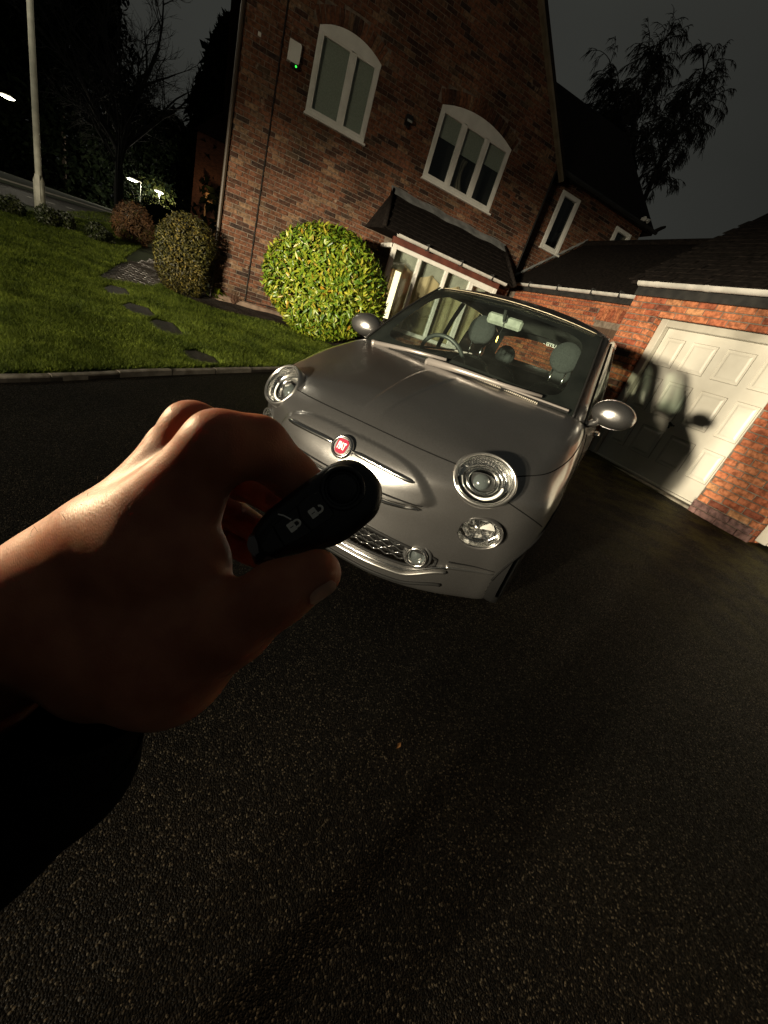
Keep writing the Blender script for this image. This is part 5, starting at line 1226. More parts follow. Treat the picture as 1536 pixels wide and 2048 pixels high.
# ---- badge
ec = front_pt(0., .684); en = grad(ec[None])[0]; EF = frame_of(en); bd = empty('badge'); bd.parent = car; bd.location = ec + en * .010
bd.rotation_euler = Matrix(EF.tolist()).to_euler()
MB().lathe([(.0, -.012), (.049, -.012), (.050, .002), (.046, .010), (.040, .012), (.036, .008), (.0345, .006)], 40).build('ring', M_CHROME, bd, smooth=True)
MB().lathe([(.035, .006), (.034, .0065), (0, .0065)], 40).build('silver_field', mat('badge_silver', (.62, .60, .58), .25, .9), bd)
th = np.linspace(0, 2 * np.pi, 41)[:-1]; sq = np.stack([.0262 * np.sign(np.cos(th)) * np.abs(np.cos(th)) ** .55, .0305 * np.sign(np.sin(th)) * np.abs(np.sin(th)) ** .55], -1)
sq[:, 0] *= 1 + .10 * (sq[:, 1] / .03)
MB().prism([(p_[0], p_[1], .0067) for p_ in sq], (0, 0, 0), (0, 0, .0018)).build('red_shield', noise_color(mat('badge_red', rough=.3, coat=.5), 300, (.15, .006, .02), (.21, .010, .028)), bd)
def text_mesh(txt, size, m, parent, name, ext=.0006, sx=1.0, flip=False):
    c = bpy.data.curves.new(name, 'FONT'); c.body = txt; c.size = size; c.extrude = ext; c.align_x = 'CENTER'; c.align_y = 'CENTER'; c.offset = size * .018
    t = bpy.data.objects.new(name, c); COL.objects.link(t); dg = bpy.context.evaluated_depsgraph_get(); me = bpy.data.meshes.new_from_object(t.evaluated_get(dg)); bpy.data.objects.remove(t); bpy.data.curves.remove(c)
    for v in me.vertices: v.co.x *= sx
    me.materials.clear(); o = obj(name, me, m, parent); return o
M_PRINT = mat('white_print', (.75, .74, .70), .4)
t_ = text_mesh('FIAT', .0285, M_PRINT, bd, 'lettering', .0008, .66); t_.scale = (1, 1.45, 1); t_.location = (0, 0, .0092)
# ---- lamps
M_REFL = mat('lamp_reflector', (.80, .80, .80), .14, 1.0); n, l, b = NT(M_REFL)
tcx = n.new('ShaderNodeTexCoord'); nzx = n.new('ShaderNodeTexNoise'); nzx.inputs['Scale'].default_value = 34; bx2 = n.new('ShaderNodeBump'); bx2.inputs['Strength'].default_value = .35; bx2.inputs['Distance'].default_value = .01
l.new(tcx.outputs['Object'], nzx.inputs['Vector']); l.new(nzx.outputs['Fac'], bx2.inputs['Height']); l.new(bx2.outputs['Normal'], b.inputs['Normal'])
M_LENS = mat('projector_lens', (.05, .058, .058), .04, .1, coat=1.0, spec=1.0)
def ell_lathe(prof, a, b_, n_=48):
    m_ = MB(); m_.lathe(prof, n_); m_.v = [(v[0] * a, v[1] * b_, v[2]) for v in m_.v]; return m_
def round_lamp(c, Fm, s, kind):
    root = empty('headlight' if kind == 'main' else 'driving_lamp'); root.parent = car; c = c * np.array([1, s, 1]); Fx = Fm.copy()
    if s < 0: Fx = np.diag([1, -1, 1]) @ Fm @ np.diag([-1, 1, 1])
    root.location = c; root.rotation_euler = Matrix(Fx.tolist()).to_euler()
    a, b_ = (HA, HB) if kind == 'main' else (LA, LB_)
    h0 = .004 if kind == 'main' else -.006
    ell_lathe([(.90, -.05), (1.06, -.035), (1.075, .0 + h0), (1.05, .014 + h0), (1.0, .019 + h0), (.955, .014 + h0), (.94, .002 + h0), (.93, -.03)], a, b_).build('bezel', M_PAINT if kind != 'main' else M_SATIN, root, smooth=True)
    ell_lathe([(.955, .008 + h0), (.93, .014 + h0), (.90, .010 + h0), (.885, -.004)], a, b_).build('chrome_ring', M_CHROME, root, smooth=True)
    ell_lathe([(.90, .004), (.86, -.022), (.74, -.030), (.70, -.024), (.66, -.040), (.50, -.062), (.2, -.072), (0, -.073)], a, b_).build('reflector', M_REFL, root, smooth=True)
    if kind == 'main':
        ell_lathe([(.60, -.045), (.56, -.020), (.50, -.016), (.45, -.022), (.42, -.04)], a, b_).build('lamp_ring', M_CHROME, root, smooth=True)
        # dark eye-shaped shroud, lens ball, daytime strip
        m_ = MB(); pts = [(.52 * math.cos(t), .52 * math.sin(t) * (.62 if math.sin(t) > 0 else .9)) for t in np.linspace(0, 2 * math.pi, 33)[:-1]]
        V_ = [(p_[0] * a, p_[1] * b_, -.024) for p_ in pts] + [(p_[0] * a * .80, p_[1] * b_ * .78, -.036) for p_ in pts]
        m_.add(V_, [(i, (i + 1) % 32, 32 + (i + 1) % 32, 32 + i) for i in range(32)] + [tuple(range(32, 64))]); m_.build('shroud', mat('lamp_shroud', (.10, .10, .10), .25, .8), root)
        MB().lathe([(.036 * math.sin(t), -.040 + .026 * math.cos(t)) for t in np.linspace(math.pi / 2, 0.02, 9)], 28).build('projector', M_LENS, root, smooth=True)
        arc = [(.70 * a * math.cos(t), .70 * b_ * math.sin(t), -.018) for t in np.linspace(math.pi * 1.02, math.pi * 1.98, 30)]; MB().tube(arc, .006, 8).build('daytime_strip', mat('daytime_strip', (.7, .7, .68), .2), root, smooth=True)
        rib = MB()
        for t in np.linspace(math.pi * .2, math.pi * .8, 16): rib.box((.77 * a * math.cos(t), .80 * b_ * math.sin(t), -.016), (.004, .016, .008), np.array(Euler((0, 0, t - math.pi / 2)).to_matrix()))
        o = rib.build('reflector_ribs', M_CHROME, root); o['kind'] = 'stuff'
    else:
        m_ = MB()
        for k in range(5):
            t = k * 2 * math.pi / 5 + .4; m_.add([(.05 * a * math.cos(t + 1), .05 * b_ * math.sin(t + 1), -.03), (.72 * a * math.cos(t), .72 * b_ * math.sin(t), -.012), (.78 * a * math.cos(t + .55), .78 * b_ * math.sin(t + .55), -.034), (.2 * a * math.cos(t + 1.3), .2 * b_ * math.sin(t + 1.3), -.06)], [(0, 1, 2, 3)])
        o = m_.build('facets', M_CHROME, root); o['kind'] = 'stuff'
        MB().lathe([(.020 * math.sin(t), -.045 + .018 * math.cos(t)) for t in np.linspace(math.pi / 2, 0.02, 7)], 20).build('bulb_cap', M_SATIN, root, smooth=True)
    hh = .036 if kind == 'main' else .022
    ell_lathe([(.935 * math.sin(t), h0 + .004 + hh * math.cos(t)) for t in np.linspace(math.pi / 2, .03, 12)] + [(0, h0 + .004 + hh)], a, b_).build('lens', M_LAMPGLASS, root, smooth=True)
for s in (1, -1): round_lamp(HL, FH, s, 'main'); round_lamp(LLp, FLw, s, 'low')
# ---- lower grille, fog lamps, lip
Yg = np.linspace(-.50, .50, 60); Zg = np.linspace(0, 1, 8)
YG, ZG = np.meshgrid(Yg, Zg, indexing='ij'); Gg = front_pt(YG, lerp(gr_bot(YG), gr_top(YG), ZG)) - np.array([.055, 0, 0]); MB().grid(Gg).build('grille_back', M_GAP, car)
ry = np.concatenate([np.linspace(-.48, .48, 50), np.full(5, .492), np.linspace(.48, -.48, 50), np.full(5, -.492)]); rzz = np.concatenate([gr_top(np.linspace(-.48, .48, 50)), np.linspace(.335, .305, 5), gr_bot(np.linspace(.48, -.48, 50)), np.linspace(.305, .335, 5)])
rim = front_pt(ry, rzz)
MB().loop_tube(np.array(rim), .008, 6).build('grille_surround', M_RUB, car, smooth=True)
gm = MB(); kk = 0
for r_ in range(5):
    zb = .283 + r_ * .0225; yv = np.linspace(-.37, .37, 160); ph = (r_ % 2) * math.pi
    P = front_pt(yv, zb + .006 * np.sin(yv * 105 + ph) - .0) - [.016, 0, 0]; gm.tube(P, .0042, 5)
o = gm.build('grille_mesh', mat('gloss_black_grille', (.02, .02, .02), .15, 0, coat=1, spec=.8), car, smooth=True); o['kind'] = 'stuff'
st_ = MB(); ys_, zs_ = [], []
for r_ in range(5):
    for yv in np.arange(-.36, .37, .03): ys_.append(yv + (.015 if r_ % 2 else 0)); zs_.append(.283 + r_ * .0225 + .007)
for p_ in front_pt(ys_, zs_): st_.box(p_ - [.010, 0, 0], (.008, .009, .005), bev=0)
o = st_.build('grille_studs', MATS['gloss_black_grille'], car); o['kind'] = 'stuff'
for s in (1, -1):
    fc = front_pt(.418 * s, .328); Ff = frame_of((1, .25 * s, 0)); fr_ = empty('fog_lamp'); fr_.parent = car; fr_.location = fc + np.array([.010, 0, 0]); fr_.rotation_euler = Matrix(Ff.tolist()).to_euler()
    MB().lathe([(.028, -.03), (.049, -.012), (.050, .004), (.045, .010), (.038, .005), (.034, -.012)], 32).build('ring', M_CHROME, fr_, smooth=True)
    MB().lathe([(.035, -.012), (.026, -.02), (.022, -.008), (.014, -.003), (0, -.001)], 28).build('lens', M_LENS, fr_, smooth=True)
    MB().lathe([(.045, -.012), (.062, -.006), (.066, -.02), (.07, -.05)], 28).build('housing', M_TRIM, fr_, smooth=True)
def lip(z0, rise, off, r, name, m):
    yv = np.linspace(-.54, .54, 90); zz_ = z0 + rise * sstep(.36, .54, np.abs(yv)) ** 1.0; P = front_pt(yv, zz_); P = P + grad(P) * off; MB().tube(P, r, 8).build(name, m, car, smooth=True)
lip(.232, .070, .004, .0075, 'chrome_lip', M_CHROME); lip(.206, .070, .006, .009, 'lower_lip', M_SATIN)
lip(.150, .04, .0, .010, 'splitter', M_RUB)
for s in (1, -1):
    P = proj_in(refine([(.50, .545 * s, .302), (.42, .62 * s, .308), (.33, .69 * s, .318)], 22)); P = P + grad(P) * .001; MB().tube(P, np.linspace(.009, .003, 22), 6).build('bumper_crease', M_SATIN, car, smooth=True)
    P = proj_in(refine([(.50, .545 * s, .335), (.42, .62 * s, .338), (.33, .69 * s, .335)], 22)); P = P + grad(P) * .0; MB().tube(P, np.linspace(.005, .002, 22), 6).build('bumper_groove', M_GAP, car, smooth=True)
# ---- windscreen, roof, pillars, side glass
def ws(u, v):
    u = np.asarray(u, float); v = np.asarray(v, float)
    A = np.stack([-.235 - .105 * u ** 2, u * .672, 1.008 - .034 * u ** 2], -1); B = np.stack([-.945 - .04 * u ** 2, u * .575, 1.432 - .040 * u ** 2], -1)
    P = A + (B - A) * v[..., None]; nrm = np.array([.52, 0, .85]); return P + nrm * (.028 * np.sin(np.pi * v))[..., None] * (1 - .3 * u[..., None] ** 2)
U, Vv = np.meshgrid(np.linspace(-1, 1, 60), np.linspace(0, 1, 40), indexing='ij')
M_WSG = clear_glass('windscreen_glass', (.74, .83, .78), .07, .009); n_ = M_WSG.node_tree.nodes
MB().grid(ws(U, Vv)).build('windscreen', M_WSG, car, smooth=True)
th = np.linspace(0, 2 * np.pi, 161)[:-1]
def sell(th, a, b_, e_): return np.stack([a * np.sign(np.cos(th)) * np.abs(np.cos(th)) ** (2 / e_), b_ * np.sign(np.sin(th)) * np.abs(np.sin(th)) ** (2 / e_)], -1)
o_ = sell(th, 1.0, .5, 40); i_ = sell(th, .865, .392, 7); i_[:, 1] -= .032
fr_v = MB(); Gf = []
for t in np.linspace(0, 1, 5):
    q_ = lerp(o_, i_, t); Gf.append(ws(q_[:, 0], q_[:, 1] + .5) - np.array([.52, 0, .85]) * .004)
Gf = np.array(Gf); Gf = np.concatenate([Gf, Gf[:, :1]], 1); fr_v.grid(Gf).build('windscreen_surround', mat('black_frit', (.008, .008, .008), .2, spec=.6), car, smooth=True)
rx = np.array([-.945, -1.1, -1.4, -1.8, -2.15, -2.42, -2.58]); rz = np.array([1.432, 1.462, 1.487, 1.478, 1.445, 1.39, 1.31]); rw = np.array([.575, .598, .615, .612, .595, .56, .52]); re = np.array([1.392, 1.404, 1.412, 1.405, 1.375, 1.315, 1.23])
xsn = np.linspace(-.945, -2.58, 40); Rr = []
for x_ in xsn:
    zc_, w_, ze_ = interp(-x_, -rx, rz), interp(-x_, -rx, rw), interp(-x_, -rx, re); us = np.linspace(-1, 1, 41); row = []
    for u_ in us: row.append((x_ - .04 * u_ ** 2 * sstep(-1.3, -.945, x_), u_ * w_, ze_ + (zc_ - ze_) * (1 - abs(u_) ** 2.4)))
    Rr.append(row)
MB().grid(np.array(Rr)).build('roof', M_ROOF, car, smooth=True)
tr_ = ws(np.linspace(-.93, .93, 50), np.full(50, .992)) + np.array([.2, 0, .98]) * .006
MB().tube(tr_, .0022, 6).build('header_glint', mat('header_glint', (.30, .26, .18), .4, .3), car, smooth=True)  # header seam, its yellow highlight put into the colour
def side_top(x_): return interp(-x_, -rx, rw) + .022, interp(-x_, -rx, re) - .045
for s in (1, -1):
    # A pillar: body colour strip from windscreen edge to the door glass
    vv_ = np.linspace(0, 1, 30); E = ws(np.full(30, 1.0 * 1.0), vv_); E[:, 1] *= s
    Bc = np.stack([lerp(-.50, -1.10, vv_), s * lerp(.735, .628, vv_ ** .9), lerp(.945, 1.372, vv_)], -1)
    mid = (E + Bc) / 2 + np.array([.3, .7 * s, .3]) * .018
    MB().grid(np.stack([E, lerp(E, mid, .6) + np.array([.2, .5 * s, .2]) * .006, mid, lerp(mid, Bc, .5) + np.array([.1, .6 * s, .1]) * .006, Bc], 1), flip=s < 0).build('a_pillar', M_ROOF, car, smooth=True)
    MB().tube(E + np.array([0, .002 * s, .004]), .006, 6).build('windscreen_seal', M_RUB, car, smooth=True)
    MB().tube(Bc + np.array([0, .004 * s, 0]), .007, 6).build('window_seal', M_RUB, car, smooth=True)
    # roof rail
    xr_ = np.linspace(-1.0, -2.5, 26); ra = np.array([(x_ - .03 * sstep(-1.3, -.945, x_), s * interp(-x_, -rx, rw), interp(-x_, -rx, re)) for x_ in xr_]); rb = np.array([(x_ - .05, s * side_top(x_)[0], side_top(x_)[1]) for x_ in xr_])
    MB().grid(np.stack([ra, (ra + rb) / 2 + np.array([0, .012 * s, .008]), rb], 1), flip=s > 0).build('roof_rail', M_PAINT, car, smooth=True)
    # door glass, quarter panel
    def sg(x_, v): t_, zt_ = side_top(x_); zb_ = .955 + .012 * sstep(-.6, -2.2, x_); fx = min(1.0, 1.0); P0 = np.array([x_, s * .735, zb_]); P1 = np.array([x_ - .02, s * t_, zt_]); return lerp(P0, P1, v) + np.array([0, s * .012 * math.sin(v * math.pi), 0])
    rowsg = []
    for x_ in np.linspace(-.52, -1.60, 26):
        vmax = min(1.0, (x_ + .50) / -.56) if x_ > -1.06 else 1.0
        rowsg.append([sg(x_, v * max(vmax, .03)) for v in np.linspace(0, 1, 10)])
    MB().grid(np.array(rowsg), flip=s > 0).build('door_glass', M_WSG, car, smooth=True)
    MB().grid(np.array([[sg(x_, v) for v in np.linspace(0, 1, 8)] for x_ in np.linspace(-1.60, -1.70, 4)]), flip=s > 0).build('b_pillar', M_TRIM, car, smooth=True)
    MB().grid(np.array([[sg(x_, v) for v in np.linspace(0, 1, 8)] for x_ in np.linspace(-1.70, -2.10, 10)]), flip=s > 0).build('quarter_glass', M_WSG, car, smooth=True)
    MB().grid(np.array([[sg(x_, v) * np.array([1, 1 - .10 * sstep(-2.1, -2.55, x_), 1]) for v in np.linspace(0, 1, 8)] for x_ in np.linspace(-2.10, -2.56, 12)]), flip=s > 0).build('c_pillar', M_PAINT, car, smooth=True)
    MB().tube([sg(x_, .0) + [0, .008 * s, -.004] for x_ in np.linspace(-.50, -2.1, 30)], .008, 6).build('waist_seal', M_RUB, car, smooth=True)
    # wheel
    for xw in (0, -2.3):
        wr = empty('wheel'); wr.parent = car; wr.location = (xw, .698 * s, .29); wr.rotation_euler = (0 if s > 0 else math.pi, 0, 0)
        Rw = frame_of((0, 1, 0), (1, 0, 0))
        MB().lathe([(.19, -.09), (.25, -.095), (.283, -.085), (.291, -.06), (.291, .06), (.283, .085), (.25, .095), (.205, .09), (.19, .07)], 56, Rw).build('tyre', M_RUB, wr, smooth=True)
        MB().lathe([(.198, .088), (.19, .075), (.18, .05), (.10, .035), (0, .03)], 40, Rw).build('rim', mat('dark_alloy', (.06, .06, .06), .3, .8), wr, smooth=True)
        for k in range(6):
            a = k * math.pi / 3; c_, s2 = math.cos(a), math.sin(a); sp_ = MB().bar((.04 * c_, .062, .04 * s2), (.19 * c_, .078, .19 * s2), .035, .022, up=(0, 1, 0), bev=.006); sp_.build('spoke', M_SATIN, wr)
        # liner of the arch
    a_ = np.linspace(-.42, math.pi + .1, 26)
    for xw in (0, -2.3):
        MB().grid(np.array([[(xw + .335 * math.cos(t), yv * s, .29 + .335 * math.sin(t)) for yv in (.45, .62, .770)] for t in a_] + [[(xw - .333, yv * s, .15) for yv in (.45, .62, .770)]])).build('arch_liner', M_GAP, car, smooth=True)
        ap = [(xw + .338 * math.cos(t), 0, .29 + .338 * math.sin(t)) for t in np.linspace(-.05, math.pi + .05, 40)]; ap = np.array(ap); ap = side_pt(ap[:, 0], np.maximum(ap[:, 2], .2), s); ap[:, 2] = np.array([.29 + .338 * math.sin(t) for t in np.linspace(-.05, math.pi + .05, 40)])
        MB().tube(ap, .007, 6).build('arch_lip', M_GAP, car, smooth=True)
    # door mirror
    mr_ = empty('door_mirror'); mr_.parent = car; mr_.location = (-.585, .845 * s, 1.03)
    Gm_ = []
    for t in np.linspace(0, math.pi, 20):
        rr_ = math.sin(t) ** .75
        Gm_.append([(.085 * math.cos(t) * (1 if math.cos(t) > 0 else .55), s * (.115 * rr_ * math.cos(a) * (1 + .0 * math.cos(a))), .078 * rr_ * math.sin(a) * (1.0 if math.sin(a) > 0 else .92)) for a in np.linspace(0, 2 * math.pi, 33)])
    MB().grid(np.array(Gm_)).build('housing', M_PAINT, mr_, smooth=True)
    MB().loop_tube([(-.030, s * .113 * math.cos(a), .076 * math.sin(a)) for a in np.linspace(0, 2 * math.pi, 41)[:-1]], .004, 6).build('edge_trim', M_SATIN, mr_, smooth=True)
    MB().tube([(.015, -.055 * s, -.055), (.02, -.095 * s, -.085), (.02, -.135 * s, -.10)], [.035, .032, .040], 12, ell=(.6, 1)).build('stalk', M_PAINT, mr_, smooth=True)
    dh = side_pt(-1.40, .80, s); MB().tube([dh + [.09, .012 * s, 0], dh + [.05, .032 * s, .004], dh + [-.05, .032 * s, .004], dh + [-.09, .012 * s, 0]], .011, 8).build('door_handle', M_CHROME, car, smooth=True)
    sl_ = side_pt(-.62, .70, s) if False else None
# tail panel with the rear window
def tail(u, v): zt_ = 1.31 - .08 * abs(u) ** 2.4; return np.array([lerp(-2.58, -2.80, v) + .05 * abs(u) ** 2.2, u * lerp(.52, .66, v), lerp(zt_, .93, v)])
for (u0, u1, v0, v1) in ((-1, 1, 0, .12), (-1, 1, .72, 1), (-1, -.82, .12, .72), (.82, 1, .12, .72)):
    MB().grid(np.array([[tail(u, v) for v in np.linspace(v0, v1, 8)] for u in np.linspace(u0, u1, 20)])).build('tailgate', M_PAINT, car, smooth=True)
MB().grid(np.array([[tail(u, v) for v in np.linspace(.12, .72, 8)] for u in np.linspace(-.82, .82, 20)])).build('rear_window', clear_glass('rear_glass', (.62, .64, .58)), car, smooth=True)
# lettering on the rear glass, read from behind the car
tx = text_mesh('ABOLETEI -', .050, M_PRINT, car, 'rear_lettering', .0004, .9); 
tg_ = [(u_, v_) for u_ in np.linspace(-.8, .8, 120) for v_ in np.linspace(.12, .72, 60)]; tp_ = np.array([tail(*q_) for q_ in tg_]) @ CM.T + CO - CAM; tp_ = tp_ @ RCAM.T
pt = tail(*tg_[((768 + F_PX * tp_[:, 0] / tp_[:, 2] - 1108) ** 2 + (1024 + F_PX * tp_[:, 1] / tp_[:, 2] - 693) ** 2).argmin()]); tx.location = pt + np.array([.006, 0, .003]); tx.rotation_euler = (math.radians(62), 0, math.radians(-90))
# ---- wipers (laid on the glass) and cowl grille
def ws_px(px, py):
    ug, vg = np.meshgrid(np.linspace(-1, 1, 240), np.linspace(-.06, 1, 160), indexing='ij'); P = ws(ug, vg) @ CM.T + CO - CAM; c_ = P @ RCAM.T
    d_ = (768 + F_PX * c_[..., 0] / c_[..., 2] - px) ** 2 + (1024 + F_PX * c_[..., 1] / c_[..., 2] - py) ** 2; k = np.unravel_index(d_.argmin(), d_.shape); return ws(ug[k], vg[k])
wn_ = np.array([.52, 0, .85])
M_WIPE = mat('wiper_metal', (.17, .155, .145), .35, .3)
for (p0, p1, p2, pe) in (((748, 692), (893, 728), None, (992, 768)), ((853, 736), (1000, 778), (1080, 800), (1136, 828))):
    wr = empty('wiper'); wr.parent = car
    A, B, E_ = ws_px(*p0), ws_px(*p1), ws_px(*pe)
    if p2 is None:
        MB().tube([A + wn_ * .022, lerp(A, B, .5) + wn_ * .030, B + wn_ * .026], [.015, .012, .009], 8).build('arm', M_WIPE, wr, smooth=True)
        a2 = ws_px(p0[0] + 30, p0[1] + 6); MB().bar(a2 + wn_ * .010, E_ + wn_ * .012, .010, .016, up=wn_, bev=.002).build('blade', M_RUB, wr)
        MB().bar(lerp(A, E_, .22) + wn_ * .021, E_ + wn_ * .022, .012, .009, up=wn_, bev=.003).build('blade_holder', M_WIPE, wr)
    else:
        C_ = ws_px(*p2); MB().tube([A + wn_ * .03, lerp(A, B, .55) + wn_ * .034, B + wn_ * .03, C_ + wn_ * .026], [.022, .016, .011, .009], 8).build('arm', M_WIPE, wr, smooth=True)
        MB().bar(B + wn_ * .010, E_ + wn_ * .012, .010, .016, up=wn_, bev=.002).build('blade', M_RUB, wr); MB().bar(B + wn_ * .022, E_ + wn_ * .022, .012, .009, up=wn_, bev=.003).build('blade_holder', M_WIPE, wr)
    MB().lathe([(0, .02), (.014, .016), (.018, 0), (.018, -.02)], 16, frame_of(wn_), A + wn_ * .02).build('pivot_cap', M_WIPE, wr, smooth=True)
cw = np.linspace(-.97, .97, 60)
ca = ws(cw, np.full(60, -.035)) + np.array([0, 0, -.012]); cb2 = ws(cw, np.full(60, .035)) + np.array([0, 0, -.006]); MB().grid(np.stack([ca, (ca + cb2) / 2 + [0, 0, .004], cb2], 1)).build('cowl', M_TRIM, car, smooth=True)
cs = MB()
for u_ in np.linspace(.02, .72, 46):
    p_ = ws(np.array(u_), np.array(-.012)); cs.box(p_ + [0, 0, .002], (.022, .0055, .010), bev=.002)
o = cs.build('cowl_grille', mat('dusty_plastic', (.30, .27, .22), .5), car); o['kind'] = 'stuff'
MB().tube(ws(np.linspace(-.98, .98, 50), np.full(50, -.045)) + np.array([0, 0, -.004]), .006, 6).build('hood_seal', M_SATIN, car, smooth=True)
# ---- cabin
M_DASH = noise_color(mat('dashboard', rough=.55), 60, (.022, .024, .022), (.04, .043, .04))
M_SEAT = noise_color(mat('seat_cloth', rough=.9), 120, (.020, .022, .022), (.036, .039, .039))
M_PALE = noise_color(mat('pale_trim', rough=.6), 30, (.20, .21, .18), (.30, .31, .27))
MB().box((-1.4, 0, .40), (2.3, 1.30, .06)).build('cabin_floor', M_GAP, car)
dash = np.array([[(lerp(-.30, -.78, v) - .05 * (1 - (u) ** 2) * (1 - v), u * .66, .965 - .03 * v - .02 * u * u - .09 * sstep(.75, 1, v) + .055 * math.exp(-((u + .54) / .30) ** 2) * math.exp(-((v - .72) / .22) ** 2)) for v in np.linspace(0, 1, 24)] for u in np.linspace(-1, 1, 60)])
MB().grid(dash, flip=True).build('dashboard', M_DASH, car, smooth=True)
MB().grid(np.array([[(-.79 - .04 * v, u * .66, .85 - .35 * v) for v in np.linspace(0, 1, 4)] for u in np.linspace(-1, 1, 20)])).build('dash_fascia', M_PALE, car, smooth=True)
swc = np.array([-.90, -.36, .955]); SF = frame_of((-.90, 0, .42), (0, 0, 1)); swr = empty('steering_wheel'); swr.parent = car; swr.location = swc; swr.rotation_euler = Matrix(SF.tolist()).to_euler()
MB().loop_tube([(.178 * math.cos(a), .178 * math.sin(a), 0) for a in np.linspace(0, 2 * math.pi, 49)[:-1]], .0145, 10).build('rim', mat('wheel_leather', (.03, .033, .032), .45), swr, smooth=True)
for a in (0, math.pi, -math.pi / 2): MB().bar((.03 * math.cos(a), .03 * math.sin(a), -.01), (.17 * math.cos(a), .17 * math.sin(a), 0), .05, .014, up=(0, 0, 1), bev=.004).build('spoke', M_DASH, swr)
MB().lathe([(0, .016), (.04, .014), (.062, .0), (.06, -.03)], 24).build('hub', M_DASH, swr, smooth=True)
def seat(x0, yc, w_, hb, zhead, rh, name='seat', posts=True):
    root = empty(name); root.parent = car; root.location = (x0, yc, .45)
    prof = lambda u: hb * (1 - abs(u) ** 3.2 * .55)
    Gs_ = np.array([[(-.12 * v + .02 * math.cos(u * 2), u * w_ / 2, .1 + (prof(u) - .1) * v) for v in np.linspace(0, 1, 12)] for u in np.linspace(-1, 1, 24)]); MB().grid(Gs_, flip=True).build('seat_back', M_SEAT, root, smooth=True)
    Gb_ = Gs_ + np.array([-.10, 0, 0]); MB().grid(Gb_).build('seat_shell', M_DASH, root, smooth=True)
    Gt_ = np.stack([Gs_[:, -1], (Gs_[:, -1] + Gb_[:, -1]) / 2 + [0, 0, .02], Gb_[:, -1]], 1); MB().grid(Gt_).build('seat_top', M_PALE if posts else M_SEAT, root, smooth=True)
    MB().tube(Gs_[1:-1, -1] + [.006, 0, .004], .0055, 6).build('piping', mat('cream_piping', (.62, .62, .48), .5), root, smooth=True)
    MB().box((.22, 0, .06), (.5, w_, .14), bev=.05).build('cushion', M_SEAT, root)
    hz_ = zhead - .45
    MB().lathe([(0, .045), (rh * .55, .042), (rh * .72, .034), (rh * .76, .030), (rh * .92, .026), (rh, .0), (rh * .9, -.03), (rh * .4, -.045), (0, -.046)], 36, frame_of((.96, 0, .15)), (-.12, 0, hz_)).build('head_restraint', M_SEAT, root, smooth=True)
    if posts:
        for dy in (-.05, .05): MB().tube([(-.13, dy, hb - .02), (-.125, dy, hz_ - rh * .8)], .006, 8).build('post', M_CHROME, root, smooth=True)
    return root
seat(-1.42, -.355, .50, .545, 1.215, .115); seat(-1.42, .355, .50, .545, 1.215, .115)
seat(-2.15, -.28, .50, .50, 1.06, .095, 'rear_seat', False); seat(-2.15, .28, .50, .50, 1.06, .095, 'rear_seat', False)
rmr = empty('rear_view_mirror'); rmr.parent = car; rmr.location = (-.985, -.04, 1.315)
Rm_ = np.array(Euler((0, math.radians(-12), math.radians(6))).to_matrix())
MB().box((0, 0, 0), (.035, .245, .072), Rm_, bev=.014).build('casing', M_PALE, rmr); MB().tube([(.03, 0, .0), (.08, 0, .06)], .010, 8).build('stem', M_DASH, rmr)
ch = empty('hanging_charm', (0, 0, 0)); ch.parent = car; ch.location = (-.955, -.035, 1.30)
cm_ = MB(); cm_.loop_tube([(0, .012 * math.cos(a), .012 * math.sin(a) + .02) for a in np.linspace(0, 2 * math.pi, 17)[:-1]], .003, 5); cm_.loop_tube([(0, .010 * math.cos(a), .018 * math.sin(a) + .045) for a in np.linspace(0, 2 * math.pi, 17)[:-1]], .003, 5)
o = cm_.build('clip', mat('dark_clip', (.03, .03, .03), .3, .7), ch, smooth=True)
MB().tube([(0, 0, .008), (0, .004, -.03), (0, -.002, -.08)], .0022, 5).build('chain', M_SATIN, ch); MB().box((0, -.003, -.10), (.005, .007, .04), bev=.001).build('tag', mat('brass_tag', (.55, .35, .08), .3, .8), ch)
# cabin lining: door cards, headliner edge, speakers on the quarter trims
for s in (1, -1):
    MB().grid(np.array([[(x_, s * (.70 - .02 * v), lerp(.945, .5, v)) for v in np.linspace(0, 1, 4)] for x_ in np.linspace(-.45, -2.1, 12)]), flip=s < 0).build('door_card', M_DASH, car, smooth=True)
MB().grid(np.array([[(x_, u * .55, interp(-x_, -rx, rz) - .035 - .03 * u * u) for u in np.linspace(-1, 1, 12)] for x_ in np.linspace(-1.0, -2.5, 16)])).build('headliner', mat('headlining', (.05, .05, .045), .9), car, smooth=True)
for s in (1, -1): MB().lathe([(0, .012), (.04, .012), (.048, .006), (.05, -.004)], 24, frame_of((-.3, -.9 * s, .2)), (-.50, .645 * s, 1.005)).build('tweeter', M_DASH, car, smooth=True)
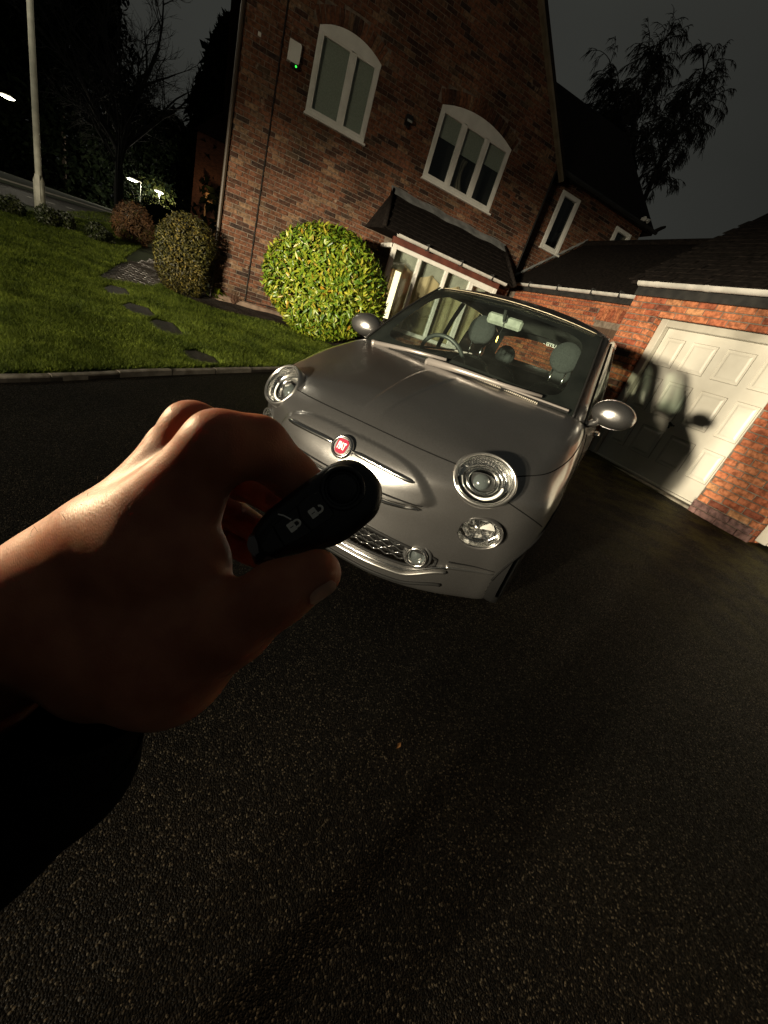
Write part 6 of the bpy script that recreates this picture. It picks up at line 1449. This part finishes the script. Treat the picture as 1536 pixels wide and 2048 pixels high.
# ================================================================ the photographer's hand holding the key
def cpt(px, py, d): return np.array([(px - 768) / F_PX * d, (py - 1024) / F_PX * d, d])      # camera-aligned frame: right, down, ahead
def rcone(P, a, b_, ra, rb):
    """distance to a tapered capsule"""
    ba = b_ - a; L2 = ba @ ba; pa = P - a; t = np.clip((pa @ ba) / L2, 0, 1); return np.linalg.norm(pa - t[..., None] * ba, axis=-1) - (ra + (rb - ra) * t)
def lse(ds, k): 
    m_ = np.min(ds, 0); return m_ - k * np.log(sum(np.exp(-(d - m_) / k) for d in ds))
J = {k: cpt(*v) for k, v in dict(
    arm=(-330, 1620, .205), w0=(-60, 1345, .192), w1=(120, 1205, .184),
    im0=(230, 1105, .178), imcp=(440, 893, .166), ipip=(517, 893, .176), idip=(588, 955, .186), itip=(668, 1035, .190),
    mm0=(215, 1085, .190), mmcp=(386, 862, .190), mpip=(470, 880, .222), mdip=(486, 962, .224), mtip=(548, 998, .208),
    rm0=(200, 1080, .205), rmcp=(350, 895, .214), rpip=(425, 945, .248), rdip=(452, 1020, .244), rtip=(518, 1062, .226),
    pm0=(180, 1090, .215), pmcp=(330, 950, .234), ppip=(400, 1010, .258), pdip=(446, 1078, .252), ptip=(515, 1112, .232),
    tc=(250, 1270, .180), tm0=(330, 1320, .172), tmcp=(462, 1252, .163), tip_=(556, 1186, .160), ttip=(634, 1146, .163),
    web0=(300, 1120, .170), web1=(390, 1010, .168), web2=(392, 1120, .166), heel=(210, 1330, .188)).items()}
def cone(P, a, b_, ra, rb): return rcone(P, J[a], J[b_], ra, rb)
def hand_sdf(P):
    palm = lse([cone(P, 'arm', 'w0', .034, .030), cone(P, 'w0', 'w1', .030, .027), cone(P, 'w1', 'im0', .025, .020), cone(P, 'im0', 'imcp', .0175, .0132),
                cone(P, 'w1', 'mm0', .024, .019), cone(P, 'mm0', 'mmcp', .0165, .0120), cone(P, 'w1', 'rm0', .023, .018), cone(P, 'rm0', 'rmcp', .016, .0122), cone(P, 'w1', 'pm0', .022, .017), cone(P, 'pm0', 'pmcp', .015, .0118),
                cone(P, 'w1', 'tc', .024, .023), cone(P, 'tc', 'tm0', .023, .0225), cone(P, 'heel', 'tm0', .024, .021), cone(P, 'tm0', 'tmcp', .0215, .0150), cone(P, 'web0', 'web1', .016, .0085), cone(P, 'web0', 'web2', .017, .0100), cone(P, 'im0', 'web2', .017, .0095)], .0050)
    idx_ = lse([cone(P, 'imcp', 'ipip', .0140, .0128), cone(P, 'ipip', 'idip', .0124, .0106), cone(P, 'idip', 'itip', .0104, .0085)], .0018)
    mid_ = lse([cone(P, 'mmcp', 'mpip', .0128, .0122), cone(P, 'mpip', 'mdip', .0118, .0105), cone(P, 'mdip', 'mtip', .0102, .0082)], .0018)
    rng_ = lse([cone(P, 'rmcp', 'rpip', .0122, .0116), cone(P, 'rpip', 'rdip', .0112, .0100), cone(P, 'rdip', 'rtip', .0098, .0080)], .0018)
    pky_ = lse([cone(P, 'pmcp', 'ppip', .0110, .0102), cone(P, 'ppip', 'pdip', .0098, .0090), cone(P, 'pdip', 'ptip', .0088, .0072)], .0018)
    thb_ = lse([cone(P, 'tmcp', 'tip_', .0142, .0122), cone(P, 'tip_', 'ttip', .0118, .0098)], .0022)
    out = None
    for d in (idx_, mid_, rng_, pky_, thb_):
        s_ = lse([palm, d], .0026); out = s_ if out is None else np.minimum(out, s_)
    # knuckle hollows and creases
    return out
def surface_net(f, lo, hi, h):
    n_ = np.ceil((hi - lo) / h).astype(int) + 1; ax = [lo[i] + h * np.arange(n_[i]) for i in range(3)]
    D_ = np.empty(n_, np.float32)
    for i in range(n_[0]):
        Y_, Z_ = np.meshgrid(ax[1], ax[2], indexing='ij'); D_[i] = f(np.stack([np.full(Y_.shape, ax[0][i]), Y_, Z_], -1))
    S_ = D_ < 0
    c8 = [(i, j, k) for i in (0, 1) for j in (0, 1) for k in (0, 1)]
    sl = lambda i, j, k: (slice(i, n_[0] - 1 + i), slice(j, n_[1] - 1 + j), slice(k, n_[2] - 1 + k))
    cnt = sum(S_[sl(*c)].astype(np.int8) for c in c8); act = (cnt > 0) & (cnt < 8)
    vid = -np.ones(act.shape, np.int64); cells = np.argwhere(act); vid[act] = np.arange(len(cells))
    acc = np.zeros((len(cells), 3)); num = np.zeros(len(cells))
    for a_i in range(8):
        for b_i in range(a_i + 1, 8):
            d_ = np.array(c8[b_i]) - np.array(c8[a_i])
            if np.abs(d_).sum() != 1: continue
            A_ = D_[tuple((cells + c8[a_i]).T)]; B_ = D_[tuple((cells + c8[b_i]).T)]; m_ = (A_ < 0) != (B_ < 0); t_ = A_ / np.where(m_, A_ - B_, 1)
            acc[m_] += (cells + c8[a_i])[m_] + t_[m_, None] * d_; num[m_] += 1
    V_ = lo + h * acc / num[:, None]; Fc = []
    for axis in range(3):
        o1, o2 = [(1, 2), (2, 0), (0, 1)][axis]
        s0 = [slice(1, n_[i] - 1) for i in range(3)]; s0[axis] = slice(0, n_[axis] - 1); s1 = list(s0); s1[axis] = slice(1, n_[axis])
        A_ = S_[tuple(s0)]; B_ = S_[tuple(s1)]; e = np.argwhere(A_ != B_); off = np.array([1, 1, 1]); off[axis] = 0; e = e + off; sgn = S_[tuple(e.T)]
        u_ = np.zeros(3, int); u_[o1] = 1; w_ = np.zeros(3, int); w_[o2] = 1
        q = np.stack([vid[tuple((e - u_ - w_).T)], vid[tuple((e - w_).T)], vid[tuple(e.T)], vid[tuple((e - u_).T)]], -1); q[~sgn] = q[~sgn][:, ::-1]; Fc.append(q)
    return V_, np.concatenate(Fc)
allj = np.array(list(J.values())); lo_ = allj.min(0) - .045; hi_ = allj.max(0) + .035; lo_[0] = max(lo_[0], J['w0'][0] - .045); hi_[1] = min(hi_[1], .125)
HV, HF = surface_net(hand_sdf, lo_, hi_, .0021)
def hgrad(P, e=4e-4):
    q = np.stack([hand_sdf(P + np.eye(3)[i] * e) - hand_sdf(P - np.eye(3)[i] * e) for i in range(3)], -1); return q / (2 * e)
for _ in range(3):
    g_ = hgrad(HV); HV = HV - hand_sdf(HV)[:, None] * g_ / np.maximum((g_ ** 2).sum(1, keepdims=True), .2)
inside = (HV > lo_ + .003).all(1) & (HV < hi_ - .003).all(1); HF = HF[(HF >= 0).all(1)]; HF = HF[inside[HF].all(1)]
def to_world(P): return np.asarray(P) @ RCAM + CAM
HN = hgrad(HV) @ RCAM; HN /= np.linalg.norm(HN, axis=1, keepdims=True)
M_SKIN = mat('skin', (.42, .22, .14), .48, sss=.6, spec=.3); n, l, b = NT(M_SKIN)
b.inputs['Subsurface Radius'].default_value = (1.0, .28, .12); b.inputs['Subsurface Scale'].default_value = .014
tcx = n.new('ShaderNodeTexCoord'); nz1 = n.new('ShaderNodeTexNoise'); nz1.inputs['Scale'].default_value = 60; nz1.inputs['Detail'].default_value = 4; l.new(tcx.outputs['Object'], nz1.inputs['Vector'])
r = n.new('ShaderNodeValToRGB'); r.color_ramp.elements[0].position = .35; r.color_ramp.elements[0].color = (.33, .115, .06, 1); r.color_ramp.elements[1].position = .68; r.color_ramp.elements[1].color = (.46, .185, .10, 1); l.new(nz1.outputs['Fac'], r.inputs['Fac']); l.new(r.outputs['Color'], b.inputs['Base Color'])
vo = n.new('ShaderNodeTexVoronoi'); vo.feature = 'DISTANCE_TO_EDGE'; vo.inputs['Scale'].default_value = 900; mpv = n.new('ShaderNodeMapping'); mpv.inputs['Rotation'].default_value = (.4, .3, .7); mpv.inputs['Scale'].default_value = (1.0, .35, 1.0); l.new(tcx.outputs['Object'], mpv.inputs['Vector']); l.new(mpv.outputs['Vector'], vo.inputs['Vector'])
bu = n.new('ShaderNodeBump'); bu.inputs['Strength'].default_value = .28; bu.inputs['Distance'].default_value = .0004; l.new(vo.outputs['Distance'], bu.inputs['Height'])
nz2 = n.new('ShaderNodeTexNoise'); nz2.inputs['Scale'].default_value = 160; nz2.inputs['Detail'].default_value = 3; l.new(mpv.outputs['Vector'], nz2.inputs['Vector']); bu2 = n.new('ShaderNodeBump'); bu2.inputs['Strength'].default_value = .25; bu2.inputs['Distance'].default_value = .0010; l.new(nz2.outputs['Fac'], bu2.inputs['Height']); l.new(bu.outputs['Normal'], bu2.inputs['Normal']); l.new(bu2.outputs['Normal'], b.inputs['Normal'])
hc = to_world(J['w1']); person = empty('person', tuple(hc), 'left hand in a black sleeve holding up the car key', 'person')
used = np.unique(HF); rm2 = -np.ones(len(HV), int); rm2[used] = np.arange(len(used))
hm = raw_mesh('hand', to_world(HV[used]) - hc, rm2[HF], True); hm.normals_split_custom_set_from_vertices([tuple(v_) for v_ in HN[used]])
hand = obj('hand', hm, M_SKIN, person)
# thumb nail
def nail(center, axis_a, axis_b, hl, hw, lift):
    ax_ = axis_b - axis_a; ax_ /= np.linalg.norm(ax_); c = center.copy(); nn_ = hgrad(c[None])[0]; nn_ /= np.linalg.norm(nn_); sd = np.cross(nn_, ax_); sd /= np.linalg.norm(sd); G_ = []
    for u_ in np.linspace(-1, 1, 13):
        row = []
        for v_ in np.linspace(-1, 1, 11):
            e_ = math.sqrt(max(0, 1 - abs(u_) ** 3)) if u_ < 0 else math.sqrt(max(0, 1 - abs(u_) ** 5)); row.append(c + ax_ * u_ * hl + sd * v_ * hw * e_ + nn_ * .004)
        G_.append(row)
    G_ = np.array(G_); P_ = G_.reshape(-1, 3)
    for _ in range(4): gg_ = hgrad(P_); P_ = P_ - (hand_sdf(P_) - lift)[:, None] * gg_ / np.maximum((gg_ ** 2).sum(1, keepdims=True), .2)
    return to_world(P_.reshape(G_.shape)) - hc
tn_c = J['ttip'] + np.array([.0045, .0058, -.0062]); 
MB().grid(nail(tn_c, J['tip_'], J['ttip'], .0072, .0058, .0005)).build('fingernail', mat('nail', (.52, .30, .22), .3, sss=.2), person, smooth=True)
# short dark hairs along the back of the hand
hr = MB(); r6 = np.random.default_rng(3); cand = np.where((HV[:, 1] < (J['im0'][1] + .0)) & (HV[:, 0] < J['imcp'][0] - .008) & (hgrad(HV)[:, 1] < -.45))[0]
if len(cand):
    for i in r6.choice(cand, min(60, len(cand)), replace=False):
        p_ = to_world(HV[i]) - hc; nv = HN[i]; d_ = nv * .5 + r6.normal(0, .35, 3) + np.array([.3, .5, 0]); d_ /= np.linalg.norm(d_); L_ = r6.uniform(.002, .005); hr.tube([p_, p_ + d_ * L_ * .5 + nv * .0006, p_ + d_ * L_], [.00007, .00006, .00002], 3, caps=False)
    o = hr.build('arm_hair', mat('hair', (.03, .018, .010), .6), person); o['kind'] = 'stuff'
# sleeve: black jacket cuff with folds
sa = [cpt(150, 1345, .186), cpt(95, 1400, .188), cpt(-40, 1540, .194), np.array([-.34, .20, .09]), np.array([-.52, .20, -.10])]
T_ = np.linspace(0, 1, 46); ax_p = np.stack([interp(T_, np.linspace(0, 1, 5), [p_[i] for p_ in sa]) for i in range(3)], -1); tg = np.gradient(ax_p, axis=0); tg /= np.linalg.norm(tg, axis=1, keepdims=True)
Gs_ = []
for i in range(46):
    u_ = np.array([0, 0, 1.]) - tg[i] * tg[i][2]; u_ /= np.linalg.norm(u_); w_ = np.cross(tg[i], u_); row = []
    for a in np.linspace(0, 2 * math.pi, 49):
        rr_ = interp(T_[i], [0, .25, .6, 1], [.041, .046, .062, .085]) * (1 + .035 * math.sin(3 * a + T_[i] * 9) + .03 * math.sin(T_[i] * 46 + 2.2 * math.sin(a)) * sstep(.05, .2, T_[i]))
        if i == 0: rr_ *= .93
        row.append(ax_p[i] + rr_ * (u_ * math.cos(a) + w_ * math.sin(a)))
    Gs_.append(row)
M_JACKET = noise_color(mat('black_jacket', rough=.9, spec=.02), 200, (.0018, .0018, .0018), (.004, .004, .004), bump=(400, .4, .001))
MB().grid(to_world(np.array(Gs_)) - hc).build('sleeve', M_JACKET, person, smooth=True)
# the rest of the photographer, standing behind the camera, in the same jacket; unseen, placed to shade the hand
def body_tube(pts, rad, seg=20):
    return MB().tube([to_world(np.array(p_)) - hc for p_ in pts], rad, seg)
body_tube([(-.50, .20, -.07), (-.54, .19, -.13), (-.632, .130, -.27), (-.64, .15, -.40), (-.62, .17, -.55)], [.07, .085, .10, .10, .13]).build('upper_sleeve', M_JACKET, person, smooth=True)
bx, by = -.80, -.27
prof = [(.12, -.02), (.15, .3), (.17, .6), (.20, .9), (.215, 1.1), (.225, 1.3), (.22, 1.42), (.17, 1.50), (.085, 1.55), (.075, 1.60), (.10, 1.68), (.105, 1.76), (.07, 1.84), (0, 1.86)]
Gt_ = np.array([[(bx + .95 * r_ * math.cos(a) * .87 + .35 * r_ * math.sin(a), by - .42 * .95 * r_ * math.cos(a) + .70 * r_ * math.sin(a), float(g(bx, by)) + h_) for a in np.linspace(0, 2 * math.pi, 33)] for r_, h_ in prof]) - hc
MB().grid(Gt_).build('jacket', M_JACKET, person, smooth=True)

# ================================================================ car key
KO = cpt(632, 1030, .168); ku = np.array([.811, -.585, 0]); kn = np.array([.10, .16, -1.0]); kn /= np.linalg.norm(kn); ku = ku - kn * (ku @ kn); ku /= np.linalg.norm(ku); kv = np.cross(kn, ku)
if kv @ np.array([-.585, -.811, 0]) < 0: kv = -kv
KR = np.array([ku, kv, kn]).T                                     # local x along the key, y across, z towards the camera
KS = .168 / F_PX
def k2(zx, zy):                                                  # pixel of the close-up -> key plane
    px, py = 480 + zx / 4.8, 900 + zy / 4.8; d = np.array([(px - 768) / F_PX, (py - 1024) / F_PX, 1.0]); t = (KO @ kn) / (d @ kn); p_ = d * t - KO; return np.array([p_ @ ku, p_ @ kv])
key = bpy.data.objects.new('car_key', None); COL.objects.link(key); tag(key, 'black remote car key fob with white padlock symbols held in the hand', 'car key')
KWm = RCAM.T @ KR; key.location = to_world(KO); key.rotation_euler = Matrix(KWm.tolist()).to_euler()
outl = [(72, 880), (95, 800), (150, 715), (260, 590), (480, 420), (720, 245), (850, 155), (990, 102), (1130, 115), (1245, 185), (1330, 280), (1372, 390), (1360, 520), (1310, 640), (1200, 745), (1050, 860), (900, 940), (700, 985), (450, 1035), (250, 1105), (150, 1125), (100, 1065)]
OL = np.array([k2(*p_) for p_ in outl]); m_ = len(OL)
tt = np.linspace(0, m_, 97)[:-1]; CL = []
for t in tt:                                                     # closed Catmull-Rom
    i = int(t); f_ = t - i; p0, p1, p2, p3 = (OL[(i + k - 1) % m_] for k in range(4)); CL.append(.5 * ((2 * p1) + (-p0 + p2) * f_ + (2 * p0 - 5 * p1 + 4 * p2 - p3) * f_ ** 2 + (-p0 + 3 * p1 - 3 * p2 + p3) * f_ ** 3))
CL = np.array(CL); tg = np.roll(CL, -1, 0) - np.roll(CL, 1, 0); tg /= np.linalg.norm(tg, axis=1, keepdims=True); nin = np.stack([-tg[:, 1], tg[:, 0]], -1)
if ((CL.mean(0) - CL) * nin).sum() < 0: nin = -nin
rings = [(.004, -.0140), (.0012, -.0125), (.0, -.010), (.0, -.0035), (.0008, -.0012), (.0030, .0008), (.0058, .0016)]
V = np.concatenate([np.column_stack([CL + nin * a, np.full(96, z_)]) for a, z_ in rings]); nb_ = 96
Fc = [(r_ * nb_ + i, r_ * nb_ + (i + 1) % nb_, (r_ + 1) * nb_ + (i + 1) % nb_, (r_ + 1) * nb_ + i) for r_ in range(len(rings) - 1) for i in range(nb_)]
cc_ = len(V); V = np.vstack([V, [*(CL.mean(0)), .0019], [*(CL.mean(0)), -.014]]); Fc += [((len(rings) - 1) * nb_ + i, (len(rings) - 1) * nb_ + (i + 1) % nb_, cc_) for i in range(nb_)] + [((i + 1) % nb_, i, cc_ + 1) for i in range(nb_)]
M_KEY = noise_color(mat('key_plastic', rough=.38, spec=.5), 300, (.006, .006, .0065), (.011, .011, .012), rough=(.3, .46))
M_KEYG = mat('key_gloss', (.006, .006, .006), .22)
ko = MB().add(V, Fc).build('shell', M_KEY, key, smooth=True); auto_smooth(ko, 40)
# raised button panel
pan = [(205, 905), (330, 700), (520, 500), (640, 440), (765, 390), (905, 600), (880, 680), (700, 790), (430, 930), (310, 985), (240, 970)]
def slab(poly, z0, z1, m, name, ins=.0006):
    P_ = np.array([k2(*p_) for p_ in poly]); c_ = P_.mean(0); q = c_ + (P_ - c_) * .96; n_p = len(P_); V_ = np.vstack([np.column_stack([P_, np.full(n_p, z0)]), np.column_stack([P_, np.full(n_p, z1 - .0004)]), np.column_stack([q, np.full(n_p, z1)])])
    return MB().add(V_, [(r_ * n_p + i, r_ * n_p + (i + 1) % n_p, (r_ + 1) * n_p + (i + 1) % n_p, (r_ + 1) * n_p + i) for r_ in range(2) for i in range(n_p)] + [tuple(2 * n_p + i for i in range(n_p))]).build(name, m, key)
slab(pan[3:8][:3] + [(880, 640), (700, 760), (590, 640), (560, 520)], .0005, .0029, M_KEYG, 'unlock_button')
slab([(548, 530), (585, 650), (690, 768), (560, 850), (440, 905), (370, 790), (330, 712)], .0005, .0027, M_KEYG, 'lock_button')
slab([(322, 722), (362, 800), (430, 912), (318, 975), (245, 960), (215, 905)], .0005, .0025, M_KEYG, 'boot_button')
# round release button
rc_ = k2(985, 365); rb_m = MB().lathe([(.0096, .0004), (.0094, .0026), (.0088, .0034), (.0078, .0032), (.0073, .0018), (.0066, .0012), (.0062, .0026), (.0052, .0031), (0, .0026)], 44, None, (rc_[0], rc_[1], 0)); rb_m.build('release_button', M_KEY, key, smooth=True)
# metal end cap
slab([(68, 900), (85, 825), (140, 815), (168, 870), (185, 930), (250, 1005), (335, 1040), (230, 1050), (130, 1010), (85, 960)], -.002, .0012, mat('key_end_cap', (.20, .185, .19), .30, .6), 'end_cap')
# printed symbols
def icon(polys, name, m=M_PRINT, zt=.0033):
    mb_ = MB()
    for poly in polys:
        P_ = np.array([k2(*p_) for p_ in poly]); mb_.add(np.column_stack([P_, np.full(len(P_), zt)]), [tuple(range(len(P_)))])
    return mb_.build(name, m, key)
def strokes(pts, w, name, m, zt):
    P_ = np.array([k2(*p_) for p_ in pts]); return MB().tube(np.column_stack([P_, np.full(len(P_), zt)]), w, 6).build(name, m, key)
M_KPRINT = mat('key_print', (.92, .90, .82), .5)
def padlock(cx, cy, open_, zt, nm):
    up = np.array([.80, -.60]); sd = np.array([.60, .80]); c = np.array([cx, cy])
    def q(a, b_): return tuple(c + sd * a + up * b_)
    body_ = [q(-40, -42), q(-46, -34), q(-46, 26), q(-38, 34), q(38, 34), q(46, 26), q(46, -34), q(40, -42)]
    icon([body_], nm, M_KPRINT, zt)
    icon([[q(-3, -22), q(-3, 14), q(4, 14), q(4, -22)]][:1], 'keyhole', M_KEYG, zt + .00012)
    if open_: arc = [q(32, 34), q(34, 60)] + [q(4 + 30 * math.cos(a), 62 + 34 * math.sin(a)) for a in np.linspace(0, math.pi * .92, 12)]
    else: arc = [q(30, 34), q(30, 56)] + [q(30 * math.cos(a), 56 + 30 * math.sin(a)) for a in np.linspace(0, math.pi, 12)] + [q(-30, 34)]
    strokes(arc, .0005, 'shackle', M_KPRINT, zt)
padlock(712, 590, True, .0031, 'unlock_symbol'); padlock(510, 722, False, .0029, 'lock_symbol')
strokes([(300, 800), (330, 805), (372, 840), (372, 870), (350, 915), (312, 880), (300, 800)], .00018, 'boot_symbol', mat('faint_print', (.05, .045, .045), .5), .0026)
strokes([(375, 605), (430, 618), (500, 655)], .00035, 'print_mark', M_PRINT, .0030)

# ================================================================ fallen leaves on the drive
M_DEAD = noise_color(mat('dead_leaf', rough=.7), 60, (.16, .07, .02), (.34, .17, .05))
for k, (px, py, L_, lb) in enumerate([(797, 1492, .022, 'tiny orange fallen leaf on the dark tarmac below the key')]):
    p_ = on_g(px, py, .004); a = k * 2.1 + .6; d_ = np.array([math.cos(a), math.sin(a), 0]); s_ = np.array([-d_[1], d_[0], 0]); Vl = [-d_ * L_ * .6, -d_ * L_ * .1 - s_ * L_ * .32 + [0, 0, .006], [0, 0, .002], -d_ * L_ * .1 + s_ * L_ * .30 + [0, 0, .008], d_ * L_ * .55 + [0, 0, .007]]
    o = MB().add(Vl, [(0, 2, 1), (0, 3, 2), (1, 2, 4), (2, 3, 4)]).build('fallen_leaf', M_DEAD); o.location = p_; tag(o, lb, 'leaf')
